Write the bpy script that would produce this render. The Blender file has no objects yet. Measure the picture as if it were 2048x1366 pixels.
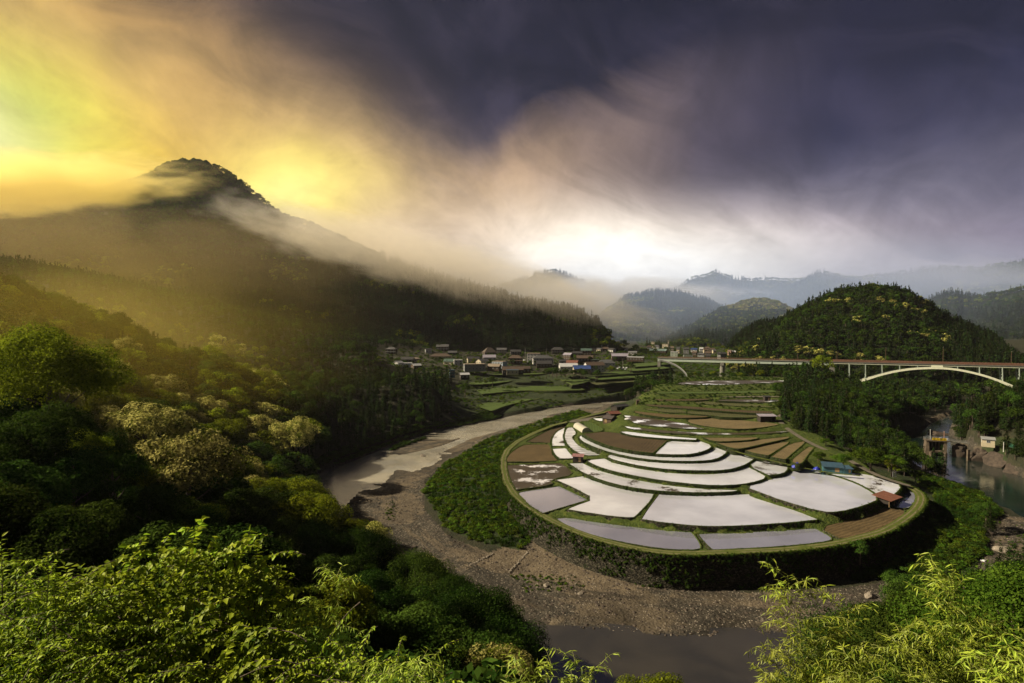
import bpy, math, random, colorsys
import numpy as np
from mathutils import Vector, Matrix, geometry
random.seed(7)
RNG = np.random.default_rng(11)
rad = math.radians
S = bpy.context.scene
COL = S.collection

# ------------------------------------------------------------------ camera
CAM_H = 65.0                       # metres above the lowest paddies
F = 1195.0
HOR = 645.0
PITCH = math.atan((683 - HOR) / F)
cam_d = bpy.data.cameras.new('camera')
cam_d.sensor_width = 36.0
cam_d.lens = 36.0 * F / 2048.0
cam_d.clip_start = 0.3
cam_d.clip_end = 20000
cam = bpy.data.objects.new('camera', cam_d)
cam.location = (0, 0, CAM_H)
cam.rotation_euler = (math.pi / 2 - PITCH, 0, 0)
COL.objects.link(cam)
S.camera = cam

# ------------------------------------------------------------------ sun, sky, exposure
SUN_AZ = rad(90)                   # to the left of the view direction
SUN_EL = rad(35)
sd = bpy.data.lights.new('sun', 'SUN')
sd.energy = 5.0
sd.angle = rad(0.5)
sd.color = (1.0, 0.86, 0.62)
sun = bpy.data.objects.new('sun', sd)
SUN_DIR = Vector((-math.sin(SUN_AZ) * math.cos(SUN_EL), math.cos(SUN_AZ) * math.cos(SUN_EL), math.sin(SUN_EL)))
sun.rotation_euler = SUN_DIR.to_track_quat('Z', 'Y').to_euler()
COL.objects.link(sun)

S.view_settings.view_transform = 'Standard'
S.view_settings.look = 'None'
S.view_settings.exposure = 1.0
SKY_GAIN = 0.5
S.view_settings.gamma = 1.0
S.view_settings.use_curve_mapping = False
S.render.engine = 'CYCLES'
S.cycles.max_bounces = 8
S.cycles.diffuse_bounces = 2
S.cycles.glossy_bounces = 2
S.cycles.transmission_bounces = 3
S.cycles.transparent_max_bounces = 6
S.cycles.volume_bounces = 2
S.cycles.volume_max_steps = 256
S.cycles.volume_step_rate = 1.0
S.cycles.use_denoising = True


class NT:
    """small node-tree writer"""
    def __init__(s, tree):
        s.t = tree
        s.n = tree.nodes
        s.l = tree.links

    def node(s, typ, ins=None, **props):
        nd = s.n.new(typ)
        for k, v in props.items():
            setattr(nd, k, v)
        if ins:
            for k, v in ins.items():
                sock = nd.inputs[k]
                if isinstance(v, bpy.types.NodeSocket):
                    s.l.new(v, sock)
                else:
                    if sock.type == 'RGBA' and isinstance(v, (tuple, list)) and len(v) == 3:
                        v = (*v, 1)
                    sock.default_value = v
        return nd

    def math(s, op, a, b=None, c=None, clamp=False):
        nd = s.n.new('ShaderNodeMath')
        nd.operation = op
        nd.use_clamp = clamp
        for i, v in enumerate((a, b, c)):
            if v is None:
                continue
            if isinstance(v, bpy.types.NodeSocket):
                s.l.new(v, nd.inputs[i])
            else:
                nd.inputs[i].default_value = v
        return nd.outputs[0]

    def vmath(s, op, a, b=None, out=0):
        nd = s.n.new('ShaderNodeVectorMath')
        nd.operation = op
        for i, v in enumerate((a, b)):
            if v is None:
                continue
            if isinstance(v, bpy.types.NodeSocket):
                s.l.new(v, nd.inputs[i])
            else:
                nd.inputs[i].default_value = v
        return nd.outputs[out]

    def mix(s, fac, a, b, blend='MIX', clamp=False):
        nd = s.n.new('ShaderNodeMix')
        nd.data_type = 'RGBA'
        nd.blend_type = blend
        nd.clamp_result = clamp
        for i, v in ((0, fac), (6, a), (7, b)):
            if isinstance(v, bpy.types.NodeSocket):
                s.l.new(v, nd.inputs[i])
            else:
                if i != 0 and len(v) == 3:
                    v = (*v, 1)
                nd.inputs[i].default_value = v
        return nd.outputs[2]

    def ramp(s, fac, stops, interp='LINEAR'):
        nd = s.n.new('ShaderNodeValToRGB')
        cr = nd.color_ramp
        cr.interpolation = interp
        while len(cr.elements) < len(stops):
            cr.elements.new(0.5)
        for e, (p, c) in zip(cr.elements, stops):
            e.position = p
            e.color = (*c, 1) if not isinstance(c, (int, float)) else (c, c, c, 1)
        s.l.new(fac, nd.inputs[0])
        return nd.outputs[0]

    def smooth(s, v, lo, hi):
        nd = s.n.new('ShaderNodeMapRange')
        nd.interpolation_type = 'SMOOTHSTEP'
        s.l.new(v, nd.inputs[0])
        for i, q in ((1, lo), (2, hi)):
            if isinstance(q, bpy.types.NodeSocket):
                s.l.new(q, nd.inputs[i])
            else:
                nd.inputs[i].default_value = q
        return nd.outputs[0]

    def noise(s, vec, scale, detail=4, rough=0.5, dist=0.0, out=0):
        nd = s.n.new('ShaderNodeTexNoise')
        if vec is not None:
            s.l.new(vec, nd.inputs['Vector'])
        nd.inputs['Scale'].default_value = scale
        nd.inputs['Detail'].default_value = detail
        nd.inputs['Roughness'].default_value = rough
        nd.inputs['Distortion'].default_value = dist
        return nd.outputs[out]


def lin(r, g, b):
    """sRGB 0-255 to linear"""
    return tuple((c / 255 / 12.92) if c / 255 <= 0.04045 else ((c / 255 + 0.055) / 1.055) ** 2.4 for c in (r, g, b))


def pixdir(px, py):
    """unit-forward direction (y = 1) seen at a point of the photograph"""
    cx, cy = (px - 1024) / F, (683 - py) / F
    fy, fz = math.cos(PITCH), -math.sin(PITCH)
    uy, uz = math.sin(PITCH), math.cos(PITCH)
    y = fy + uy * cy
    z = fz + uz * cy
    return Vector((cx / y, 1.0, z / y))


def build_world():
    w = bpy.data.worlds.new('World')
    S.world = w
    w.use_nodes = True
    T = NT(w.node_tree)
    T.n.clear()
    sky = T.node('ShaderNodeTexSky', sky_type='NISHITA', sun_disc=False)
    sky.sun_elevation = SUN_EL
    sky.sun_rotation = -SUN_AZ
    sky.air_density = 1.3
    sky.dust_density = 4.0
    tc = T.node('ShaderNodeTexCoord').outputs['Generated']
    d = T.vmath('NORMALIZE', tc)
    sx = T.node('ShaderNodeSeparateXYZ', {0: d})
    x, y, z = sx.outputs[0], sx.outputs[1], sx.outputs[2]
    el = T.math('ARCSINE', z)                       # elevation, radians
    az = T.math('ARCTAN2', x, y)                    # azimuth, radians, 0 ahead, + right
    comb = T.node('ShaderNodeCombineXYZ', {0: az, 1: el, 2: 0.0}).outputs[0]
    # drifting cloud structure: sheets stretched along the wind, warped by a broad noise
    warp = T.noise(comb, 2.2, 3, 0.5, out=1)
    warp = T.vmath('SUBTRACT', warp, (0.5, 0.5, 0.5))
    wsc = T.node('ShaderNodeVectorMath', {0: warp}, operation='SCALE')
    wsc.inputs['Scale'].default_value = 0.16
    pos = T.vmath('ADD', comb, wsc.outputs[0])
    rot = T.node('ShaderNodeVectorRotate', {'Vector': pos, 'Angle': rad(24)}, rotation_type='Z_AXIS')
    stre = T.vmath('MULTIPLY', rot.outputs[0], (2.6, 5.0, 1.0))
    n1 = T.noise(stre, 1.25, 10, 0.58, 0.9)
    n2 = T.noise(T.vmath('MULTIPLY', pos, (3.0, 4.0, 1.0)), 1.3, 9, 0.58, 0.6)

    def lobe(px, py, wx, wy, tilt=0.0, warpw=0.6):
        v = pixdir(px, py)
        a0 = math.atan2(v.x, v.y)
        e0 = math.atan2(v.z, math.hypot(v.x, v.y))
        q = T.vmath('SUBTRACT', pos if warpw else comb, (a0, e0, 0))
        if tilt:
            q = T.node('ShaderNodeVectorRotate', {'Vector': q, 'Angle': tilt}, rotation_type='Z_AXIS').outputs[0]
        q = T.vmath('MULTIPLY', q, (1 / wx, 1 / wy, 0))
        r2 = T.vmath('DOT_PRODUCT', q, q, out=1)
        return T.math('EXPONENT', T.math('MULTIPLY', r2, -1.0))

    # blue-violet morning sky, paler towards the horizon
    nsm = T.smooth(n1, 0.30, 0.70)
    nfi = T.noise(T.vmath('MULTIPLY', rot.outputs[0], (4.0, 9.0, 1.0)), 1.1, 9, 0.62, 1.2)
    nfi = T.smooth(nfi, 0.32, 0.70)
    e16 = T.math('MULTIPLY', el, 1.6)
    col = T.ramp(e16, [
        (0.0, lin(196, 186, 200)), (0.12, lin(150, 142, 166)), (0.26, lin(96, 94, 128)),
        (0.42, lin(46, 47, 80)), (0.60, lin(25, 24, 48)), (1.0, lin(20, 19, 38))])

    def addlobe(col, l, rgb, k, mod=None):
        f = T.math('MULTIPLY', l, k)
        if mod is not None:
            f = T.math('MULTIPLY', f, mod)
        return T.mix(T.math('MINIMUM', f, 1.0), col, rgb)
    m1 = T.math('MULTIPLY_ADD', nsm, 0.9, 0.45)
    m2 = T.math('MULTIPLY_ADD', n2, 1.3, 0.35)
    m3 = T.math('MULTIPLY_ADD', nfi, 0.8, 0.5)
    m4 = T.math('MULTIPLY_ADD', nfi, 0.35, 0.72)
    # high thin streaks
    col = T.mix(T.math('MULTIPLY', T.math('MULTIPLY', nfi, nsm), 0.34), col, lin(84, 76, 96))
    # the rising bank on the right: its upper left edge runs from the middle up to the right
    v0, v1 = pixdir(800, 310), pixdir(1500, 20)
    a0, e0 = math.atan2(v0.x, v0.y), math.atan2(v0.z, math.hypot(v0.x, v0.y))
    a1, e1 = math.atan2(v1.x, v1.y), math.atan2(v1.z, math.hypot(v1.x, v1.y))
    ln = math.hypot(a1 - a0, e1 - e0); nx, ny = (e1 - e0) / ln, -(a1 - a0) / ln
    sd = T.vmath('DOT_PRODUCT', T.vmath('SUBTRACT', pos, (a0, e0, 0)), (nx, ny, 0), out=1)
    sdn = T.math('ADD', sd, T.math('MULTIPLY', T.math('SUBTRACT', n1, 0.5), 0.10))
    bank = T.math('MULTIPLY', T.smooth(sdn, -0.01, 0.09), T.math('SUBTRACT', 1.0, T.smooth(sdn, 0.20, 0.52)))
    bank = T.math('MULTIPLY', bank, T.smooth(az, 0.85, 0.10))
    bcol = T.ramp(T.math('ADD', az, 0.5), [(0.30, lin(218, 178, 126)), (0.50, lin(200, 165, 130)), (0.64, lin(156, 132, 120)), (0.80, lin(96, 85, 98)), (1.0, lin(52, 49, 76))])
    col = T.mix(T.math('MULTIPLY', bank, T.math('MULTIPLY_ADD', nsm, 0.22, 0.78)), col, bcol)
    # warm cloud on the left, brown streaks above, gold low down
    col = addlobe(col, lobe(300, 70, 0.32, 0.11, 0.40), lin(98, 76, 66), 0.80, m3)
    col = addlobe(col, lobe(90, 120, 0.24, 0.11, 0.40), lin(212, 156, 76), 0.95, m3)
    col = addlobe(col, lobe(420, 270, 0.33, 0.085, 0.42), lin(214, 172, 110), 1.1, m1)
    col = addlobe(col, lobe(860, 420, 0.26, 0.085, 0.36), lin(212, 176, 132), 1.15, m1)
    col = addlobe(col, lobe(80, 330, 0.28, 0.13, 0.1), lin(250, 200, 66), 1.15, m2)
    col = addlobe(col, lobe(10, 255, 0.12, 0.10, 0.0), lin(232, 234, 92), 1.2, m2)
    col = addlobe(col, lobe(-30, 260, 0.06, 0.07, 0.0), lin(246, 246, 170), 1.0)
    col = addlobe(col, lobe(620, 375, 0.12, 0.065, 0.1), (1.05, 0.80, 0.16), 1.15, m2)
    col = addlobe(col, lobe(600, 380, 0.055, 0.035, 0.1), (1.20, 1.02, 0.30), 1.0)
    # bright gap over the far valley
    col = addlobe(col, lobe(1360, 500, 0.38, 0.07, -0.06), lin(204, 194, 204), 0.95, m4)
    col = addlobe(col, lobe(1180, 515, 0.27, 0.085, 0.1), (1.20, 1.00, 0.79), 1.15)
    col = addlobe(col, lobe(1270, 556, 0.18, 0.068, 0.0), (1.75, 1.68, 1.56), 1.4)
    br = T.math('ADD', T.math('MULTIPLY_ADD', nfi, 0.22, 0.70), T.math('MULTIPLY', T.smooth(T.noise(pos, 7.0, 9, 0.66, 0.5), 0.3, 0.7), 0.28))
    col = T.mix(1.0, col, T.node('ShaderNodeCombineColor', {0: br, 1: br, 2: br}).outputs[0], 'MULTIPLY')
    # below the horizon: dim ground colour
    below = T.smooth(z, -0.03, -0.10)
    col = T.mix(below, col, (0.03, 0.035, 0.02))
    bg1 = T.node('ShaderNodeBackground', {'Color': sky.outputs[0], 'Strength': 0.05})
    bg2 = T.node('ShaderNodeBackground', {'Color': col, 'Strength': SKY_GAIN})
    # thick cloud hides nearly all of the clear sky behind it
    mx = T.node('ShaderNodeMixShader', {0: 0.95, 1: bg1.outputs[0], 2: bg2.outputs[0]})
    T.node('ShaderNodeOutputWorld', {'Surface': mx.outputs[0]})


build_world()


# ------------------------------------------------------------------ picture-to-place helpers
def Pz(px, py, z):
    d = pixdir(px, py)
    t = (z - CAM_H) / d.z
    return Vector((d.x * t, t, z))


def Pd(px, py, D):
    d = pixdir(px, py)
    return Vector((d.x * D, D, CAM_H + d.z * D))


def project(P):
    """world points (n,3) to photograph pixels"""
    P = np.asarray(P, float).reshape(-1, 3)
    x, y, z = P[:, 0], P[:, 1], P[:, 2] - CAM_H
    c, s = math.cos(PITCH), math.sin(PITCH)
    fwd = y * c - z * s
    up = y * s + z * c
    fwd = np.where(fwd < 0.01, 0.01, fwd)
    return np.stack([1024 + F * x / fwd, 683 - F * up / fwd], 1)


def inside(poly, pts):
    """points in polygon, vectorised"""
    poly = np.asarray(poly, float)
    x, y = pts[:, 0], pts[:, 1]
    r = np.zeros(len(pts), bool)
    j = len(poly) - 1
    for i in range(len(poly)):
        xi, yi = poly[i]
        xj, yj = poly[j]
        if yi != yj:
            c = ((yi > y) != (yj > y)) & (x < (xj - xi) * (y - yi) / (yj - yi) + xi)
            r ^= c
        j = i
    return r


# value noise, vectorised
_perm = RNG.permutation(4096)
_val = RNG.random(4096)
def vnoise2(x, y, seed=0):
    xi = np.floor(x).astype(int); yi = np.floor(y).astype(int)
    fx = x - xi; fy = y - yi
    fx = fx * fx * (3 - 2 * fx); fy = fy * fy * (3 - 2 * fy)
    def h(a, b):
        return _val[_perm[(_perm[(a + seed * 131) & 4095] + b) & 4095]]
    return (h(xi, yi) * (1 - fx) + h(xi + 1, yi) * fx) * (1 - fy) + (h(xi, yi + 1) * (1 - fx) + h(xi + 1, yi + 1) * fx) * fy
def fbm(x, y, oct=4, seed=0):
    r = 0; a = 0.5; t = 0
    for i in range(oct):
        r = r + a * vnoise2(x * 2 ** i, y * 2 ** i, seed + i * 7)
        t += a; a *= 0.5
    return r / t - 0.5


# ------------------------------------------------------------------ object helpers
def tag(o, label=None, cat=None, group=None, kind=None):
    if label: o['label'] = label
    if cat: o['category'] = cat
    if group: o['group'] = group
    if kind: o['kind'] = kind
    return o


def mesh_np(name, V, Fc, mat=None, smooth=False, attrs=None):
    """mesh from arrays; faces all of one size, or a list of arrays of different sizes"""
    me = bpy.data.meshes.new(name)
    V = np.asarray(V, np.float32).reshape(-1, 3)
    fl = Fc if isinstance(Fc, list) else [Fc]
    fl = [np.asarray(f, np.int32) for f in fl if len(f)]
    n = sum(len(f) for f in fl)
    loops = np.concatenate([f.ravel() for f in fl]) if fl else np.zeros(0, np.int32)
    tot = np.concatenate([np.full(len(f), f.shape[1], np.int32) for f in fl])
    start = np.concatenate([[0], np.cumsum(tot)[:-1]]).astype(np.int32)
    me.vertices.add(len(V)); me.vertices.foreach_set('co', V.ravel())
    me.loops.add(len(loops)); me.loops.foreach_set('vertex_index', loops)
    me.polygons.add(n)
    me.polygons.foreach_set('loop_start', start)
    if smooth:
        me.polygons.foreach_set('use_smooth', np.ones(n, bool))
    me.update(calc_edges=True)
    if attrs:
        for k, a in attrs.items():
            at = me.attributes.new(k, 'FLOAT', 'POINT')
            at.data.foreach_set('value', np.asarray(a, np.float32))
    if mat: me.materials.append(mat)
    return me


def link(name, data, parent=None, loc=None, rz=0.0, scale=None):
    o = bpy.data.objects.new(name, data)
    COL.objects.link(o)
    if parent is not None: o.parent = parent
    if loc is not None: o.location = loc
    if rz: o.rotation_euler = (0, 0, rz)
    if scale is not None: o.scale = (scale,) * 3 if isinstance(scale, (int, float)) else scale
    return o


class MB:
    """collects simple solids; build() links them as one mesh object"""
    def __init__(s):
        s.v = []; s.f = []
    def add(s, vs, fs):
        b = len(s.v)
        s.v += [tuple(v) for v in vs]
        s.f += [tuple(i + b for i in f) for f in fs]
        return s
    def box(s, c, d, rz=0.0, taper=1.0):
        hx, hy, hz = d[0] / 2, d[1] / 2, d[2] / 2
        cs, sn = math.cos(rz), math.sin(rz)
        vs = []
        for zz, t in ((-hz, 1.0), (hz, taper)):
            for sx_, sy_ in ((-1, -1), (1, -1), (1, 1), (-1, 1)):
                x, y = sx_ * hx * t, sy_ * hy * t
                vs.append((c[0] + x * cs - y * sn, c[1] + x * sn + y * cs, c[2] + zz))
        return s.add(vs, [(3, 2, 1, 0), (4, 5, 6, 7), (0, 1, 5, 4), (1, 2, 6, 5), (2, 3, 7, 6), (3, 0, 4, 7)])
    def beam(s, a, b, w, h, up=(0, 0, 1)):
        a, b, up = Vector(a), Vector(b), Vector(up)
        d = (b - a).normalized()
        sdir = d.cross(up)
        if sdir.length < 1e-4: sdir = d.cross(Vector((1, 0, 0)))
        sdir.normalize()
        u = sdir.cross(d)
        vs = []
        for p in (a, b):
            for i, j in ((-1, -1), (1, -1), (1, 1), (-1, 1)):
                vs.append(p + sdir * (w / 2 * i) + u * (h / 2 * j))
        return s.add(vs, [(0, 1, 2, 3), (7, 6, 5, 4), (0, 4, 5, 1), (1, 5, 6, 2), (2, 6, 7, 3), (3, 7, 4, 0)])
    def tube(s, pts, rads, n=6, cap=True):
        pts = [Vector(p) for p in pts]
        b = len(s.v)
        for i, p in enumerate(pts):
            d = (pts[min(i + 1, len(pts) - 1)] - pts[max(i - 1, 0)])
            d = d.normalized() if d.length > 1e-9 else Vector((0, 0, 1))
            e = d.cross(Vector((0, 1, 0.01)))
            if e.length < 0.05: e = d.cross(Vector((1, 0, 0)))
            e.normalize(); g = d.cross(e)
            for k in range(n):
                t = 2 * math.pi * k / n
                s.v.append(tuple(p + (e * math.cos(t) + g * math.sin(t)) * rads[i]))
        for i in range(len(pts) - 1):
            for k in range(n):
                k2 = (k + 1) % n
                s.f.append((b + i * n + k, b + i * n + k2, b + (i + 1) * n + k2, b + (i + 1) * n + k))
        if cap:
            s.f.append(tuple(b + k for k in range(n))[::-1])
            s.f.append(tuple(b + (len(pts) - 1) * n + k for k in range(n)))
        return s
    def mesh(s, name, mat=None, smooth=False):
        me = bpy.data.meshes.new(name)
        me.from_pydata(s.v, [], s.f)
        if smooth:
            for p in me.polygons: p.use_smooth = True
        if mat: me.materials.append(mat)
        me.update()
        return me
    def build(s, name, mat=None, parent=None, smooth=False, loc=None, rz=0.0):
        return link(name, s.mesh(name, mat, smooth), parent, loc, rz)


def thing(name, label, cat, loc, rz=0.0, group=None):
    o = link(name, None, None, loc, rz)
    o.empty_display_size = 0.5
    return tag(o, label, cat, group)
# ------------------------------------------------------------------ materials
MATS = {}
def newmat(name):
    m = bpy.data.materials.new(name)
    m.use_nodes = True
    T = NT(m.node_tree)
    T.n.clear()
    MATS[name] = m
    return m, T

def principled(T, color, rough=0.7, bump=None, spec=0.3, **kw):
    ins = {'Base Color': color, 'Roughness': rough, 'Specular IOR Level': spec}
    if bump is not None: ins['Normal'] = bump
    ins.update(kw)
    p = T.node('ShaderNodeBsdfPrincipled', ins)
    T.node('ShaderNodeOutputMaterial', {'Surface': p.outputs[0]})
    return p

def bumpn(T, h, strength=0.5, dist=0.3):
    return T.node('ShaderNodeBump', {'Height': h, 'Strength': strength, 'Distance': dist}).outputs[0]

def simple_mat(name, rgb, rough=0.6, var=0.25, scale=1.5, spec=0.3, metal=0.0):
    """paint, tin, timber and the like, with wear"""
    m, T = newmat(name)
    tc = T.node('ShaderNodeTexCoord').outputs['Object']
    n = T.noise(tc, scale, 5, 0.6)
    n2 = T.noise(tc, scale * 7, 3, 0.6)
    f = T.math('ADD', T.math('MULTIPLY', n, 0.7), T.math('MULTIPLY', n2, 0.3))
    c = T.mix(T.smooth(f, 0.3, 0.7), tuple(v * (1 - var) for v in rgb), tuple(min(1, v * (1 + var)) for v in rgb))
    principled(T, c, rough, bumpn(T, n2, 0.3, 0.02), spec, Metallic=metal)
    return m

def leaf_mat(name, a, b, c=None, trans=0.35, scale=0.35, gloss=0.0, hue=0.03, thresh=0.5):
    """foliage: two or three leaf colours drifting over the crown, some light passing through"""
    m, T = newmat(name)
    oi = T.node('ShaderNodeObjectInfo')
    tc = T.node('ShaderNodeTexCoord').outputs['Object']
    rnd = oi.outputs['Random']
    sh = T.node('ShaderNodeVectorMath', {0: tc}, operation='ADD')
    T.l.new(T.math('MULTIPLY', rnd, 57.0), sh.inputs[1])
    n = T.noise(sh.outputs[0], scale, 3, 0.6)
    geo = T.node('ShaderNodeNewGeometry').outputs['Random Per Island']
    f = T.math('ADD', T.math('MULTIPLY', n, 0.75), T.math('MULTIPLY', geo, 0.3))
    col = T.mix(T.smooth(f, 0.32, 0.75), a, b)
    if c is not None:
        col = T.mix(T.smooth(T.math('ADD', T.noise(sh.outputs[0], scale * 1.7, 2, 0.5), T.math('MULTIPLY', geo, 0.12)), thresh, thresh + 0.12), col, c)
    hs = T.node('ShaderNodeHueSaturation', {'Color': col, 'Saturation': 1.0})
    T.l.new(T.math('MULTIPLY_ADD', rnd, hue * 2, 0.5 - hue), hs.inputs['Hue'])
    T.l.new(T.math('MULTIPLY_ADD', rnd, 0.7, 0.62), hs.inputs['Value'])
    col = hs.outputs[0]
    dif = T.node('ShaderNodeBsdfDiffuse', {'Color': col})
    tr = T.node('ShaderNodeBsdfTranslucent', {'Color': col})
    mx = T.node('ShaderNodeMixShader', {0: trans, 1: dif.outputs[0], 2: tr.outputs[0]})
    out = mx.outputs[0]
    if gloss:
        g = T.node('ShaderNodeBsdfGlossy', {'Color': (1, 1, 1, 1), 'Roughness': 0.5})
        out = T.node('ShaderNodeMixShader', {0: gloss, 1: out, 2: g.outputs[0]}).outputs[0]
    T.node('ShaderNodeOutputMaterial', {'Surface': out})
    return m

leaf_mat('cedar_leaf', (0.010, 0.020, 0.006), (0.026, 0.040, 0.010), trans=0.15, scale=0.25)
leaf_mat('oak_leaf', (0.014, 0.032, 0.005), (0.060, 0.096, 0.014), trans=0.3, scale=0.22, hue=0.02)
leaf_mat('fresh_leaf', (0.055, 0.080, 0.005), (0.21, 0.245, 0.016), trans=0.35, scale=0.22, hue=0.014)
leaf_mat('shaded_leaf', (0.007, 0.018, 0.003), (0.030, 0.056, 0.008), trans=0.2, scale=0.3, hue=0.012)  # hillside shade on the low bank trees, put into the leaf colour
leaf_mat('spring_leaf', (0.022, 0.050, 0.005), (0.085, 0.135, 0.014), trans=0.35, scale=0.3, hue=0.012)
leaf_mat('bloom_leaf', (0.045, 0.062, 0.010), (0.12, 0.14, 0.014), (0.40, 0.375, 0.11), trans=0.25, scale=0.45, thresh=0.46, hue=0.008)
leaf_mat('bush_leaf', (0.026, 0.054, 0.005), (0.10, 0.145, 0.014), trans=0.3, scale=0.6)
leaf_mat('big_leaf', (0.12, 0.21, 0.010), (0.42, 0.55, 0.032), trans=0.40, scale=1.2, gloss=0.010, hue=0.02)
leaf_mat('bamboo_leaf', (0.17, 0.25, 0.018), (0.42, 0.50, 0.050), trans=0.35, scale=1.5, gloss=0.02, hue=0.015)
leaf_mat('grass_blade', (0.032, 0.055, 0.007), (0.09, 0.115, 0.015), trans=0.3, scale=0.08)
leaf_mat('tall_grass', (0.014, 0.034, 0.005), (0.042, 0.070, 0.010), trans=0.3, scale=0.05)

def bark_mat():
    m, T = newmat('bark')
    tc = T.node('ShaderNodeTexCoord').outputs['Object']
    n = T.noise(T.vmath('MULTIPLY', tc, (4, 4, 0.7)), 2.0, 5, 0.65)
    principled(T, T.ramp(n, [(0.3, (0.03, 0.022, 0.016)), (0.7, (0.13, 0.10, 0.075))]), 0.9, bumpn(T, n, 0.8, 0.05))
bark_mat()
simple_mat('bamboo_culm', (0.30, 0.32, 0.08), 0.4, 0.2)

def ground_mat():
    """valley floor: river gravel, scrub, forest floor; zones come from mesh attributes"""
    m, T = newmat('ground')
    pos = T.node('ShaderNodeNewGeometry').outputs['Position']
    grass = T.node('ShaderNodeAttribute', attribute_name='grass').outputs['Fac']
    wood = T.node('ShaderNodeAttribute', attribute_name='wood').outputs['Fac']
    sand = T.node('ShaderNodeAttribute', attribute_name='sand').outputs['Fac']
    wet = T.node('ShaderNodeAttribute', attribute_name='wet').outputs['Fac']
    n_big = T.noise(pos, 0.035, 4, 0.55)
    n_mid = T.noise(pos, 0.25, 5, 0.6)
    n_sml = T.noise(pos, 1.8, 4, 0.65)
    vor = T.node('ShaderNodeTexVoronoi', {'Vector': pos, 'Scale': 1.3})
    vor2 = T.node('ShaderNodeTexVoronoi', {'Vector': pos, 'Scale': 3.1})
    peb = T.mix(0.5, vor.outputs['Color'], vor2.outputs['Color'])
    pv = T.node('ShaderNodeRGBToBW', {0: peb}).outputs[0]
    stone = T.ramp(T.math('ADD', T.math('MULTIPLY', pv, 0.75), T.math('MULTIPLY', n_sml, 0.25)),
                   [(0.22, (0.009, 0.008, 0.006)), (0.5, (0.040, 0.034, 0.025)), (0.66, (0.074, 0.063, 0.047)), (0.85, (0.19, 0.165, 0.13))])
    silt = T.ramp(n_mid, [(0.3, (0.058, 0.044, 0.029)), (0.7, (0.125, 0.098, 0.064))])
    g = T.mix(T.smooth(T.math('ADD', n_big, T.math('MULTIPLY', T.math('SUBTRACT', n_mid, 0.5), 0.6)), 0.50, 0.60), stone, T.mix(0.85, stone, silt))
    # bars and channels sorted by the current, which runs round the foot of the terraces
    rel = T.vmath('SUBTRACT', pos, (72.0, 262.0, 0.0))
    sr_ = T.node('ShaderNodeSeparateXYZ', {0: rel})
    rad_ = T.vmath('LENGTH', T.vmath('MULTIPLY', rel, (1.0, 1.0, 0.0)), out=1)
    ang_ = T.math('ARCTAN2', sr_.outputs[0], sr_.outputs[1])
    flow = T.node('ShaderNodeCombineXYZ', {0: T.math('MULTIPLY', rad_, 0.13), 1: T.math('MULTIPLY', ang_, 2.2), 2: 0.0}).outputs[0]
    fl_n = T.noise(flow, 1.6, 6, 0.62, 0.7)
    g = T.mix(T.math('MULTIPLY', T.smooth(fl_n, 0.54, 0.62), 0.7), g, silt)
    g = T.mix(T.math('MULTIPLY', T.smooth(fl_n, 0.46, 0.38), 0.72), g, (0.014, 0.012, 0.009))
    g = T.mix(T.smooth(T.math('ADD', sand, T.math('SUBTRACT', n_mid, 0.5)), 0.35, 0.75), g, silt)
    g = T.mix(T.math('MULTIPLY', wet, 0.62), g, (0.018, 0.015, 0.011))
    gr = T.ramp(n_mid, [(0.3, (0.008, 0.014, 0.003)), (0.55, (0.018, 0.028, 0.006)), (0.75, (0.045, 0.046, 0.014))])
    gm = T.smooth(T.math('ADD', grass, T.math('MULTIPLY', T.math('SUBTRACT', n_mid, 0.5), 1.1)), 0.38, 0.62)
    col = T.mix(gm, g, gr)
    fl = T.ramp(n_mid, [(0.3, (0.010, 0.013, 0.005)), (0.7, (0.026, 0.024, 0.011))])
    col = T.mix(T.smooth(T.math('ADD', wood, T.math('MULTIPLY', T.math('SUBTRACT', n_mid, 0.5), 0.6)), 0.4, 0.6), col, fl)
    h = T.math('ADD', T.math('MULTIPLY', vor.outputs['Distance'], -0.5), T.math('ADD', T.math('MULTIPLY', n_sml, 0.5), T.math('MULTIPLY', n_mid, 1.2)))
    ro = T.math('SUBTRACT', 0.9, T.math('MULTIPLY', wet, 0.35))
    principled(T, col, ro, bumpn(T, h, 0.9, 0.45), 0.25)
ground_mat()

def hill_mat():
    m, T = newmat('forest_floor')
    pos = T.node('ShaderNodeNewGeometry').outputs['Position']
    n = T.noise(pos, 0.03, 6, 0.65)
    n2 = T.noise(pos, 0.16, 4, 0.7)
    c = T.ramp(T.math('ADD', T.math('MULTIPLY', n, 0.5), T.math('MULTIPLY', n2, 0.5)), [(0.35, (0.010, 0.017, 0.006)), (0.55, (0.018, 0.026, 0.008)), (0.7, (0.032, 0.038, 0.012))])
    principled(T, c, 0.95, bumpn(T, n2, 1.0, 4.0), 0.1)
hill_mat()

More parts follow.
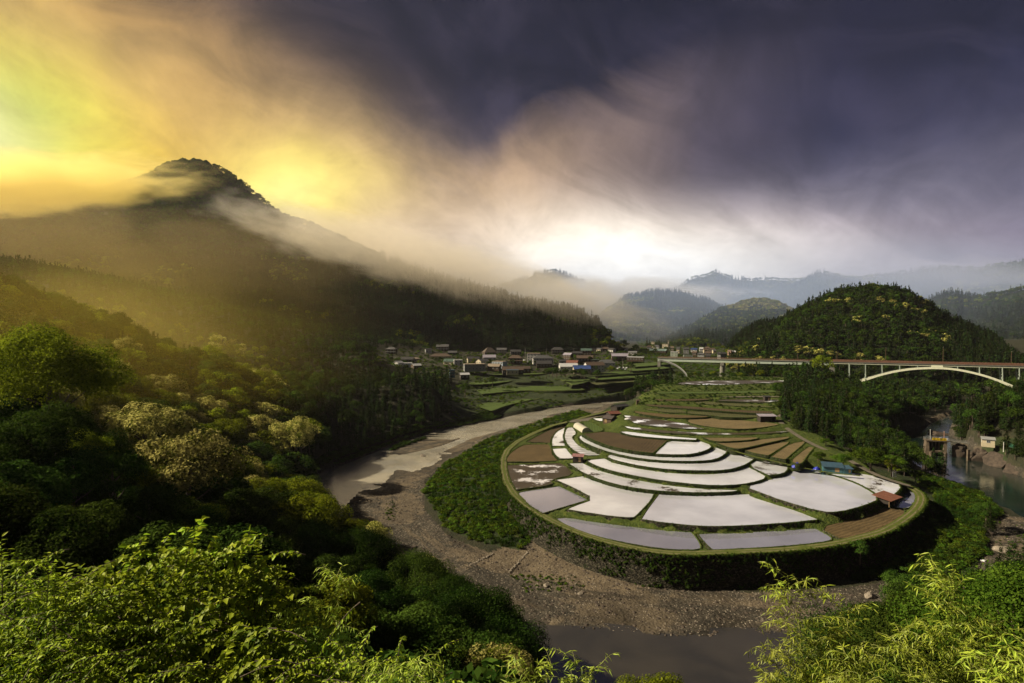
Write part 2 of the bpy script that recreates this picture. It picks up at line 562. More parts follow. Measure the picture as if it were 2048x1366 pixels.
def water_mat(name, col_a, col_b, rough, ripple, rscale, spec=0.5, metal=0.0, stretch=(1, 1, 1), foam=0.0):
    m, T = newmat(name)
    pos = T.node('ShaderNodeNewGeometry').outputs['Position']
    p2 = T.vmath('MULTIPLY', pos, stretch)
    n = T.noise(p2, rscale, 4, 0.6, 0.4)
    n2 = T.noise(pos, 0.045, 5, 0.6, 0.5)
    col = T.mix(T.smooth(n2, 0.35, 0.65), col_a, col_b)
    if foam:
        nf = T.noise(p2, rscale * 1.6, 6, 0.75, 0.8)
        big = T.noise(pos, 0.07, 3, 0.5)
        ff = T.smooth(T.math('ADD', nf, T.math('MULTIPLY', big, 0.5)), 0.86 - foam * 0.2, 0.98 - foam * 0.2)
        col = T.mix(T.math('MULTIPLY', ff, 0.8), col, (0.30, 0.30, 0.28))
    bmp = bumpn(T, n, ripple, 0.12)
    p = T.node('ShaderNodeBsdfPrincipled', {'Base Color': col, 'Roughness': rough, 'Specular IOR Level': spec, 'Normal': bmp})
    g = T.node('ShaderNodeBsdfGlossy', {'Color': (1, 1, 1, 1), 'Roughness': rough * 0.8, 'Normal': bmp})
    mx = T.node('ShaderNodeMixShader', {0: metal, 1: p.outputs[0], 2: g.outputs[0]})
    T.node('ShaderNodeOutputMaterial', {'Surface': mx.outputs[0]})
    return m
water_mat('river_pale', (0.34, 0.31, 0.24), (0.15, 0.135, 0.10), 0.22, 0.6, 0.9, 1.0, metal=0.30, stretch=(0.7, 1.6, 1), foam=0.55)
water_mat('river_brown', (0.024, 0.022, 0.014), (0.044, 0.038, 0.025), 0.10, 0.34, 0.9, 0.9, metal=0.24, stretch=(0.6, 1.6, 1))
water_mat('river_green', (0.005, 0.013, 0.011), (0.012, 0.020, 0.017), 0.10, 0.35, 0.6, 1.0, metal=0.12, stretch=(1.0, 1.4, 1), foam=0.12)

def paddy_mat(name, lo=0.0, sky_sheen=(0.76, 0.78, 0.86), streak=False, fringe=False):
    """flooded paddy: silty water over mud, its colour paled to stand in for the sky reflection; wet mud breaks the surface where mud > 0"""
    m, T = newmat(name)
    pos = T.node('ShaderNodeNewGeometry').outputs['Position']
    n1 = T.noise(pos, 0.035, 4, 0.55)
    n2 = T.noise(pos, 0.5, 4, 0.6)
    b = T.mix(T.smooth(n1, 0.3, 0.7), tuple(v * 0.66 for v in sky_sheen), sky_sheen)  # soft patches imitate clouds mirrored in the water
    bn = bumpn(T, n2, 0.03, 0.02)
    silt_s = T.node('ShaderNodeBsdfDiffuse', {'Color': b}).outputs[0]  # brightness of the mirrored sky as diffuse colour
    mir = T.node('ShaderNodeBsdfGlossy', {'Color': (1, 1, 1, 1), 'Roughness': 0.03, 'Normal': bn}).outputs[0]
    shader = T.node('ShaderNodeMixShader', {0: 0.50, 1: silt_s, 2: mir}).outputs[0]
    if lo > 0:
        w = T.node('ShaderNodeTexWave', {'Vector': pos, 'Scale': 0.075, 'Distortion': 13.0, 'Detail': 2.5, 'Detail Scale': 0.35, 'Detail Roughness': 0.6}, wave_type='RINGS' if streak else 'BANDS')
        n3 = T.noise(pos, 0.09, 3, 0.5)
        n4 = T.noise(pos, 1.1, 5, 0.7)
        if streak:
            v = T.math('ADD', T.math('MULTIPLY', w.outputs['Fac'], 0.55), T.math('ADD', T.math('MULTIPLY', n4, 0.38), T.math('MULTIPLY', n3, 0.25)))
        else:
            v = T.math('ADD', T.math('MULTIPLY', n3, 0.75), T.math('MULTIPLY', n4, 0.4))
        soil = T.ramp(n4, [(0.3, (0.025, 0.018, 0.011)), (0.7, (0.060, 0.045, 0.026))])
        ms = T.node('ShaderNodeBsdfPrincipled', {'Base Color': soil, 'Roughness': 0.45, 'Normal': bumpn(T, n4, 0.8, 0.12)}).outputs[0]
        # open water where the bed lies low enough
        shader = T.node('ShaderNodeMixShader', {0: T.smooth(v, lo, lo + 0.025), 1: ms, 2: shader}).outputs[0]
    T.node('ShaderNodeOutputMaterial', {'Surface': shader})
    return m
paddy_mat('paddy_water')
paddy_mat('paddy_lilac', sky_sheen=(0.28, 0.285, 0.36))  # duller tone for the darker sky mirrored in the lower plots
paddy_mat('paddy_silver', sky_sheen=(0.66, 0.68, 0.80))
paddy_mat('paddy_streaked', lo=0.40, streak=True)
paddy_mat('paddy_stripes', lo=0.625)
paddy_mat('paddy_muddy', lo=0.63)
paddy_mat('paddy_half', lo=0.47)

def soil_mat(name, rgb, ang=0.3):
    m, T = newmat(name)
    pos = T.node('ShaderNodeNewGeometry').outputs['Position']
    r = T.node('ShaderNodeVectorRotate', {'Vector': pos, 'Angle': ang}, rotation_type='Z_AXIS').outputs[0]
    wv = T.node('ShaderNodeTexWave', {'Vector': r, 'Scale': 0.22, 'Distortion': 5.0, 'Detail': 3.0, 'Detail Scale': 0.8, 'Detail Roughness': 0.7}).outputs['Fac']
    n = T.noise(pos, 1.4, 6, 0.75)
    nb = T.noise(pos, 0.12, 4, 0.6)
    f = T.math('ADD', T.math('MULTIPLY', wv, 0.16), T.math('ADD', T.math('MULTIPLY', n, 0.56), T.math('MULTIPLY', nb, 0.40)))
    c = T.ramp(f, [(0.3, tuple(v * 0.4 for v in rgb)), (0.55, rgb), (0.75, tuple(v * 1.65 for v in rgb))])
    h = T.math('ADD', T.math('MULTIPLY', wv, 0.2), n)
    principled(T, c, 0.9, bumpn(T, h, 0.9, 0.22), 0.15)
soil_mat('soil_dark', (0.048, 0.034, 0.018), 0.4)
soil_mat('soil_red', (0.070, 0.049, 0.023), 1.0)
soil_mat('soil_pale', (0.105, 0.080, 0.040), -0.75)
soil_mat('stubble', (0.050, 0.052, 0.020), 0.2)
soil_mat('green_field', (0.042, 0.064, 0.014), 0.1)

def bank_mat(name, stone):
    """bank faces: ragged turf over dry stone"""
    m, T = newmat(name)
    pos = T.node('ShaderNodeNewGeometry').outputs['Position']
    nz = T.node('ShaderNodeSeparateXYZ', {0: T.node('ShaderNodeNewGeometry').outputs['Normal']}).outputs[2]
    n = T.noise(pos, 0.7, 5, 0.65)
    turf = T.ramp(n, [(0.3, (0.018, 0.030, 0.005)), (0.5, (0.038, 0.056, 0.009)), (0.72, (0.085, 0.092, 0.020))])
    vo = T.node('ShaderNodeTexVoronoi', {'Vector': T.vmath('MULTIPLY', pos, (1, 1, 1.5)), 'Scale': 2.1})
    bw = T.node('ShaderNodeRGBToBW', {0: vo.outputs['Color']}).outputs[0]
    st = T.ramp(bw, [(0.2, (0.006, 0.006, 0.004)), (0.6, (0.026, 0.023, 0.016)), (0.9, (0.075, 0.068, 0.050))])
    moss = T.ramp(n, [(0.3, (0.008, 0.014, 0.003)), (0.7, (0.020, 0.028, 0.006))])
    side = T.mix(T.smooth(n, 0.56 - stone * 0.25, 0.66 - stone * 0.25), moss, st)
    c = T.mix(T.smooth(nz, 0.45, 0.75), side, turf)
    h = T.math('ADD', T.math('MULTIPLY', vo.outputs['Distance'], -1.0), n)
    principled(T, c, 0.92, bumpn(T, h, 0.9, 0.25), 0.15)
bank_mat('bank', 0.15)
bank_mat('bank_stone', 0.9)

def track_mat():
    m, T = newmat('track')
    pos = T.node('ShaderNodeNewGeometry').outputs['Position']
    u = T.node('ShaderNodeAttribute', attribute_name='across').outputs['Fac']
    n = T.noise(pos, 0.8, 5, 0.7)
    n3 = T.noise(pos, 0.10, 3, 0.6)
    turf = T.ramp(n, [(0.3, (0.035, 0.052, 0.008)), (0.7, (0.085, 0.098, 0.018))])
    dirt = T.ramp(n, [(0.3, (0.075, 0.064, 0.034)), (0.7, (0.155, 0.135, 0.080))])
    uu = T.math('ADD', u, T.math('MULTIPLY', T.math('SUBTRACT', n, 0.5), 0.10))
    d1 = T.math('ABSOLUTE', T.math('SUBTRACT', uu, 0.28))
    d2 = T.math('ABSOLUTE', T.math('SUBTRACT', uu, 0.74))
    dm = T.math('MINIMUM', d1, d2)
    f = T.math('MULTIPLY', T.math('SUBTRACT', 1.0, T.smooth(dm, 0.045, 0.10)), T.smooth(n3, 0.30, 0.5))
    principled(T, T.mix(f, turf, dirt), 0.9, bumpn(T, n, 0.6, 0.1), 0.15)
track_mat()
simple_mat('concrete', (0.15, 0.145, 0.125), 0.85, 0.35, 0.7)
simple_mat('stained_concrete', (0.085, 0.065, 0.045), 0.9, 0.5, 0.5)
simple_mat('dirt_road', (0.085, 0.074, 0.056), 0.95, 0.3, 0.5)
simple_mat('rock', (0.045, 0.034, 0.026), 0.9, 0.5, 0.6)
simple_mat('pale_rock', (0.17, 0.145, 0.115), 0.85, 0.3, 1.2)
# ------------------------------------------------------------------ the lie of the land
RIV = -9.0
# known heights: (px, py, z) of bare ground seen in the photograph, or ('d', px, py, distance)
CT = [
    # river bed and gravel
    (1250, 803, -5), (1180, 806, -6), (1150, 815, RIV), (1050, 840, RIV), (950, 865, RIV), (850, 890, RIV), (770, 905, RIV),
    (700, 950, RIV), (620, 985, RIV), (720, 1000, RIV), (800, 980, RIV), (880, 940, RIV), (960, 900, RIV), (1050, 868, RIV), (1150, 836, RIV),
    (850, 1060, RIV), (740, 1060, RIV), (800, 1120, RIV), (900, 1130, RIV), (1000, 1100, RIV + .5), (1000, 1160, RIV), (1100, 1140, RIV + .4),
    (1060, 1250, RIV), (1150, 1200, RIV), (1300, 1220, RIV), (1500, 1240, RIV), (1300, 1366, RIV), (1100, 1366, RIV), (1500, 1366, RIV),
    (1250, 1600, RIV), (1600, 1450, RIV), (1600, 1300, RIV), (1750, 1230, RIV), (1900, 1190, RIV + .5), (2040, 1080, RIV + 1.0), (1980, 1100, RIV + .5), (2048, 1180, RIV + .5),
    (900, 1200, RIV), (950, 1300, RIV), (1700, 1180, RIV), (1850, 1200, RIV), (2150, 1150, RIV + 1), (2150, 1050, RIV),
    # foot of the retaining wall
    (1340, 1172, RIV), (1200, 1135, RIV + .5), (1500, 1187, RIV), (1090, 1092, RIV + 1),
    # scrub slope left of the terraces
    (985, 940, -4), (985, 1000, -4.5), (1010, 860, -2.5), (1085, 840, -2.5), (900, 980, -8), (900, 1040, -8.2), (1020, 1070, -7.5), (1060, 1050, -6.5),
    (940, 910, -7), (1000, 880, -4),
    # scrub slope right of the terraces
    (1870, 1060, -4.5), (1890, 1000, -4), (1850, 1120, -7.5), (1940, 1080, -8), (1880, 960, -3), (1800, 940, -1), (1950, 990, -7.5), (1990, 1020, -8.3),
    (1820, 915, -4), (1940, 1140, RIV),
    # right-hand river
    (1850, 925, RIV - .3), (1940, 950, RIV - .3), (2040, 985, RIV - .3), (1960, 890, RIV - .3), (1830, 880, RIV), (1890, 850, RIV), (1950, 825, RIV), (2100, 1005, RIV - .3), (1760, 880, RIV + .5),
    (1960, 800, -6), (1990, 770, -4),
    # right bank shelf beyond the dam
    (1950, 885, -1), (2048, 905, 0), (1990, 915, -2.5), (2048, 950, -5), (2120, 925, 4), (2000, 880, 0.5), (2048, 885, 2),
    # left bank terraces below the village
    (1000, 828, -7), (900, 845, -7), (1080, 815, -6), (1180, 800, -5), (1240, 785, -4), (960, 800, -3), (920, 830, -6),
    (1000, 800, -2), (1100, 790, -2), (1150, 775, 0), (1220, 768, 1), (950, 770, 3), (1050, 770, 2), (1000, 745, 10), (930, 745, 12), (1080, 748, 8), (1140, 760, 4),
    (1200, 752, 6), (1260, 755, 5), (1300, 745, 8), (1250, 735, 11), (1320, 730, 14),
    # village shelf
    (800, 745, 15), (880, 745, 14), (950, 735, 15), (1050, 735, 14), (1150, 738, 14), (1230, 722, 17), (1280, 715, 18), (850, 715, 22), (1000, 708, 23), (1150, 705, 23), (1250, 700, 23.5),
    (780, 720, 22), (740, 730, 20),
    (1640, 757, 16), (1610, 755, 15), (1580, 760, 16.5), (1576, 800, 12.3), (1574, 830, 10.3), (1592, 850, 8.6), (1625, 882, 6.8), (1660, 902, 5.2), (1705, 918, 3.3), (1320, 760, 12), (1262, 806, 7),
    # far valley
    (1330, 712, 17), (1400, 720, 13), (1450, 715, 14), (1330, 700, 18), (1400, 697, 19), (1450, 695, 19), (1300, 690, 21), (1380, 688, 21), (1460, 688, 20),
    (1380, 745, 6), (1450, 750, 5), (1420, 735, 8), (1500, 740, 8), (1560, 745, 8), (1640, 745, 7),
    # gorge under the bridge
    (1700, 765, 4), (1680, 748, 8), (1660, 742, 9), (1620, 752, 9), (1800, 790, -4), (1850, 790, -6), (1900, 780, -6), (1860, 815, -7), (1880, 835, -8),
    (2100, 770, 6), (2150, 790, 8),
]
FOREST_D = [
    # wooded hillsides: (px, py of the tree tops, distance, tree height)
    # ridge of the near left spur
    (-350, 430, 300, 13), (-150, 480, 310, 13), (0, 550, 320, 13), (130, 592, 335, 13), (240, 640, 350, 12), (330, 685, 365, 12), (430, 712, 385, 11), (520, 735, 400, 11),
    (640, 740, 425, 12), (780, 735, 445, 12), (870, 745, 450, 12), (905, 800, 445, 10),
    # behind that ridge the ground drops into a side valley
    (0, 640, 420, 12), (240, 690, 450, 12), (430, 740, 480, 12), (640, 765, 520, 12), (-250, 620, 420, 12),
    # slope down to the river
    (100, 700, 240, 11), (-100, 650, 230, 11), (250, 740, 255, 11), (400, 770, 290, 11), (520, 790, 320, 11), (640, 800, 350, 11), (760, 815, 390, 10), (850, 830, 400, 9),
    (0, 800, 170, 11), (200, 820, 190, 11), (350, 850, 215, 11), (480, 860, 250, 10), (600, 870, 290, 10), (700, 875, 330, 8), (580, 930, 262, 7), (640, 915, 290, 6),
    (0, 920, 115, 10), (150, 900, 140, 10), (300, 930, 150, 10), (430, 950, 175, 10), (530, 970, 205, 9), (600, 1000, 190, 9),
    (-200, 900, 90, 10), (100, 1010, 88, 9), (300, 1020, 105, 10), (450, 1040, 125, 10), (600, 1040, 150, 10), (700, 1080, 150, 9),
    (800, 1180, 120, 9), (700, 1200, 105, 9), (900, 1190, 118, 8), (1000, 1250, 112, 7), (900, 1300, 95, 9), (500, 1150, 85, 9), (300, 1130, 70, 8), (100, 1110, 60, 8),
    # wooded spur right of the terrace neck
    (1590, 765, 350, 17), (1640, 768, 370, 14), (1720, 780, 400, 11), (1800, 790, 415, 10), (1860, 815, 410, 7), (1640, 805, 325, 14), (1700, 830, 335, 10), (1780, 850, 345, 8),
    # near right hill, conifers
    (1905, 850, 345, 9), (1950, 800, 345, 12), (2000, 770, 345, 13), (2060, 740, 345, 13), (2200, 660, 345, 13), (2350, 620, 330, 13), (1990, 800, 420, 13), (2100, 740, 430, 13), (2300, 640, 460, 13),
    (1960, 860, 320, 8), (2100, 830, 300, 11), (2250, 800, 270, 12), (2200, 900, 240, 10),
    # trees at the bottom right, our own bank
    (1700, 1290, 75, 9), (1850, 1250, 72, 9), (2000, 1190, 78, 10), (2150, 1150, 80, 10), (1560, 1420, 80, 8), (2300, 1100, 90, 10), (2400, 1000, 130, 10),
]
NEAR = [  # our own hillside, world points
    (-71, 92, 46), (-88, 104, 48), (-60, 80, 45),
    (0, -60, 72), (0, 0, 61.5), (-12, 8, 58), (12, 6, 57), (0, 12, 54), (-30, 10, 58), (30, 10, 52), (-12, 28, 48), (12, 28, 42), (0, 50, 27), (-45, 30, 54), (45, 30, 40),
    (-80, 20, 56), (80, 20, 44), (25, 60, 20), (50, 60, 22), (-30, 55, 34), (-70, 60, 44), (0, 75, 12), (25, 90, 2), (5, 100, -6), (110, 60, 30), (160, 80, 30), (-150, 60, 62), (-150, 150, 62),
    (-350, 0, 70), (-400, 200, 75), (-420, 420, 80), (200, 0, 60), (300, 80, 60), (-320, 320, 82), (320, 200, 40), (400, 320, 70), (600, 300, 120), (-120, -80, 70), (120, -80, 80),
    # side valley floor and valley behind
    (-150, 600, 40), (-300, 620, 70), (-500, 600, 120), (-150, 760, 32), (-300, 900, 60), (-600, 1000, 120), (-800, 500, 160),
    (600, 800, 10), (700, 600, 30), (900, 700, 50), (600, 1000, 20), (900, 1200, 30), (300, 1300, 22), (0, 1300, 26), (-200, 1200, 40), (0, 2500, 60), (1500, 2500, 60), (-1500, 2500, 120), (600, 2000, 30),
    (3000, 6000, 80), (0, 7000, 80), (-4000, 6000, 150),
]
_pts = []
for e in CT:
    p = Pz(*e)
    _pts.append((p.x, p.y, p.z))
for px, py, D, th in FOREST_D:
    p = Pd(px, py, D)
    _pts.append((p.x, p.y, p.z - th))
_pts += NEAR
_pts = np.array(_pts, float)


def warpc(x, y):
    """log-spaced plan coordinates: detail near us, broad strokes far away"""
    r = np.hypot(x, y + 40) + 1e-6
    return np.stack([np.arctan2(x, np.maximum(y + 40, 1e-3)) * 1.3, np.log(r) * 1.3], -1)


_q = warpc(_pts[:, 0], _pts[:, 1])
_A = np.linalg.norm(_q[:, None] - _q[None], axis=2)
_n = len(_q)
_M = np.zeros((_n + 3, _n + 3))
_M[:_n, :_n] = _A - np.eye(_n) * 0.002
_M[:_n, _n] = 1; _M[_n, :_n] = 1
_M[:_n, _n + 1:] = _q; _M[_n + 1:, :_n] = _q.T
_w = np.linalg.solve(_M, np.concatenate([_pts[:, 2], [0, 0, 0]]))


def ground_raw(x, y):
    q = warpc(x, y)
    out = np.empty(len(q))
    for i in range(0, len(q), 20000):
        d = np.linalg.norm(q[i:i + 20000, None] - _q[None], axis=2)
        out[i:i + 20000] = d @ _w[:_n] + _w[_n] + q[i:i + 20000] @ _w[_n + 1:]
    return out


# zones, as outlines on the ground seen in the photograph
Z_GRAVEL = [(590, 970), (700, 915), (800, 880), (900, 850), (1050, 825), (1180, 797), (1290, 795), (1270, 825), (1100, 850), (990, 868), (900, 920), (850, 960), (850, 1020), (900, 1075), (980, 1105), (1090, 1065),
            (1200, 1130), (1340, 1168), (1500, 1185), (1700, 1175), (1850, 1150), (1960, 1120), (1990, 1060), (2000, 1030), (2300, 1060), (2300, 1180), (1900, 1240), (1700, 1300), (1530, 1400), (1500, 1700), (1050, 1700), (1060, 1340), (960, 1220), (800, 1190), (700, 1120), (620, 1040)]
Z_RIVER_R = [(1730, 885), (1850, 850), (1930, 815), (1975, 790), (1990, 800), (1960, 840), (1900, 870), (1950, 905), (2048, 955), (2200, 1000), (2200, 1060), (2048, 1025), (1960, 1000), (1860, 960), (1800, 930)]
Z_BANK_R = [(1700, 880), (1850, 838), (1960, 800), (1985, 812), (1930, 850), (1880, 870), (1740, 900)]
Z_SCRUB_L = [(1160, 818), (1190, 835), (1100, 850), (1020, 885), (1000, 950), (1020, 1000), (1090, 1060), (1040, 1100), (960, 1085), (895, 1060), (870, 1020), (845, 985), (880, 935), (960, 885), (1040, 855)]
Z_SCRUB_R = [(1800, 935), (1850, 950), (1960, 985), (2010, 1030), (1960, 1040), (1975, 1110), (1900, 1150), (1800, 1150), (1700, 1165), (1700, 1080), (1860, 1030), (1870, 990)]
Z_LEFTGREEN = [(905, 838), (960, 835), (1060, 822), (1180, 800), (1245, 790), (1260, 775), (1320, 765), (1390, 775), (1480, 700), (1290, 700), (1230, 735), (1150, 745), (930, 745), (900, 790)]
Z_VILLAGE = [(745, 700), (900, 694), (1280, 690), (1310, 700), (1260, 740), (1150, 748), (930, 748), (870, 760), (760, 760)]
Z_FAR = [(1270, 680), (1480, 680), (1500, 705), (1470, 770), (1370, 775), (1300, 720)]
Z_TERR = [(1185, 835), (1240, 800), (1290, 790), (1330, 768), (1380, 755), (1562, 755), (1562, 800), (1572, 845), (1618, 878), (1690, 910), (1740, 935), (1800, 945), (1870, 980), (1870, 1050), (1780, 1110), (1500, 1140), (1200, 1120), (1060, 1050), (985, 960), (990, 900), (1060, 865)]
Z_WATER1 = [(600, 975), (640, 945), (720, 915), (800, 884), (870, 862), (960, 845), (1040, 828), (1100, 817), (1180, 806), (1275, 799), (1275, 812), (1170, 818), (1100, 830), (1075, 845), (1000, 862), (940, 880), (880, 905), (800, 935), (740, 962), (700, 1000), (680, 1040), (640, 1040), (610, 1010)]
Z_WATER2 = [(1040, 1700), (1000, 1330), (1030, 1248), (1100, 1250), (1200, 1258), (1300, 1270), (1420, 1273), (1520, 1268), (1600, 1262), (1640, 1300), (1600, 1400), (1560, 1700)]
Z_ISLAND = [(790, 893), (850, 878), (905, 880), (925, 875), (880, 893), (815, 908), (770, 915)]
Z_SAND = [(930, 1120), (1000, 1098), (1080, 1100), (1110, 1085), (1200, 1140), (1330, 1175), (1200, 1180), (1040, 1150), (990, 1145)]
Z_SHELF_R = [(1935, 880), (2000, 872), (2060, 880), (2150, 900), (2150, 940), (2048, 912), (1985, 900), (1945, 895)]


def zone(P, poly):
    return inside(poly, project(P))


def ground_z(x, y, fine=True):
    x = np.asarray(x, float).ravel(); y = np.asarray(y, float).ravel()
    z = ground_raw(x, y)
    P = np.stack([x, y, z], 1)
    gp = project(np.stack([x, y, np.full(len(x), RIV)], 1))
    front = (y > 90) & (y < 620)
    w1 = inside(Z_WATER1, gp) & front & ~inside(Z_ISLAND, gp)
    w2 = inside(Z_WATER2, gp) & (y > 60) & (y < 160)
    w3 = inside(Z_RIVER_R, gp) & front & (x > 60)
    gv = inside(Z_GRAVEL, gp) & front
    n = fbm(x / 14, y / 14, 4, 3)
    # the bed is nearly level; bars and hollows only
    z = np.where(gv & (z < RIV + 3), RIV + 0.25 + n * 0.9 + (z - RIV) * 0.3, z)
    far = np.clip((y - 100) / 400, 0, 1)
    hill = np.clip((z - 2) / 25, 0, 1)
    z = z + fbm(x / 40, y / 40, 4, 9) * 7 * hill + n * 1.2 * np.clip((z + 7) / 6, 0, 1)
    z = np.where(w1 | w2 | w3, np.minimum(z, RIV - 0.8), z)
    return z


TERR_HOLE = None


def build_ground():
    # concentric fan of cells, finest near the river and terraces
    R = np.concatenate([np.linspace(2, 60, 40)[:-1], np.linspace(60, 620, 430)[:-1], np.geomspace(620, 9000, 120)])
    A = np.linspace(-rad(72), rad(72), 620)
    rr, aa = np.meshgrid(R, A, indexing='ij')
    x = (rr * np.sin(aa)).ravel(); y = (rr * np.cos(aa)).ravel() - 8
    z = ground_z(x, y)
    P = np.stack([x, y, z], 1)
    gp = project(P)
    front = y > 60
    ingr = inside(Z_GRAVEL, gp) | inside(Z_RIVER_R, gp) | inside(Z_BANK_R, gp)
    terr = inside(Z_TERR, gp) & (y < 600)
    scr = (inside(Z_SCRUB_L, gp) | inside(Z_SCRUB_R, gp)) & front & (y < 600)
    lg = (inside(Z_LEFTGREEN, gp) | inside(Z_FAR, gp)) & ~inside(Z_VILLAGE, gp) & (y > 350)
    shelf = inside(Z_SHELF_R, gp)
    grass = (scr | lg | shelf | terr).astype(float)
    gravel = ingr & front & (z < 2) & ~scr
    wood = (~(gravel | scr | lg | shelf | terr)).astype(float)
    sand = inside(Z_SAND, gp).astype(float)
    wet = np.clip(1 - (z - (RIV - 0.1)) / 0.35, 0, 1) * gravel
    nr, na = len(R), len(A)
    i, j = np.meshgrid(np.arange(nr - 1), np.arange(na - 1), indexing='ij')
    a = (i * na + j).ravel()
    Fc = np.stack([a, a + 1, a + na + 1, a + na], 1)[:, ::-1]
    me = mesh_np('ground', P, Fc, MATS['ground'], True, {'grass': grass, 'wood': wood, 'sand': sand, 'wet': wet})
    o = link('ground', me)
    tag(o, kind='structure')


build_ground()


def sheet(name, poly, z, mat, kind='structure'):
    pts = [Pz(px, py, z) for px, py in poly]
    tri = geometry.tessellate_polygon([pts])
    me = mesh_np(name, pts, np.array([t for t in tri]), MATS[mat])
    if me.polygons[0].normal.z < 0: me.flip_normals()
    return tag(link(name, me), kind=kind)


def grow(poly, k):
    c = np.mean(poly, 0)
    return poly


W1 = [(560, 990), (640, 930), (720, 900), (800, 872), (870, 850), (960, 833), (1040, 818), (1100, 806), (1180, 796), (1300, 790), (1300, 822), (1170, 830), (1100, 845), (1075, 860), (1000, 880), (940, 900), (880, 925), (800, 955), (740, 985), (720, 1030), (700, 1070), (620, 1070), (580, 1020)]
W2 = [(1000, 1800), (940, 1330), (960, 1220), (1100, 1235), (1300, 1255), (1520, 1255), (1620, 1245), (1720, 1300), (1680, 1400), (1620, 1800)]
W3 = [(1700, 895), (1850, 838), (1930, 800), (1970, 775), (2010, 785), (1990, 840), (1960, 870), (1990, 900), (2080, 945), (2250, 1000), (2250, 1090), (2048, 1045), (1960, 1020), (1860, 985), (1780, 945)]
sheet('river_water', W1, RIV - 0.05, 'river_pale')
sheet('river_pool_water', W2, RIV - 0.02, 'river_brown')
sheet('river_reach_water', W3, RIV - 0.10, 'river_green')


# ------------------------------------------------------------------ mountains
FOREST_SURF = []     # (vertices grid) for scattering trees


def mountain(name, ridge, foot, back=500, nu=150, nv=48, rough=0.09, seed=1, treeh=14, mat='forest_floor', power=1.0, spurs=0.0, sm=1, crest=0.0):
    """a wooded hill lofted between its foot line and its crest; ridge (px, py, distance), foot (px, py, z)"""
    rp = np.array([Pd(*r) for r in ridge]); rp[:, 2] -= treeh * 0.9
    fp = np.array([Pz(a, b, z) if D is None else Pd(a, b, D) for a, b, z, D in foot])
    def resample(P, n):
        s = np.concatenate([[0], np.cumsum(np.linalg.norm(np.diff(P[:, :2], axis=0), axis=1))])
        t = np.linspace(0, s[-1], n)
        # smooth interpolation
        Q = np.stack([np.interp(t, s, P[:, k]) for k in range(3)], 1)
        for _ in range(sm):
            Q[1:-1] = 0.25 * Q[:-2] + 0.5 * Q[1:-1] + 0.25 * Q[2:]
        return Q
    Rg = resample(rp, nu); Ft = resample(fp, nu)
    if crest:
        tt = np.arange(nu) / nu
        Rg[:, 2] += (fbm(tt * 14 + seed, tt * 0 + seed, 4, seed)) * crest * (Rg[:, 2] - Ft[:, 2]).max()
    out = Rg[:, :2] - Ft[:, :2]
    out = out / (np.linalg.norm(out, axis=1, keepdims=True) + 1e-6)
    Bk = Rg.copy(); Bk[:, :2] += out * back; Bk[:, 2] = np.minimum(Ft[:, 2], 0) - 10
    rows = []
    for v in np.linspace(0, 1, nv):
        e = v ** power
        P = Ft * (1 - v) + Rg * v
        P[:, 2] = Ft[:, 2] * (1 - e) + Rg[:, 2] * e
        rows.append(P)
    for v in np.linspace(0, 1, nv // 3)[1:]:
        P = Rg * (1 - v) + Bk * v
        P[:, 2] = Rg[:, 2] * (1 - v ** 1.3) + Bk[:, 2] * v ** 1.3
        rows.append(P)
    G = np.array(rows)
    H = (Rg[:, 2] - Ft[:, 2]).max()
    vv = np.concatenate([np.linspace(0, 1, nv), 1 - np.linspace(0, 1, nv // 3)[1:]])
    amp = np.sin(np.pi * np.clip(vv, 0, 1)) ** 0.8
    sc = H * 0.9
    nz = fbm(G[..., 0] / sc + seed * 13, G[..., 1] / sc, 5, seed)
    sp = np.abs(fbm(G[..., 0] / (sc * .8) + 40, G[..., 1] / (sc * 1.6) + seed, 3, seed + 5)) * -spurs
    G[..., 2] += (nz * rough * 2 + sp) * H * amp[:, None]
    G[..., 2] += fbm(G[..., 0] / 22, G[..., 1] / 22, 3, seed + 3) * min(8, H * 0.04) * (amp[:, None] > 0.02)
    nr = len(vv)
    i, j = np.meshgrid(np.arange(nr - 1), np.arange(nu - 1), indexing='ij')
    a = (i * nu + j).ravel()
    Fc = np.stack([a, a + nu, a + nu + 1, a + 1], 1)
    me = mesh_np(name, G.reshape(-1, 3), Fc, MATS[mat], True)
    me.update()
    if me.polygons[len(me.polygons) // 3].normal.z < 0: me.flip_normals()
    o = tag(link(name, me), kind='structure')
    return G[:nv + 3]


def Zf(a, b, z): return (a, b, z, None)
def Df(a, b, D): return (a, b, None, D)

G_BIG = mountain('mountain',
    [(-420, 520, 1000), (-200, 470, 1050), (0, 410, 1100), (200, 372, 1130), (285, 348, 1130), (330, 322, 1130), (380, 311, 1130), (435, 326, 1125), (490, 362, 1110), (525, 392, 1100), (560, 420, 1090), (620, 440, 1080),
     (700, 476, 1060), (780, 512, 1040), (870, 542, 1020), (960, 570, 1000), (1050, 594, 980), (1110, 606, 960), (1150, 614, 945), (1190, 632, 925), (1215, 655, 905), (1240, 688, 880)],
    [Df(-500, 660, 560), Df(-200, 660, 600), Df(0, 680, 620), Df(240, 705, 640), Df(430, 720, 660), Df(600, 725, 700), Df(740, 715, 760), Df(830, 706, 790), Df(950, 701, 820), Df(1080, 699, 845), Df(1180, 698, 860), Df(1250, 697, 872)],
    back=600, nu=260, nv=90, rough=0.07, seed=4, treeh=13, power=1.15, spurs=0.10)
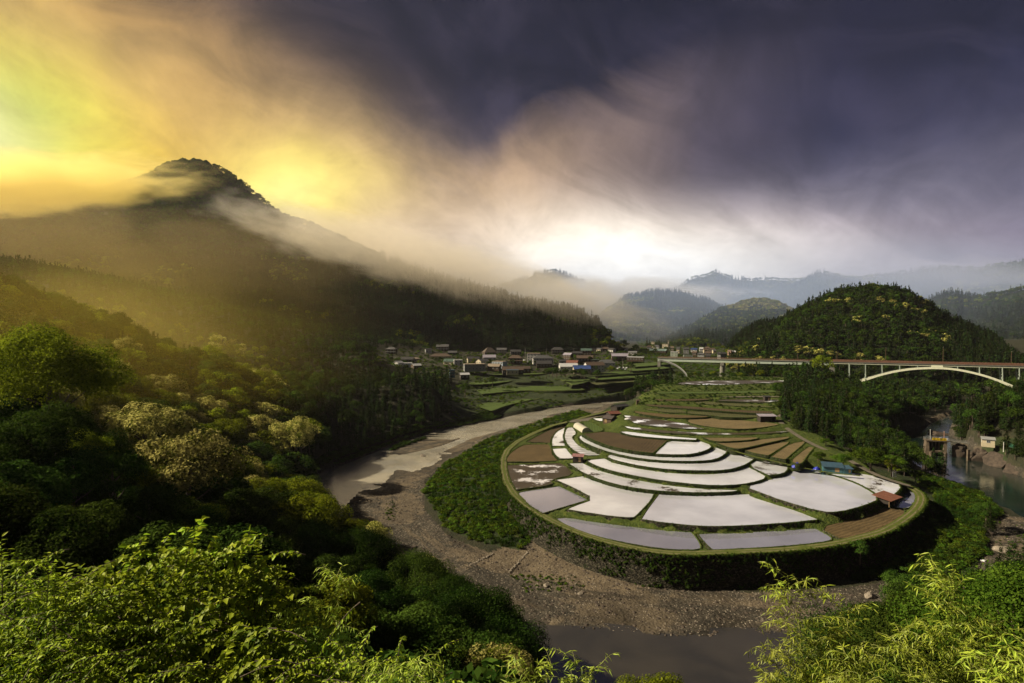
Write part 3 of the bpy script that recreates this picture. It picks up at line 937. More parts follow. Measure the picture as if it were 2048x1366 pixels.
G_MID = mountain('wooded_hill',
    [(1440, 722, 900), (1475, 705, 890), (1510, 684, 880), (1545, 652, 870), (1580, 624, 860), (1620, 600, 850), (1680, 574, 850), (1750, 565, 850), (1800, 571, 850), (1850, 598, 850), (1885, 622, 860), (1940, 650, 880), (1990, 668, 890), (2010, 700, 900), (2030, 730, 900)],
    [Zf(1440, 735, 8), Zf(1475, 745, 6), Zf(1520, 752, 5), Zf(1600, 752, 5), Zf(1680, 752, 5), Zf(1780, 758, 3), Zf(1880, 765, 0), Zf(1960, 760, 2), Zf(2040, 752, 5), Zf(2100, 745, 8)],
    back=300, nu=150, nv=60, rough=0.06, seed=9, treeh=12, power=0.8)
FAR = [
    ('far_mountain', [(1180, 640, 1800), (1250, 592, 1800), (1310, 577, 1800), (1370, 585, 1800), (1420, 601, 1750), (1500, 640, 1700), (1560, 690, 1650)], [Zf(1150, 686, 20), Zf(1350, 684, 20), Zf(1560, 686, 20)], 2),
    ('far_spur', [(1300, 690, 1300), (1345, 672, 1330), (1400, 640, 1380), (1450, 612, 1430), (1500, 597, 1450), (1530, 594, 1450), (1560, 605, 1430), (1592, 622, 1400), (1640, 640, 1380), (1700, 690, 1350)], [Zf(1290, 694, 20), Zf(1400, 693, 20), Zf(1500, 694, 18), Zf(1700, 694, 18)], 3),
    ('low_spur', [(1450, 706, 1000), (1480, 672, 1030), (1520, 645, 1050), (1560, 640, 1050), (1620, 650, 1050), (1680, 690, 1050)], [Zf(1450, 708, 16), Zf(1520, 712, 14), Zf(1700, 716, 13)], 6),
    ('distant_peak', [(900, 600, 2700), (1040, 556, 2700), (1110, 539, 2700), (1150, 551, 2700), (1200, 573, 2650), (1260, 575, 2600), (1330, 600, 2600), (1420, 660, 2500)], [Zf(880, 676, 30), Zf(1150, 676, 25), Zf(1440, 676, 25)], 7),
    ('distant_range', [(1240, 610, 3600), (1330, 582, 3600), (1380, 560, 3600), (1433, 543, 3600), (1470, 556, 3600), (1560, 560, 3600), (1640, 556, 3600), (1760, 580, 3600)], [Zf(1240, 668, 30), Zf(1500, 668, 30), Zf(1780, 668, 30)], 8),
    ('right_mountain', [(1500, 650, 2200), (1540, 600, 2250), (1590, 568, 2300), (1640, 543, 2300), (1690, 549, 2300), (1740, 552, 2300), (1800, 540, 2250), (1870, 530, 2200), (1960, 534, 2200), (2048, 522, 2150), (2150, 515, 2100), (2350, 540, 2000)], [Zf(1480, 678, 20), Zf(1700, 678, 20), Zf(2100, 680, 20), Zf(2400, 680, 20)], 11),
    ('right_spur', [(1780, 640, 1400), (1850, 600, 1380), (1910, 582, 1360), (1960, 590, 1340), (2048, 570, 1300), (2150, 560, 1280), (2400, 600, 1200)], [Zf(1760, 696, 14), Zf(1950, 700, 12), Zf(2400, 705, 12)], 12),
]
G_FAR = [mountain(n, r, f, back=500, nu=130, nv=44, rough=0.12, seed=s, treeh=9, power=0.95, spurs=0.30, crest=0.10) for n, r, f, s in FAR]
# ------------------------------------------------------------------ morning haze and fog
def build_air():
    m = bpy.data.materials.new('haze_air'); m.use_nodes = True
    T = NT(m.node_tree); T.n.clear()
    v = T.node('ShaderNodeVolumePrincipled', {'Color': (0.88, 0.87, 0.93, 1), 'Density': HAZE_D, 'Anisotropy': 0.55})
    T.node('ShaderNodeOutputMaterial', {'Volume': v.outputs[0]})
    mb = MB(); mb.box((0, 4000, 195), (19600, 11200, 430))
    o = mb.build('haze', m)
    tag(o, kind='stuff')


def fog_bank(name, label, c, r, dens, color, seed, rz=0.0, ry=0.0, nscale=1.6, lo=0.40, hi=0.62, stretch=(1, 1, 1), aniso=0.55):
    m = bpy.data.materials.new(name); m.use_nodes = True
    T = NT(m.node_tree); T.n.clear()
    tc = T.node('ShaderNodeTexCoord').outputs['Object']       # -1..1 across the bank
    d2 = T.vmath('DOT_PRODUCT', tc, tc, out=1)
    shell = T.math('MAXIMUM', T.math('SUBTRACT', 1.0, d2), 0.0)
    off = T.vmath('ADD', T.vmath('MULTIPLY', tc, stretch), (seed * 3.7, seed * 1.3, seed))
    n = T.noise(off, nscale, 5, 0.6, 0.4)
    # the outer part of the bank breaks up into wisps
    f = T.smooth(T.math('ADD', n, T.math('MULTIPLY', T.math('SUBTRACT', shell, 0.5), 0.45)), lo, hi)
    dd = T.math('MULTIPLY', T.math('MULTIPLY', f, shell), dens)
    v = T.node('ShaderNodeVolumePrincipled', {'Color': color, 'Density': dd, 'Anisotropy': aniso})
    T.node('ShaderNodeOutputMaterial', {'Volume': v.outputs[0]})
    import bmesh
    bm = bmesh.new(); bmesh.ops.create_icosphere(bm, subdivisions=3, radius=1.0)
    me = bpy.data.meshes.new(name); bm.to_mesh(me); bm.free()
    me.materials.append(m)
    o = link(name, me, None, c)
    o.scale = r; o.rotation_euler = (0, ry, rz)
    tag(o, label, 'fog', kind='stuff')


HAZE_D = 0.000035
build_air()
fog_bank('fog_bank', 'gold tinted bank of fog lying across the flank of the big left mountain', (-850, 870, 258), (480, 160, 46), 0.030, (1.0, 0.86, 0.36, 1), 1, lo=.36, hi=.56, nscale=2.6, stretch=(2.6, 1.2, 1.0), ry=rad(-3))  # warm light is put into the scattering colour
fog_bank('fog_bank', 'warm veil of mist sliding down the right hand ridge of the big mountain', (-110, 950, 152), (480, 150, 66), 0.012, (1.0, 0.94, 0.82, 1), 2, nscale=2.8, stretch=(2.6, 1.1, 1.0), ry=rad(15))
fog_bank('fog_bank', 'thin brown mist hanging over the middle of the big mountain slope', (-560, 780, 175), (560, 110, 90), 0.0016, (1.0, 0.80, 0.42, 1), 3, nscale=1.4, stretch=(2.4, .8, 1.2), ry=rad(5))
fog_bank('fog_bank', 'bright white mist filling the far valley between the mountains', (330, 2050, 150), (500, 220, 90), 0.0120, (1, .97, .93, 1), 4, nscale=1.5, stretch=(2.4, .8, 1.0), lo=.34, hi=.60, aniso=.3)
fog_bank('fog_bank', 'pale mist cloaking the tops of the mountains at the right', (1330, 1850, 205), (560, 150, 85), 0.0040, (.78, .80, 1, 1), 5, nscale=1.6, stretch=(2.4, .8, 1.2), ry=rad(3), aniso=.2)
fog_bank('fog_bank', 'wisp of mist caught on the distant peaks', (900, 2950, 190), (520, 160, 80), 0.0070, (.86, .86, 1, 1), 6, nscale=1.8, stretch=(2.0, .8, 1.2), aniso=.2)
fog_bank('fog_bank', 'blue morning vapour standing in the far valley beyond the near hills', (700, 1780, 60), (1500, 760, 280), 0.00135, (.52, .66, 1, 1), 8, nscale=.8, lo=.1, hi=.4, aniso=.0)
fog_bank('fog_bank', 'yellow tinted mist standing in for a light beam over the side valley behind the left spur', (-320, 450, 60), (220, 80, 60), 0.0019, (1.0, 0.82, 0.28, 1), 7, nscale=1.2, stretch=(1.6, .8, 1.0))  # thin mist added for the yellow beam, its light in the tint
fog_bank('fog_bank', 'faint mist tinted gold for the glow over the trees of the left hillside', (-180, 230, 62), (160, 120, 46), 0.0010, (1.0, 0.78, 0.12, 1), 9, nscale=1.3, stretch=(1.5, 1.0, 1.0), lo=.3, hi=.6)  # added for the golden glow, which is in its colour
# ------------------------------------------------------------------ the round terraces
def cA(*p): return [(960 + x / 3.4133, 780 + y / 3.4133) for x, y in p]
def cB(*p): return [(1448 + x / 3.4133, 780 + y / 3.4133) for x, y in p]
def cC(*p): return [(1180 + x / 5.12, 740 + y / 5.12) for x, y in p]

FIELDS = [
    # name, outline in the photograph, level, surface, bank, label
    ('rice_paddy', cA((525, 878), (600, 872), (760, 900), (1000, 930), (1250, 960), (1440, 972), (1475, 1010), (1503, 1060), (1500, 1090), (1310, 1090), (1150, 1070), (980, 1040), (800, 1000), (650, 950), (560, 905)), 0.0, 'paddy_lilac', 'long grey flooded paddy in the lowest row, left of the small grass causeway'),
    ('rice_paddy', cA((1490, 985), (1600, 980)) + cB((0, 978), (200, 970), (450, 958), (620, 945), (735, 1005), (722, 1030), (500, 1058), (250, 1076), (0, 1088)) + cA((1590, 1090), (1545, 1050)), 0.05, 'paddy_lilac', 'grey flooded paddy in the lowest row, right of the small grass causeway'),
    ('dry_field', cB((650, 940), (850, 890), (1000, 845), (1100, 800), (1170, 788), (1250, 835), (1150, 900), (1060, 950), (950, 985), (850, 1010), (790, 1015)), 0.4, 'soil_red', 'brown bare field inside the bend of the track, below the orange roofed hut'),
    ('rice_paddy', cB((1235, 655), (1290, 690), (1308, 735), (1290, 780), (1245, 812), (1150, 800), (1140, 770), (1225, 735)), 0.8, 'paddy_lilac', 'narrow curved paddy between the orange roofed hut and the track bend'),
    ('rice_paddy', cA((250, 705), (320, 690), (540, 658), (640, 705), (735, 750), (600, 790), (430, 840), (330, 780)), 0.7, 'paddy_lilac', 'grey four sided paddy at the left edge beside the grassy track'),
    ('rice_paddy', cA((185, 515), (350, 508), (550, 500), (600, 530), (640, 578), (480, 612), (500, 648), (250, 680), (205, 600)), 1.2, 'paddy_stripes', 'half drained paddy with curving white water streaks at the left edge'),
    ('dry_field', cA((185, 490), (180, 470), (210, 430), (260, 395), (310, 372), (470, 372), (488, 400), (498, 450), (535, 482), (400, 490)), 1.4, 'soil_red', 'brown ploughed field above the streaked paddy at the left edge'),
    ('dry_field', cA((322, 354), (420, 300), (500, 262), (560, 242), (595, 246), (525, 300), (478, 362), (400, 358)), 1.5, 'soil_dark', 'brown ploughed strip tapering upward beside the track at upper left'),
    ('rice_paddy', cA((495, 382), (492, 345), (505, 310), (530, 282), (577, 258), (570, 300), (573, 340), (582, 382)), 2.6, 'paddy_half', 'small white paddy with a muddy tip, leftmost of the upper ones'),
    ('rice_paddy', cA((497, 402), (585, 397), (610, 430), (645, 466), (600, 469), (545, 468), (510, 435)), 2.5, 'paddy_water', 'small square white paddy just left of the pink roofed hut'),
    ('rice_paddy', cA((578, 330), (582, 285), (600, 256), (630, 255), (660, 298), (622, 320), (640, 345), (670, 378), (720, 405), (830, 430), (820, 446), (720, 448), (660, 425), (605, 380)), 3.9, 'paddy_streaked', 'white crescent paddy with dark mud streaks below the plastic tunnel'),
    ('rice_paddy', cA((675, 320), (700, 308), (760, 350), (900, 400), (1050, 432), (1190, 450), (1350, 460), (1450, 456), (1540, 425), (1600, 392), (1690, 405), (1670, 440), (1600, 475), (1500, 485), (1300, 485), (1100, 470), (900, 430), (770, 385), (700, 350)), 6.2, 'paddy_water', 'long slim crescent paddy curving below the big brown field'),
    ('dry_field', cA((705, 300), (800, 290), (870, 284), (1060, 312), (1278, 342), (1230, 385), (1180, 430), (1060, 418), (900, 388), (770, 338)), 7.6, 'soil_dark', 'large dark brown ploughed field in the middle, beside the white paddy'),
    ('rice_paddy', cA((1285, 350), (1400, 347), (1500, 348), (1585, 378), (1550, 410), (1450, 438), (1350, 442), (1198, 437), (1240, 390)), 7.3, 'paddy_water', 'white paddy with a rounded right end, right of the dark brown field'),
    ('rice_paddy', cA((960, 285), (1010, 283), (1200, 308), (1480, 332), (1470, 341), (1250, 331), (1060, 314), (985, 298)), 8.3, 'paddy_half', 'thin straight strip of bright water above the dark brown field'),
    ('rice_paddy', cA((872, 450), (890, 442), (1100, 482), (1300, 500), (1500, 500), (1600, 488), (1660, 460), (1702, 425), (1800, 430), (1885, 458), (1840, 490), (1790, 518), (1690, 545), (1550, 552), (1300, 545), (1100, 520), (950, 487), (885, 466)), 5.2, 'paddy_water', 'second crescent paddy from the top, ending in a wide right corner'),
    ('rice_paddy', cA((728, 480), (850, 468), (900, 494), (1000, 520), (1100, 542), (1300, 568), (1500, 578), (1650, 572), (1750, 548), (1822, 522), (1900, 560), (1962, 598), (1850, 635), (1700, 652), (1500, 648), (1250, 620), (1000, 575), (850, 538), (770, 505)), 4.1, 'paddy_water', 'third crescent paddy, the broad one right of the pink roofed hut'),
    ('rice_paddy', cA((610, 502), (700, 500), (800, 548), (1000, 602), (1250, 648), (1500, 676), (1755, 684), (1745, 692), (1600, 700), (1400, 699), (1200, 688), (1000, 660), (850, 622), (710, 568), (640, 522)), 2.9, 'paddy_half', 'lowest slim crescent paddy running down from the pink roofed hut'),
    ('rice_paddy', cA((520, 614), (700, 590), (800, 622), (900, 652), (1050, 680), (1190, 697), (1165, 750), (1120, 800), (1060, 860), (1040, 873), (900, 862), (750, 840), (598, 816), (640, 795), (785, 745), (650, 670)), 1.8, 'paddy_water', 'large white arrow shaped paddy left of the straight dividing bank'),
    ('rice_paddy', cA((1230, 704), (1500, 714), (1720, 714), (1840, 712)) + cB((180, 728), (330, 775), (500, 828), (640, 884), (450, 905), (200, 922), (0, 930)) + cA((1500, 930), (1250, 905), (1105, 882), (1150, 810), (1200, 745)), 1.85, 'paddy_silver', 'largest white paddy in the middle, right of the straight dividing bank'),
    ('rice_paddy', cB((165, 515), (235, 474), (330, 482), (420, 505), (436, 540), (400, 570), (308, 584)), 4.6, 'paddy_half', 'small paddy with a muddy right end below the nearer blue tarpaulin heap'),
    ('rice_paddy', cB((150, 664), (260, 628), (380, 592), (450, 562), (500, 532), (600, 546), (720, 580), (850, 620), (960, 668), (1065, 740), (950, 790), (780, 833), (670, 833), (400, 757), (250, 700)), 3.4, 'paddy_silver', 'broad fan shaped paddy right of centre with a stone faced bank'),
    ('rice_paddy', cB((725, 574), (850, 566), (950, 573), (1060, 595), (1130, 617), (1212, 656), (1170, 705), (1100, 744), (1060, 718), (950, 652), (850, 610)), 3.3, 'paddy_half', 'flooded paddy with brown patches painted for tree reflections, left above the orange roofed hut'),  # mud patches stand in for dark reflections of the trees
    # upper, half dry fields
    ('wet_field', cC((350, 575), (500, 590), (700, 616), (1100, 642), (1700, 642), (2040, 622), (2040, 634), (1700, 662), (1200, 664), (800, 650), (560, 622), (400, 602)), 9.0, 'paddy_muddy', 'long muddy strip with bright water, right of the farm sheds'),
    ('wet_field', cC((345, 465), (480, 472), (600, 490), (960, 542), (1080, 582), (1195, 604), (1050, 604), (900, 596), (600, 572), (480, 552), (410, 520)), 9.9, 'paddy_muddy', 'half flooded brown field directly right of the farm sheds'),
    ('dry_field', cC((1000, 508), (1150, 492), (1300, 487), (1500, 510), (1900, 545), (1940, 562), (1750, 592), (1550, 608), (1350, 598), (1120, 568), (1010, 538)), 10.4, 'soil_pale', 'broad pale brown field curving in front of the open shed by the road'),
    ('dry_field', cC((470, 422), (700, 446), (980, 463), (1250, 474), (1150, 488), (850, 494), (600, 466), (440, 432)), 11.2, 'soil_red', 'slim brown field above the half flooded field right of the sheds'),
    ('dry_field', cC((560, 395), (800, 400), (978, 416), (978, 440), (800, 436), (600, 412)), 12.0, 'stubble', 'small dull green field, left of the two long upper strips'),
    ('dry_field', cC((1000, 421), (1300, 430), (1735, 464), (1735, 488), (1350, 484), (1280, 468), (1000, 446)), 11.9, 'stubble', 'long stubble field running to the open shed beside the road'),
    ('dry_field', cC((560, 352), (800, 360), (1060, 375), (1350, 400), (1870, 425), (1870, 442), (1700, 446), (1300, 418), (1000, 398), (600, 370)), 12.9, 'soil_dark', 'long dark strip above the stubble fields, ending at the road'),
    ('dry_field', cC((1080, 318), (1500, 335), (1870, 372), (1870, 384), (1500, 372), (1360, 362), (1080, 345)), 13.9, 'stubble', 'narrow green strip under the terrace with the dark hut'),
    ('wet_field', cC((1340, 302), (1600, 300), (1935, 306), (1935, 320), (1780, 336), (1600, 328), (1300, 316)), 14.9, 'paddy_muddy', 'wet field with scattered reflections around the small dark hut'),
    ('dry_field', cC((1320, 280), (1420, 270), (1700, 266), (1940, 268), (1940, 280), (1500, 282)), 15.6, 'dirt_road', 'pale track strip behind the small dark hut'),
    ('dry_field', cC((650, 300), (900, 300), (1250, 292), (1250, 304), (1000, 318), (700, 316)), 14.6, 'soil_dark', 'dark strip beneath the scrubby terrace wall at the neck'),
    ('dry_field', cC((670, 228), (1200, 222), (1600, 212), (1935, 204), (1935, 232), (1500, 238), (1100, 244), (700, 244)), 16.8, 'green_field', 'long pale green terrace just below the highest muddy paddy'),
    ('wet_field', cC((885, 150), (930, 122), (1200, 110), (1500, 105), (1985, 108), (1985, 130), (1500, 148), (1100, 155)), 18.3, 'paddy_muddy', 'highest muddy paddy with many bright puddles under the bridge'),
    # right-hand brown steps
    ('dry_field', cC((1160, 692), (1400, 694), (1700, 690), (1725, 700), (1600, 722), (1350, 734), (1255, 728)), 8.8, 'soil_pale', 'short brown step, uppermost of the right hand group'),
    ('dry_field', cC((1300, 748), (1500, 742), (1750, 712), (2030, 682), (2040, 698), (1900, 728), (1750, 760), (1550, 808), (1450, 802)), 8.2, 'soil_pale', 'long curved brown step, second of the right hand group'),
    ('dry_field', cB((130, 405), (300, 372), (440, 352), (435, 365), (370, 405), (300, 447), (200, 430)), 7.4, 'soil_pale', 'brown leaf shaped step, third of the right hand group'),
    ('dry_field', cB((325, 457), (390, 408), (460, 365), (550, 350), (540, 370), (480, 418), (415, 474)), 7.2, 'soil_pale', 'striped brown step, fourth of the right hand group'),
    ('dry_field', cB((455, 487), (520, 430), (580, 388), (612, 392), (570, 440), (530, 500), (500, 505)), 7.0, 'soil_pale', 'striped brown step, lowest right of the right hand group near the tarpaulin'),
    ('dry_field', cA((600, 212), (740, 178), (850, 162), (870, 178), (770, 190), (720, 222), (620, 222)), 4.0, 'dirt_road', 'bare grey brown yard left of the farm sheds'),
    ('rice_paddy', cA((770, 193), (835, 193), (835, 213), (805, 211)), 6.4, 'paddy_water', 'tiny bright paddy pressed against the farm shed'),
    ('grass_plot', cA((700, 215), (745, 215), (800, 240), (850, 272), (800, 288), (740, 292)), 5.8, 'green_field', 'mown grass plot between the plastic tunnel and the hedge'),
]

TRACK_OUT = cA((905, 128), (840, 150), (740, 172), (600, 212), (480, 240), (350, 292), (230, 352), (162, 410), (136, 470), (134, 530), (150, 620), (200, 710), (280, 785), (390, 860), (500, 920), (650, 985), (800, 1035), (1000, 1085), (1200, 1120), (1400, 1133)) + \
    cB((0, 1124), (250, 1114), (450, 1104), (700, 1077), (850, 1052), (960, 1022), (1060, 998), (1150, 966), (1250, 906), (1340, 835), (1380, 780), (1385, 730), (1350, 690), (1280, 655), (1200, 625), (1110, 600), (1040, 578))
_nl = 20
TRACK_Z = [6.5, 5.5, 4.6, 3.6, 2.8, 2.0, 1.6, 1.5, 1.4, 1.3, 1.1, 0.8, 0.6, 0.5, 0.5, 0.5, 0.5, 0.5, 0.5, 0.5] + [0.5, 0.5, 0.5, 0.5, 0.5, 0.55, 0.6, 0.7, 0.8, 1.1, 1.5, 1.9, 2.3, 2.8, 3.2, 3.5, 3.8]
# the rest of the platform outline, through the neck and down the road on the right
PLAT_BACK = [(1700, 905, 5.2), (1652, 880, 7.6), (1620, 858, 8.6), (1585, 848, 9.6), (1566, 835, 10.8), (1562, 800, 13.2), (1572, 770, 16.5), (1575, 755, 18.5), (1480, 752, 18.5), (1360, 754, 18.0), (1320, 770, 16.0), (1290, 788, 13.5), (1272, 800, 12.2), (1262, 812, 11.0), (1240, 818, 9.0)]


def densify(P, step):
    out = []
    for i in range(len(P)):
        a, b = P[i], P[(i + 1) % len(P)]
        n = max(1, int((b - a).length / step))
        for k in range(n):
            out.append(a.lerp(b, k / n))
    return out


def open_dens(P, step):
    out = []
    for i in range(len(P) - 1):
        a, b = P[i], P[i + 1]
        n = max(1, int((b - a).length / step))
        for k in range(n): out.append(a.lerp(b, k / n))
    out.append(P[-1])
    return out


def chaikin(P, closed=False, n=1):
    for _ in range(n):
        Q = []
        m = len(P)
        if not closed: Q.append(P[0])
        for i in range(m if closed else m - 1):
            a, b = P[i], P[(i + 1) % m]
            Q += [a.lerp(b, .25), a.lerp(b, .75)]
        if not closed: Q.append(P[-1])
        P = Q
    return P


def area2(P):
    return sum(P[i].x * P[(i + 1) % len(P)].y - P[(i + 1) % len(P)].x * P[i].y for i in range(len(P)))


def soften(P):
    """round the gentle corners only"""
    out = []
    m = len(P)
    for i in range(m):
        a, b, c = P[i - 1], P[i], P[(i + 1) % m]
        u = (b - a).normalized(); v = (c - b).normalized()
        if u.dot(v) > 0.3:
            out += [b.lerp(a, .25), b.lerp(c, .25)]
        else:
            out.append(b)
    return out


def normals2(P, closed=True):
    N = []
    m = len(P)
    for i in range(m):
        a = P[i - 1] if (closed or i > 0) else P[i]
        b = P[(i + 1) % m] if (closed or i < m - 1) else P[i]
        d = (b - a); d = Vector((d.x, d.y, 0)).normalized() if d.length > 1e-6 else Vector((1, 0, 0))
        N.append(Vector((d.y, -d.x, 0)))
    return N


track_out = [Pz(px, py, z) for (px, py), z in zip(TRACK_OUT, TRACK_Z)]
track_out = chaikin(open_dens(track_out, 6.0), n=2)
TW = 3.3
_N = normals2(track_out, False)          # outline runs so that outward is on the right
_s = 1 if (track_out[10] + _N[10] * 5 - Vector((60, 260, 0))).length > (track_out[10] - Vector((60, 260, 0))).length else -1
track_in = [p - n * _s * TW for p, n in zip(track_out, _N)]

field_polys = []
EDGE_PTS = []         # rim points for turf
for k, (name, poly, z, surf, label) in enumerate(FIELDS):
    z = z + 0.011 * (k % 9)
    P = [Pz(px, py, z) for px, py in poly]
    P = soften(P)
    if area2(P) < 0: P = P[::-1]
    field_polys.append((name, P, z, surf, label))


def plat_height(x, y):
    """height of the ground between the fields"""
    samp = []
    for name, P, z, surf, label in field_polys:
        for p in densify(P, 2.0): samp.append((p.x, p.y, z))
    for p in track_out[::2]: samp.append((p.x, p.y, p.z))
    for p in track_in[::2]: samp.append((p.x, p.y, p.z))
    for a, b, c in PLAT_BACK:
        p = Pz(a, b, c); samp.append((p.x, p.y, p.z))
    samp = np.array(samp)
    X = np.stack([x, y], 1)
    out = np.empty(len(X))
    for i in range(0, len(X), 4000):
        d2 = ((X[i:i + 4000, None] - samp[None, :, :2]) ** 2).sum(2) + 0.3
        w = 1 / d2 ** 2
        out[i:i + 4000] = (w * samp[:, 2]).sum(1) / w.sum(1)
    return out


def build_platform():
    back = [Pz(*e) for e in PLAT_BACK]
    outline = track_out + open_dens([track_out[-1]] + back + [track_out[0]], 3.0)[1:-1]
    if area2(outline) < 0: outline = outline[::-1]
    ol = np.array([(p.x, p.y) for p in outline])
    x0, y0 = ol.min(0); x1, y1 = ol.max(0)
    gx, gy = np.meshgrid(np.arange(x0, x1, 1.7), np.arange(y0, y1, 2.2))
    g = np.stack([gx.ravel(), gy.ravel()], 1) + RNG.uniform(-.3, .3, (gx.size, 2))
    g = g[inside(ol, g)]
    # drop interior points hugging the outline
    keep = np.ones(len(g), bool)
    for i in range(0, len(g), 5000):
        d = ((g[i:i + 5000, None] - ol[None]) ** 2).sum(2).min(1)
        keep[i:i + 5000] = d > 0.8
    g = g[keep]
    co = [Vector((a, b)) for a, b in np.vstack([ol, g])]
    no = len(ol)
    v, e, f, *_ = geometry.delaunay_2d_cdt(co, [(i, (i + 1) % no) for i in range(no)], [], 1, 1e-4)
    V2 = np.array([(a.x, a.y) for a in v])
    z = plat_height(V2[:, 0], V2[:, 1]) - 0.12 + fbm(V2[:, 0] / 3, V2[:, 1] / 3, 3, 5) * 0.35
    oz = np.array([p.z for p in outline])
    d = ((V2[:, None] - ol[None]) ** 2).sum(2)
    near = d.min(1) < 1e-4
    z = np.where(near, oz[d.argmin(1)] - 0.03, z)
    for name, P, zz, surf, label in field_polys:
        m = inside([(p.x, p.y) for p in P], V2)
        z = np.where(m, np.minimum(z, zz - 0.7), z)
    tri = np.array([t for t in f if len(t) == 3])
    me = mesh_np('terrace_ground', np.column_stack([V2, z]), tri, MATS['bank'], True)
    if me.polygons[0].normal.z < 0: me.flip_normals()
    tag(link('terrace_ground', me), kind='structure')
    # the great curved retaining wall, leaning slightly back into the hill
    N = normals2(outline)
    rows = []
    nrow = 16
    gz = ground_z(np.array([p.x + n.x * 3 for p, n in zip(outline, N)]), np.array([p.y + n.y * 3 for p, n in zip(outline, N)]))
    for r in range(nrow + 1):
        t = r / nrow
        row = []
        for i, (p, n) in enumerate(zip(outline, N)):
            bottom = min(gz[i], p.z) - 0.8
            hgt = p.z - bottom
            off = 0.10 * hgt * t + 0.0
            q = p + n * off
            row.append((q.x, q.y, p.z - 0.03 - hgt * t))
        rows.append(row)
    G = np.array(rows)
    nn = fbm(G[..., 0] / 1.6 + G[..., 2] / 2, G[..., 1] / 1.6 + G[..., 2], 4, 8) * 0.9
    for i, n in enumerate(N):
        G[1:, i, 0] += n.x * nn[1:, i]; G[1:, i, 1] += n.y * nn[1:, i]
    m = len(outline)
    i, j = np.meshgrid(np.arange(nrow), np.arange(m), indexing='ij')
    j2 = (j + 1) % m
    Fc = np.stack([(i * m + j).ravel(), ((i + 1) * m + j).ravel(), ((i + 1) * m + j2).ravel(), (i * m + j2).ravel()], 1)
    me = mesh_np('retaining_wall', G.reshape(-1, 3), Fc, MATS['bank_stone'], True)
    o = link('retaining_wall', me)
    tag(o, 'tall curved stone retaining wall under the round terraces, overgrown with creepers', 'wall')
    return outline, N, G


PLAT_OUT, PLAT_N, WALL_G = build_platform()


def sink_under_platform():
    # the valley floor stays well under the built-up platform
    me = bpy.data.objects['ground'].data
    n = len(me.vertices)
    co = np.empty(n * 3, np.float32); me.vertices.foreach_get('co', co); co = co.reshape(-1, 3)
    m = inside(np.array([(p.x, p.y) for p in PLAT_OUT]), co[:, :2])
    co[m, 2] = np.minimum(co[m, 2], -7.0)
    me.vertices.foreach_set('co', co.ravel()); me.update()
sink_under_platform()


def build_track():
    rows = []
    U = np.linspace(0, 1, 9)
    for p, q in zip(track_out, track_in):
        for u in U:
            a = p.lerp(q, u)
            rows.append((a.x, a.y, a.z + 0.10 + 0.05 * math.sin(u * math.pi)))
    G = np.array(rows)
    G[:, 2] += fbm(G[:, 0] / 1.5, G[:, 1] / 1.5, 3, 2) * 0.12
    n, m = len(track_out), len(U)
    i, j = np.meshgrid(np.arange(n - 1), np.arange(m - 1), indexing='ij')
    a = (i * m + j).ravel()
    me = mesh_np('farm_track', G, np.stack([a, a + 1, a + m + 1, a + m], 1), MATS['track'], True, {'across': np.tile(U, n)})
    if me.polygons[0].normal.z < 0: me.flip_normals()
    tag(link('farm_track', me), kind='structure')


build_track()


def build_field(name, P, z, surf, label, cat):
    """a field: its surface, a turf rim round it, and the bank below the rim, all one thing"""
    root = thing(name, label, cat, (P[0].x, P[0].y, z))
    off = Vector((P[0].x, P[0].y, z))
    D = densify(P, 1.3)
    N = normals2(D)
    m = len(D)
    # surface
    pts = [Vector((p.x, p.y, 0)) - Vector((off.x, off.y, 0)) for p in P]
    tri = geometry.tessellate_polygon([pts])
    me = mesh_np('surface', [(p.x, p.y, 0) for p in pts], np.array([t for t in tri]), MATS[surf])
    if me.polygons[0].normal.z < 0: me.flip_normals()
    pn = 'water' if surf.startswith('paddy') else 'soil'
    link(pn, me, root)
    # rim and bank
    far = math.hypot(off.x, off.y) > 330
    prof = [(-0.05, -0.12), (0.06, 0.08), (0.24, 0.20), (0.42, 0.15), (0.54, -0.25), (0.64, -0.8), (0.78, -1.6), (0.95, -2.7)]
    rim = []; bank = []
    R = []
    jw = fbm(np.array([p.x for p in D]) / 2.2, np.array([p.y for p in D]) / 2.2, 3, 4)
    for (o_, h_) in prof:
        row = []
        for i, (p, n) in enumerate(zip(D, N)):
            a = o_ + (jw[i] * 0.35 if o_ > 0.05 else 0) * min(1, o_ * 2)
            row.append((p.x + n.x * a - off.x, p.y + n.y * a - off.y, h_ + jw[(i * 3) % m] * 0.10 * (o_ > 0)))
        R.append(row)
    R = np.array(R)
    def strip(r0, r1, nm, mat):
        G = R[r0:r1 + 1]
        k = r1 - r0
        i, j = np.meshgrid(np.arange(k), np.arange(m), indexing='ij'); j2 = (j + 1) % m
        Fc = np.stack([(i * m + j).ravel(), ((i + 1) * m + j).ravel(), ((i + 1) * m + j2).ravel(), (i * m + j2).ravel()], 1)
        me = mesh_np(nm, G.reshape(-1, 3), Fc, MATS[mat], True)
        link(nm, me, root)
    st = 'bank_stone' if 'stone faced' in label or z < 2.2 else 'bank'
    strip(0, 3, 'turf_edge', 'bank')
    strip(3, len(prof) - 1, 'bank_face', st)
    for i in range(0, m):
        EDGE_PTS.append((R[3][i][0] + off.x, R[3][i][1] + off.y, R[3][i][2] + z, N[i].x, N[i].y))


CATN = {'rice_paddy': 'paddy', 'dry_field': 'field', 'wet_field': 'field', 'grass_plot': 'plot'}
for name, P, z, surf, label in field_polys:
    build_field(name, P, z, surf, label, CATN[name])
EDGE_PTS = np.array(EDGE_PTS)


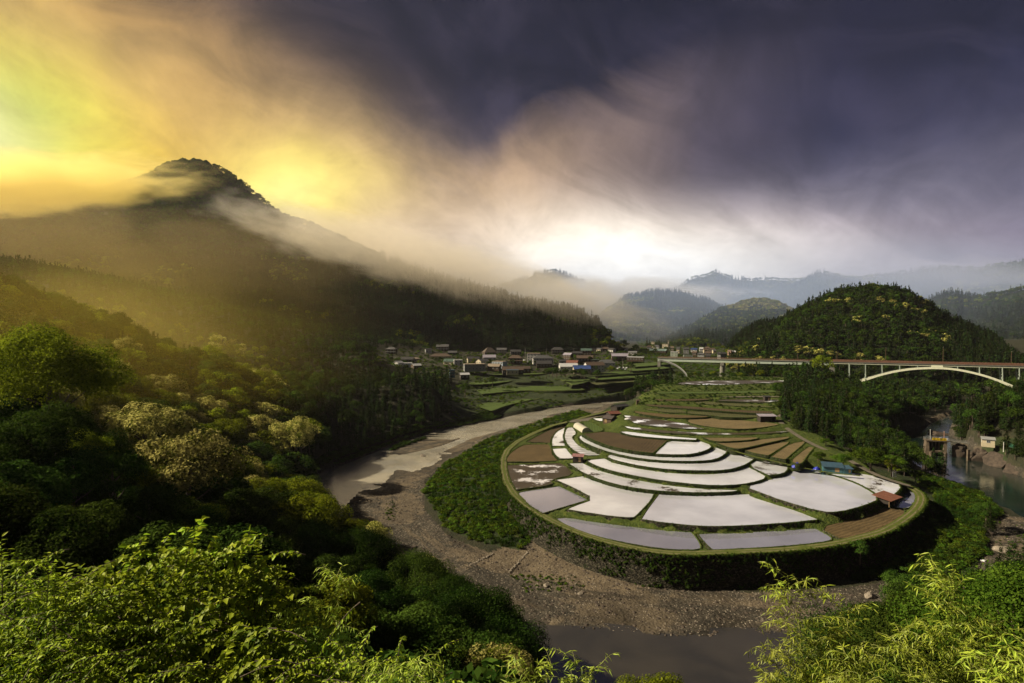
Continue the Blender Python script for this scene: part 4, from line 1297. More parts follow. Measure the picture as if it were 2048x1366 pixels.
# terraces on the far left bank, below the village
LEFT_T = [
    # front edge (px, py) left to right, level, depth of the step in metres, label
    ([(985, 822), (1010, 812), (1060, 800), (1120, 792), (1185, 788)], -3.5, 30, 'lowest green terrace on the far bank above the dark stone wall', 'green_field'),
    ([(965, 788), (1010, 784), (1060, 780), (1100, 782), (1170, 779)], 0.5, 30, 'second green terrace on the far bank, left of the river bend', 'green_field'),
    ([(945, 770), (1000, 766), (1050, 758), (1120, 757), (1145, 770)], 4.5, 40, 'broad mown green terrace above the hedge row on the far bank', 'green_field'),
    ([(930, 752), (1000, 750), (1050, 749), (1095, 747)], 9.0, 30, 'uppermost green terrace below the village gardens', 'green_field'),
    ([(1195, 770), (1240, 765), (1300, 762)], 5.5, 16, 'pale grassy ledge beside the upper river', 'stubble'),
    ([(1190, 760), (1240, 757), (1290, 754), (1330, 750)], 8.5, 22, 'green step left of the neck trees, lowest of that stack', 'green_field'),
    ([(1190, 752), (1250, 748), (1300, 745), (1340, 741)], 11.0, 22, 'green step left of the neck trees, second of that stack', 'green_field'),
    ([(1265, 742), (1300, 740), (1345, 736)], 13.2, 24, 'green step left of the neck trees, third of that stack', 'green_field'),
    ([(1270, 734), (1310, 731), (1340, 728)], 15.6, 30, 'uppermost green step beside the end of the bridge', 'green_field'),
]
for edge, z, depth, label, mt in LEFT_T:
    E = chaikin([Pz(a, b, z) for a, b in edge], n=2)
    E = open_dens(E, 2.5)
    root = thing('grass_terrace', label, 'terrace', E[len(E) // 2])
    o = E[len(E) // 2]
    N = normals2(E, False)
    rows = []
    L = len(E)
    for r, (d, h) in enumerate([(1.4, -3.2), (1.0, -2.2), (0.55, -1.2), (0.1, -0.1), (-0.7, 0.18), (-1.5, 0.0), (-depth * .5, 0.3), (-depth, 0.8)]):
        row = []
        for i, (p, n) in enumerate(zip(E, N)):
            nn = n if n.y < 0 else -n
            nn = (nn + Vector((0, -1.2, 0))).normalized() if d < -2 else nn
            row.append((p.x + nn.x * d - o.x, p.y + nn.y * d - o.y, h))
        rows.append(row)
    G = np.array(rows)
    W = G + np.array([o.x, o.y, o.z])
    G[..., 2] += fbm(W[..., 0] / 3, W[..., 1] / 3, 3, 2) * 0.5
    G[:4, :, 1] += fbm(W[:4, :, 0] / 2, W[:4, :, 2] / 2, 3, 6) * 0.8
    def st(a, b, nm, mat):
        H = G[a:b + 1]; k = b - a
        i, j = np.meshgrid(np.arange(k), np.arange(L - 1), indexing='ij')
        q = (i * L + j).ravel()
        me = mesh_np(nm, H.reshape(-1, 3), np.stack([q, q + 1, q + L + 1, q + L], 1), MATS[mat], True)
        if sum(p.normal.z for p in me.polygons) < 0: me.flip_normals()
        link(nm, me, root)
    st(0, 4, 'bank_face', 'bank_stone' if 'stone wall' in label else 'bank')
    st(4, 7, 'turf', mt)
# ------------------------------------------------------------------ trees
def leaf_quads(C, Nrm, size, aspect=0.62, bend=0.0, rng=RNG):
    """one small folded leaf spray (rhombus) at each centre, facing roughly along Nrm"""
    n = len(C)
    Nrm = Nrm / (np.linalg.norm(Nrm, axis=1, keepdims=True) + 1e-9)
    r = rng.normal(size=(n, 3))
    t = np.cross(Nrm, r); t /= (np.linalg.norm(t, axis=1, keepdims=True) + 1e-9)
    b = np.cross(Nrm, t)
    s = (size * rng.uniform(0.6, 1.35, n))[:, None]
    a = C - t * s * 0.5
    c = C + t * s * 0.5 - Nrm * s * bend
    d = C + b * s * 0.5 * aspect
    e = C - b * s * 0.5 * aspect
    V = np.stack([a, e, c, d], 1).reshape(-1, 3)
    return V


def sphere_pts(n, rng=RNG, low=-0.35):
    z = rng.uniform(low, 1, n)
    t = rng.uniform(0, 2 * np.pi, n)
    r = np.sqrt(np.clip(1 - z * z, 0, 1))
    return np.stack([r * np.cos(t), r * np.sin(t), z], 1)


def quads_mesh(name, V, mat):
    n = len(V) // 4
    return mesh_np(name, V, np.arange(n * 4).reshape(n, 4), MATS[mat])


def crown_broad(R, H, z0, lobes, per, size, seed, flat=1.0, spread=0.75):
    rng = np.random.default_rng(seed)
    Vs = []
    d = sphere_pts(lobes, rng, -0.45)
    rr = rng.uniform(0.55, 1.0, lobes) ** 0.5
    cen = d * rr[:, None] * np.array([R * 0.78, R * 0.78, H * 0.40]) + np.array([0, 0, z0 + H * 0.5])
    cen[:, :2] *= (1 + 0.25 * np.sin(np.arctan2(d[:, 1], d[:, 0]) * 3 + seed))[:, None]
    lr = R * rng.uniform(0.22, 0.40, lobes)
    for c, l in zip(cen, lr):
        k = int(per * (l / (R * 0.3)) ** 2)
        q = sphere_pts(k, rng, -0.5)
        pos = c + q * l * rng.uniform(0.72, 1.10, (k, 1)) * np.array([1, 1, 0.72 * flat])
        nr = q * np.array([1, 1, 1.3]) + rng.normal(size=(k, 3)) * spread * 0.6 + np.array([0, 0, 0.35])
        Vs.append(leaf_quads(pos, nr, size, rng=rng, bend=0.25))
    return np.concatenate(Vs)


def crown_cedar(R, H, z0, tiers, per, size, seed):
    rng = np.random.default_rng(seed)
    Vs = []
    for i in range(tiers):
        t = (i + rng.uniform(-.3, .3)) / tiers
        t = min(max(t, 0), 0.99)
        r = R * (1 - t) ** 0.75 * rng.uniform(0.75, 1.1)
        nb = max(3, int(7 * (1 - t) + 2))
        for b in range(nb):
            a = rng.uniform(0, 2 * math.pi)
            ln = r * rng.uniform(0.75, 1.15)
            k = max(3, int(per * ln / R))
            u = rng.uniform(0.15, 1, k) ** 0.7
            z = z0 + H * t + u * ln * 0.12 - (u * ln) ** 1.5 * 0.10
            pos = np.stack([np.cos(a) * u * ln, np.sin(a) * u * ln, z], 1) + rng.normal(size=(k, 3)) * np.array([.16, .16, .13]) * R * 0.55
            nr = np.stack([np.cos(a) * np.ones(k), np.sin(a) * np.ones(k), np.full(k, 0.8)], 1) + rng.normal(size=(k, 3)) * 0.55
            Vs.append(leaf_quads(pos, nr, size, rng=rng, bend=0.3, aspect=0.5))
    k = int(per)
    zz = rng.uniform(0.86, 1.03, k)
    pos = np.stack([rng.normal(size=k) * 0.08 * R, rng.normal(size=k) * 0.08 * R, z0 + H * zz], 1)
    Vs.append(leaf_quads(pos, sphere_pts(k, rng), size * 0.8, rng=rng))
    return np.concatenate(Vs)


def trunk_mesh(H, r, seed, limbs=5, reach=3.0, n=6):
    rnd = random.Random(seed)
    mb = MB()
    pts = [(0, 0, -1.5), (0, 0, 0.2), (rnd.uniform(-.15, .15), rnd.uniform(-.15, .15), H * .35), (rnd.uniform(-.3, .3), rnd.uniform(-.3, .3), H * .7), (rnd.uniform(-.3, .3), rnd.uniform(-.3, .3), H * .95)]
    mb.tube(pts, [r * 1.3, r, r * .8, r * .5, r * .12], n)
    for k in range(limbs):
        a = k * 2.4 + rnd.uniform(-.4, .4)
        z = H * rnd.uniform(.35, .7)
        L = reach * rnd.uniform(.7, 1.1)
        mb.tube([(0, 0, z), (math.cos(a) * L * .5, math.sin(a) * L * .5, z + L * .35), (math.cos(a) * L, math.sin(a) * L, z + L * .8)], [r * .4, r * .25, r * .06], 4)
    return mb.mesh('trunk', MATS['bark'], True)


PROTO = {}
def add_proto(key, mats, height, crowns, trunk):
    """crowns: list of vertex arrays; one mesh per variant and material"""
    PROTO[key] = dict(h=height, var=[], mats=mats)
    for i, V in enumerate(crowns):
        for mt in mats:
            PROTO[key]['var'].append((quads_mesh('crown', V, mt), trunk[i % len(trunk)], mt))


_tb = [trunk_mesh(9, 0.30, s, 6, 3.4) for s in (1, 2, 3)]
_tc = [trunk_mesh(14, 0.22, s, 0, 0) for s in (4, 5)]
_tf = [trunk_mesh(9, 0.25, 6, 2, 2.5, 4)]
_tcf = [trunk_mesh(12, 0.2, 7, 0, 0, 4)]
# broad-leaved: near, middle, far grades of the same tree
add_proto('broad_near', ['oak_leaf', 'fresh_leaf', 'bloom_leaf'], 10, [crown_broad(4.6, 7.6, 2.6, 34, 260, 0.27, s) for s in (21, 22)], _tb)
add_proto('broad_mid', ['oak_leaf', 'fresh_leaf', 'bloom_leaf'], 10, [crown_broad(4.6, 7.4, 2.4, 26, 85, 0.50, s) for s in (31, 32, 33)], _tb)
add_proto('broad_far', ['oak_leaf', 'fresh_leaf', 'bloom_leaf'], 10, [crown_broad(4.8, 7.4, 2.0, 12, 22, 1.15, s) for s in (41, 42, 43)], _tf)
add_proto('cedar_near', ['cedar_leaf'], 15, [crown_cedar(2.9, 12.2, 2.8, 30, 34, 0.42, s) for s in (51, 52)], _tc)
add_proto('cedar_mid', ['cedar_leaf'], 15, [crown_cedar(2.9, 12.2, 2.8, 24, 15, 0.66, s) for s in (53, 54, 55)], _tc)
add_proto('cedar_far', ['cedar_leaf'], 15, [crown_cedar(2.9, 13.0, 2.0, 11, 6, 1.35, s) for s in (61, 62)], _tcf)

CANDS = []      # (x, y, z, scale, rz, lod key, material, zone)


def in_view(P, pad=160):
    q = project(P)
    return (q[:, 0] > -pad) & (q[:, 0] < 2048 + pad) & (q[:, 1] < 1366 + 260) & (P[:, 1] > 2)


def choose(pr, n):
    ks = list(pr); w = np.array([pr[k] for k in ks], float); w /= w.sum()
    return [ks[i] for i in RNG.choice(len(ks), n, p=w)]


def kind_mix(q, P):
    """what grows where, by the place's position seen from the lookout"""
    px, py = q
    D = P[1]
    x = P[0]
    if D < 150 and px < 1150:
        return {'oak_leaf': 0.85, 'fresh_leaf': 0.12, 'bloom_leaf': 0.03}
    if px > 1880 and D < 520:
        return {'cedar_leaf': 0.85, 'oak_leaf': 0.15}
    if px > 1500 and 250 < D < 560:
        return {'cedar_leaf': 0.75, 'oak_leaf': 0.25} if px < 1660 else {'oak_leaf': 0.52, 'cedar_leaf': 0.48}
    if px > 1400 and D < 150:
        return {'oak_leaf': 0.8, 'fresh_leaf': 0.2}
    if D < 560:
        if px > 640 and D > 300: return {'cedar_leaf': 0.85, 'oak_leaf': 0.15}
        if D > 290 and px < 420: return {'cedar_leaf': 0.45, 'oak_leaf': 0.4, 'fresh_leaf': .15}
        if px > 560 and D > 220: return {'oak_leaf': 0.7, 'cedar_leaf': 0.2, 'fresh_leaf': .1}
        v = vnoise2(np.array([P[0] / 42]), np.array([P[1] / 42]), 3)[0]
        if v > 0.70: return {'bloom_leaf': 0.5, 'fresh_leaf': 0.5}
        if v > 0.36: return {'fresh_leaf': 0.75, 'oak_leaf': 0.2, 'bloom_leaf': 0.05}
        return {'oak_leaf': 0.6, 'fresh_leaf': 0.38, 'bloom_leaf': .02}
    return {'cedar_leaf': 0.6, 'oak_leaf': 0.4}


def scatter_ground():
    # jittered lattice over the near wooded ground, and a thicker sowing on the steep far bank
    jobs = []
    for (y0, y1, step) in ((52, 130, 5.6), (130, 300, 6.2), (300, 620, 7.2), (620, 830, 9.0)):
        xs = np.arange(-620, 560, step); ys = np.arange(y0, y1, step)
        gx, gy = np.meshgrid(xs, ys)
        x = gx.ravel() + RNG.uniform(-.42, .42, gx.size) * step
        y = gy.ravel() + RNG.uniform(-.42, .42, gx.size) * step
        if y0 == 620: m = (x < y * -.17)
        else: m = (np.abs(x) < y * 1.05 + 40)
        jobs.append((x[m], y[m]))
    jobs.append((RNG.uniform(225, 420, 1900), RNG.uniform(255, 430, 1900)))
    jobs.append((RNG.uniform(150, 260, 500), RNG.uniform(300, 440, 500)))
    for x, y in jobs:
        z = ground_z(x, y)
        P = np.stack([x, y, z], 1)
        q = project(P)
        flat = project(np.stack([x, y, np.full(len(x), RIV)], 1))
        bad = np.zeros(len(x), bool)
        for zn in (Z_GRAVEL, Z_RIVER_R, Z_BANK_R, Z_WATER1, Z_WATER2):
            bad |= inside(zn, flat) & (z < RIV + 5)
        for zn in (Z_SCRUB_L, Z_SCRUB_R, Z_LEFTGREEN, Z_VILLAGE, Z_FAR, Z_TERR, Z_SHELF_R):
            bad |= inside(zn, q) & (y > 150)
        bad |= z < RIV + 0.9
        po = np.array([(p.x, p.y) for p in PLAT_OUT])
        bad |= inside(po, np.stack([x, y], 1))
        # keep the outlook over the river and terraces open
        top = project(P + np.array([0, 0, 12]))
        bad |= (y < 140) & (q[:, 0] > 1020) & (top[:, 1] < 1290) & (q[:, 0] < 1640)
        bad |= (y < 250) & (top[:, 1] < 600) & (q[:, 0] > 300)
        bad |= (q[:, 0] > 900) & (q[:, 0] < 1270) & (y > 300)
        bad |= (y < 60) & (q[:, 0] > 1000) & (q[:, 0] < 1700)
        ok = ~bad & in_view(P)
        for i in np.nonzero(ok)[0]:
            mt = choose(kind_mix(q[i], P[i]), 1)[0]
            D = P[i, 1]
            base = 'cedar' if mt == 'cedar_leaf' else 'broad'
            lod = 'near' if D < 150 else 'mid' if D < 430 else 'far'
            sc = RNG.uniform(0.75, 1.25) * (0.85 if base == 'cedar' else 1.0)
            if 1020 < q[i, 0] < 1700 and D < 150: sc *= 0.7
            if base == 'broad' and 130 < D < 360 and q[i, 0] < 640:
                if RNG.random() < .38: continue
                sc *= 1.45
            if base == 'broad' and D < 240: lod = 'near'
            CANDS.append((x[i], y[i], z[i] - 0.4, sc, RNG.uniform(0, 6.28), base + '_' + lod, mt, 'near'))


def scatter_surface(G, n, mix, zone, scl=1.0, lod='far', seed=0, fog=None):
    """trees over a lofted hill (front face and crest)"""
    nv, nu, _ = G.shape
    A = G[:-1, :-1]; B = G[1:, :-1]; C = G[:-1, 1:]
    ar = np.linalg.norm(np.cross(B - A, C - A), axis=2).ravel()
    # seen area counts: favour faces nearer us
    pick = RNG.choice(len(ar), n, p=ar / ar.sum())
    i, j = np.divmod(pick, nu - 1)
    u, v = RNG.random(n), RNG.random(n)
    P = (G[i, j] * ((1 - u) * (1 - v))[:, None] + G[i + 1, j] * (u * (1 - v))[:, None] + G[i, j + 1] * ((1 - u) * v)[:, None] + G[i + 1, j + 1] * (u * v)[:, None])
    # a denser row along the crest makes the skyline
    top = G[-4]
    k = int(nu * 2.2)
    t = RNG.uniform(0, nu - 1.01, k); a = t.astype(int); f = (t - a)[:, None]
    P = np.vstack([P, top[a] * (1 - f) + top[a + 1] * f])
    P = P[in_view(P, 60)]
    q = project(P)
    for p, qq in zip(P, q):
        mx = mix(qq, p) if callable(mix) else mix
        mt = choose(mx, 1)[0]
        base = 'cedar' if mt == 'cedar_leaf' else 'broad'
        CANDS.append((p[0], p[1], p[2] - 0.6, RNG.uniform(0.7, 1.2) * scl, RNG.uniform(0, 6.28), base + '_' + lod, mt, zone))


def patch(P, s, seed):
    return vnoise2(np.array([P[0] / s]), np.array([(P[1] + P[2] * 2) / s]), seed)[0]


def mix_big(q, P):
    v = patch(P, 70, 21)
    if q[0] < 760 and q[1] < 520: return {'oak_leaf': 1.0}
    if v > 0.72: return {'oak_leaf': 0.7, 'fresh_leaf': 0.3}
    return {'cedar_leaf': 0.92, 'oak_leaf': 0.08}


def mix_midhill(q, P):
    v = patch(P, 34, 31)
    if q[0] > 1900 or (q[0] < 1560 and v < 0.7): return {'cedar_leaf': 0.9, 'oak_leaf': 0.1}
    if v > 0.76: return {'bloom_leaf': 0.35, 'oak_leaf': 0.65}
    if v > 0.6: return {'oak_leaf': 0.75, 'cedar_leaf': 0.25}
    return {'oak_leaf': 0.5, 'cedar_leaf': 0.5}


def mix_far(q, P):
    v = patch(P, 90, 41)
    return {'bloom_leaf': 0.6, 'fresh_leaf': 0.4} if v > 0.76 else ({'oak_leaf': 0.6, 'fresh_leaf': .2, 'cedar_leaf': .2} if v > .45 else {'cedar_leaf': 0.95, 'oak_leaf': .05})


scatter_ground()
scatter_surface(G_BIG, 15000, mix_big, 'big')
scatter_surface(G_MID, 3800, mix_midhill, 'mid')
for g, n, s in zip(G_FAR, (5000, 4200, 1800, 3000, 2200, 6000, 3200), (1, 1, 1, 1.3, 1.6, 1.2, 1)):
    scatter_surface(g, n, mix_far, 'far', scl=s)

ZONE_TXT = {'near': 'hillsides by the river', 'big': 'misty big mountain', 'mid': 'round hill behind the bridge', 'far': 'far mountains'}
KIND = {'shaded_leaf': ('broadleaf_tree', 'tree', 'dark shade tinted tree'), 'spring_leaf': ('broadleaf_tree', 'tree', 'fresh green rounded tree'), 'cedar_leaf': ('cedar_tree', 'cedar', 'dark pointed cedar'), 'oak_leaf': ('broadleaf_tree', 'tree', 'dark green rounded tree'),
        'fresh_leaf': ('broadleaf_tree', 'tree', 'fresh green rounded tree'), 'bloom_leaf': ('chinquapin_tree', 'tree', 'cream blossoming tree')}


def place_zone_text(px, zone, D):
    if zone != 'near': return ZONE_TXT[zone]
    if px > 1860 and D > 180: return 'steep slope beyond the sluice'
    if px > 1500 and D > 180: return 'spur right of the terraces'
    if px > 1300: return 'near bank, bottom right'
    if D < 170: return 'near bank, bottom left'
    if px > 620: return 'wooded point left of the village'
    return 'left hillside above the river bend'


def tree_at(mesh_c, mesh_t, kindname, label, cat, group, x, y, z, sc, rz):
    root = link(kindname, None, None, (x, y, z), rz, sc)
    tag(root, label, cat, group)
    a = link('crown', mesh_c, root)
    b = link('trunk', mesh_t, root)
    return root, a, b


def stuff_group(crown, trunk):
    ng = bpy.data.node_groups.new('scatter', 'GeometryNodeTree')
    ng.interface.new_socket('Geometry', in_out='INPUT', socket_type='NodeSocketGeometry')
    ng.interface.new_socket('Geometry', in_out='OUTPUT', socket_type='NodeSocketGeometry')
    N, L = ng.nodes, ng.links
    gi = N.new('NodeGroupInput'); go = N.new('NodeGroupOutput')
    join = N.new('GeometryNodeJoinGeometry')
    for ob in (crown, trunk):
        if ob is None: continue
        oi = N.new('GeometryNodeObjectInfo'); oi.inputs['Object'].default_value = ob; oi.transform_space = 'ORIGINAL'
        oi.inputs['As Instance'].default_value = False
        L.new(oi.outputs['Geometry'], join.inputs[0])
    iop = N.new('GeometryNodeInstanceOnPoints')
    def attr(nm, t):
        a = N.new('GeometryNodeInputNamedAttribute'); a.data_type = t; a.inputs['Name'].default_value = nm
        return a.outputs['Attribute']
    L.new(gi.outputs[0], iop.inputs['Points'])
    g2i = N.new('GeometryNodeGeometryToInstance')
    L.new(join.outputs[0], g2i.inputs[0])
    L.new(g2i.outputs[0], iop.inputs['Instance'])
    L.new(attr('rot', 'FLOAT_VECTOR'), iop.inputs['Rotation'])
    L.new(attr('sc', 'FLOAT_VECTOR'), iop.inputs['Scale'])
    L.new(iop.outputs[0], go.inputs[0])
    return ng


def make_stuff(name, label, cat, P, ROT, SC, crown, trunk=None):
    """one mass of plants that nobody could count"""
    me = bpy.data.meshes.new(name)
    P = np.asarray(P, np.float32)
    me.vertices.add(len(P)); me.vertices.foreach_set('co', P.ravel())
    a = me.attributes.new('rot', 'FLOAT_VECTOR', 'POINT'); a.data.foreach_set('vector', np.asarray(ROT, np.float32).ravel())
    a = me.attributes.new('sc', 'FLOAT_VECTOR', 'POINT'); a.data.foreach_set('vector', np.asarray(SC, np.float32).ravel())
    o = link(name, me)
    md = o.modifiers.new('scatter', 'NODES'); md.node_group = stuff_group(crown, trunk)
    tag(o, label, cat, kind='stuff')
    return o


def build_forest():
    arr = sorted(CANDS, key=lambda c: c[1])
    W, H = 410, 274
    cov = np.zeros((H, W), bool)
    count = {}
    first = {}
    rest = {}
    vi = {}
    for c in arr:
        x, y, z, sc, rz, key, mt, zn = c
        kn, cat, txt = KIND[mt]
        pr = PROTO[key]
        vs = [v for v in pr['var'] if v[2] == mt]
        hgt = pr['h'] * sc
        q = project(np.array([(x, y, z + hgt), (x, y, z + hgt * .3)]))
        w = (4.5 if key.startswith('broad') else 2.4) * sc * F / y
        x0 = max(0, int((q[0, 0] - w) / 5)); x1 = min(W, int((q[0, 0] + w) / 5) + 1)
        y0 = max(0, int(q[0, 1] / 5)); y1 = min(H, int(q[1, 1] / 5) + 1)
        vis = 0
        if x1 > x0 and y1 > y0:
            s = cov[y0:y1, x0:x1]
            vis = 1 - s.mean()
            s[:] = True
        k = vi.get((key, mt), 0); vi[(key, mt)] = k + 1
        v = vs[k % len(vs)]
        fk = (key, mt, k % len(vs))
        lim = 110 if kn == 'broadleaf_tree' else 300
        need = fk not in first
        if need or (vis > 0.35 and count.get(kn, 0) < lim - 12 and zn in ('near', 'mid', 'big')):
            zt = place_zone_text(q[0, 0], zn, y)
            sz = 'small ' if sc < .85 else 'large ' if sc > 1.2 else ''
            hi = 'at the foot of' if z < 2 else 'high on' if z > 45 else 'low on' if z < 22 else 'halfway up'
            if zn == 'near':
                lab = f'{sz}{txt} {hi} the {zt}'; grp = f'{sz}{txt}s {hi} the {zt}'
            else:
                lab = f'{sz}{txt} on the {zt}'; grp = f'{sz}{txt}s on the {zt}'
            root, a, b = tree_at(v[0], v[1], kn, lab, cat, grp, x, y, z, sc, rz)
            count[kn] = count.get(kn, 0) + 1
            if need: first[fk] = (a, b)
        else:
            rest.setdefault(fk + (zn,), []).append((x, y, z, sc, rz))
    NM = {'cedar_leaf': 'cedar', 'oak_leaf': 'broadleaf', 'fresh_leaf': 'fresh_broadleaf', 'bloom_leaf': 'blossoming'}
    for (key, mt, k, zn), L in rest.items():
        L = np.array(L)
        a, b = first[(key, mt, k)]
        rot = np.zeros((len(L), 3)); rot[:, 2] = L[:, 4]
        sc = np.repeat(L[:, 3:4], 3, 1) * RNG.uniform(0.88, 1.12, (len(L), 3))
        make_stuff(NM[mt] + '_forest', f'{KIND[mt][2]}s massed as forest on the {ZONE_TXT[zn]}', 'forest', L[:, :3], rot, sc, a, b)
    print('FOREST', count, {k: len(v) for k, v in rest.items()})


build_forest()


# ------------------------------------------------------------------ shrubs, grass, scrub
def bush_vertices(R, n, size, seed, flat=0.7):
    rng = np.random.default_rng(seed)
    Vs = []
    for c in range(7):
        a = rng.uniform(0, 6.28); rr = rng.uniform(0, R * .6)
        cen = np.array([math.cos(a) * rr, math.sin(a) * rr, R * rng.uniform(.15, .6)])
        q = sphere_pts(n // 7, rng, -0.2)
        pos = cen + q * R * rng.uniform(.3, .55) * np.array([1, 1, flat])
        Vs.append(leaf_quads(pos, q + rng.normal(size=q.shape) * .5 + np.array([0, 0, .4]), size, rng=rng, bend=.2))
    return np.concatenate(Vs)


def tuft_vertices(n, h, w, seed, spread=.5):
    rng = np.random.default_rng(seed)
    V = []
    for _ in range(n):
        a = rng.uniform(0, 6.28); r = rng.uniform(0, spread)
        b = np.array([math.cos(a) * r, math.sin(a) * r, -0.05])
        lean = rng.normal(size=2) * .35 * h
        hh = h * rng.uniform(.6, 1.2)
        t = b + np.array([lean[0], lean[1], hh])
        m = (b + t) / 2 + np.array([0, 0, hh * .12])
        s = np.array([-math.sin(a), math.cos(a), 0]) * w
        V += [b - s, b + s, m + s * .7, m - s * .7, m - s * .7, m + s * .7, t + s * .1, t - s * .1]
    return np.array(V)


BUSH = [quads_mesh('foliage', bush_vertices(1.0, 260, 0.26, s), 'bush_leaf') for s in (1, 2, 3)]
BUSH_F = [quads_mesh('foliage', bush_vertices(1.0, 260, 0.26, s), 'oak_leaf') for s in (4, 5)]
TUFT = [quads_mesh('blades', tuft_vertices(22, .5, .03, s, .45), 'grass_blade') for s in (1, 2)]
TALL = [quads_mesh('blades', tuft_vertices(30, 1.15, .05, s, .8), 'tall_grass') for s in (3, 4)]


def on_ground(n, poly, ylim, reject=None, zfun=ground_z):
    P2 = np.asarray(poly, float)
    # sample in plan: project polygon corners to the local ground level
    u0, u1 = (P2[:, 0].min() - 1024) / F, (P2[:, 0].max() - 1024) / F
    out = []
    for _ in range(8):
        y = RNG.uniform(ylim[0], ylim[1], n * 2); x = y * RNG.uniform(u0, u1, n * 2)
        z = zfun(x, y)
        P = np.stack([x, y, z], 1)
        m = inside(P2, project(P)) & (y > ylim[0]) & (y < ylim[1])
        m &= ~inside(np.array([(p.x, p.y) for p in PLAT_OUT]), P[:, :2])
        if reject is not None: m &= ~reject(P)
        out.append(P[m])
        if sum(map(len, out)) >= n: break
    P = np.vstack(out)
    return P[:n]


def scrub(name, label, P, meshes, s0, s1, flat=1.0, lean=0.0, cat='scrub', single=None):
    """individual shrubs: the first one real, the others as a mass"""
    P = np.asarray(P)
    parts = np.array_split(RNG.permutation(len(P)), len(meshes))
    for me, idx in zip(meshes, parts):
        if len(idx) < 2: continue
        L = P[idx]
        host = tag(link(single[0], me, None, L[0], 0, (s0 + s1) / 2), single[1], single[2], single[1] + 's' if len(meshes) > 1 else None)
        L = L[1:]
        rot = np.zeros((len(L), 3)); rot[:, 2] = RNG.uniform(0, 6.28, len(L)); rot[:, :2] = RNG.normal(size=(len(L), 2)) * lean
        s = RNG.uniform(s0, s1, len(L))
        sc = np.stack([s, s, s * flat * RNG.uniform(.8, 1.2, len(L))], 1)
        make_stuff(name, label, cat, L, rot, sc, host)


# scrub slopes left and right of the terraces
sl = on_ground(5200, Z_SCRUB_L, (150, 560))
v = fbm(sl[:, 0] / 9, sl[:, 1] / 9, 3, 12)
scrub('scrub', 'dense low green scrub on the slope left of the round terraces', sl[v > -0.10][:2600], BUSH, .6, 1.9, .8, single=('shrub', 'low green shrub in the scrub left of the terraces', 'shrub'))
scrub('tall_grass', 'tall grass between the shrubs left of the terraces', sl[v < 0.12][:1600], TALL, .8, 1.5, single=('grass_clump', 'tall grass clump at the gravel edge left of the terraces', 'grass'))
sr = on_ground(4200, Z_SCRUB_R, (140, 420))
v = fbm(sr[:, 0] / 11, sr[:, 1] / 11, 3, 15)
scrub('scrub', 'tangled green scrub on the slope right of the round terraces', sr[v > -0.10][:2300], BUSH_F + BUSH, .6, 2.1, .75, single=('shrub', 'low green shrub in the tangle right of the terraces', 'shrub'))
scrub('tall_grass', 'rough grass on the slope right of the terraces', sr[v < 0.1][:1300], TALL, .8, 1.5, single=('grass_clump', 'rough grass clump on the slope right of the terraces', 'grass'))

# creepers on the retaining wall
W = WALL_G
m = W.shape[1]
_r = RNG.random(16000) ** 1.25 * 15.9; _i = RNG.random(16000) * (m - 1.01)
_a, _b = _r.astype(int), _i.astype(int); _u, _v = (_r - _a)[:, None], (_i - _b)[:, None]
cp = W[_a, _b] * (1 - _u) * (1 - _v) + W[_a + 1, _b] * _u * (1 - _v) + W[_a, _b + 1] * (1 - _u) * _v + W[_a + 1, _b + 1] * _u * _v
cp = cp + np.array([tuple(n) for n in PLAT_N])[_b] * .15
qq = project(cp)
cp = cp[(qq[:, 1] > 700) & (cp[:, 1] < 330)]
_hh = (cp[:, 2] + 9) / 10
v = fbm(cp[:, 0] / 5, (cp[:, 1] + cp[:, 2] * 1.5) / 5, 3, 19) + (_hh - .5) * .35 + .10
scrub('creeper', 'dark creepers hanging over the curved retaining wall', cp[v > -0.03], BUSH_F, .3, .75, .8, lean=.6, cat='creeper', single=('creeper_clump', 'creeper clump on the curved retaining wall', 'creeper'))

# turf along every bank edge
E = EDGE_PTS
rep = np.repeat(E, 3, 0)
rep = rep[rep[:, 1] < 480]
rep[:, :2] += RNG.normal(size=(len(rep), 2)) * .35
P = rep[:, :3] + np.stack([rep[:, 3] * .1, rep[:, 4] * .1, np.full(len(rep), -.12)], 1)
scrub('bank_grass', 'short ragged grass along the edges of the paddy banks', P, TUFT, .28, .68, 1.0, lean=.2, cat='grass', single=('grass_clump', 'grass clump on a paddy bank', 'grass'))
# bank faces: hanging grass
rep = E[RNG.integers(0, len(E), 9000)]
dn = RNG.uniform(0.3, 1.9, len(rep))
P = np.stack([rep[:, 0] + rep[:, 3] * (.15 + dn * .2), rep[:, 1] + rep[:, 4] * (.15 + dn * .2), rep[:, 2] - dn], 1)
scrub('hanging_grass', 'long dark grass hanging down the faces of the banks', P, TALL, .3, .6, 1.0, lean=.5, cat='grass', single=('grass_clump', 'hanging grass clump on the face of a bank', 'grass'))
# outer edge of the track
to = np.array([(p.x, p.y, p.z) for p in open_dens(track_out, .35)])
P = to + RNG.normal(size=to.shape) * np.array([.35, .35, .05])
scrub('verge_grass', 'grass verge along the outer edge of the round track', P, TUFT, .5, 1.0, single=('grass_clump', 'grass clump on the verge of the round track', 'grass'), cat='grass')
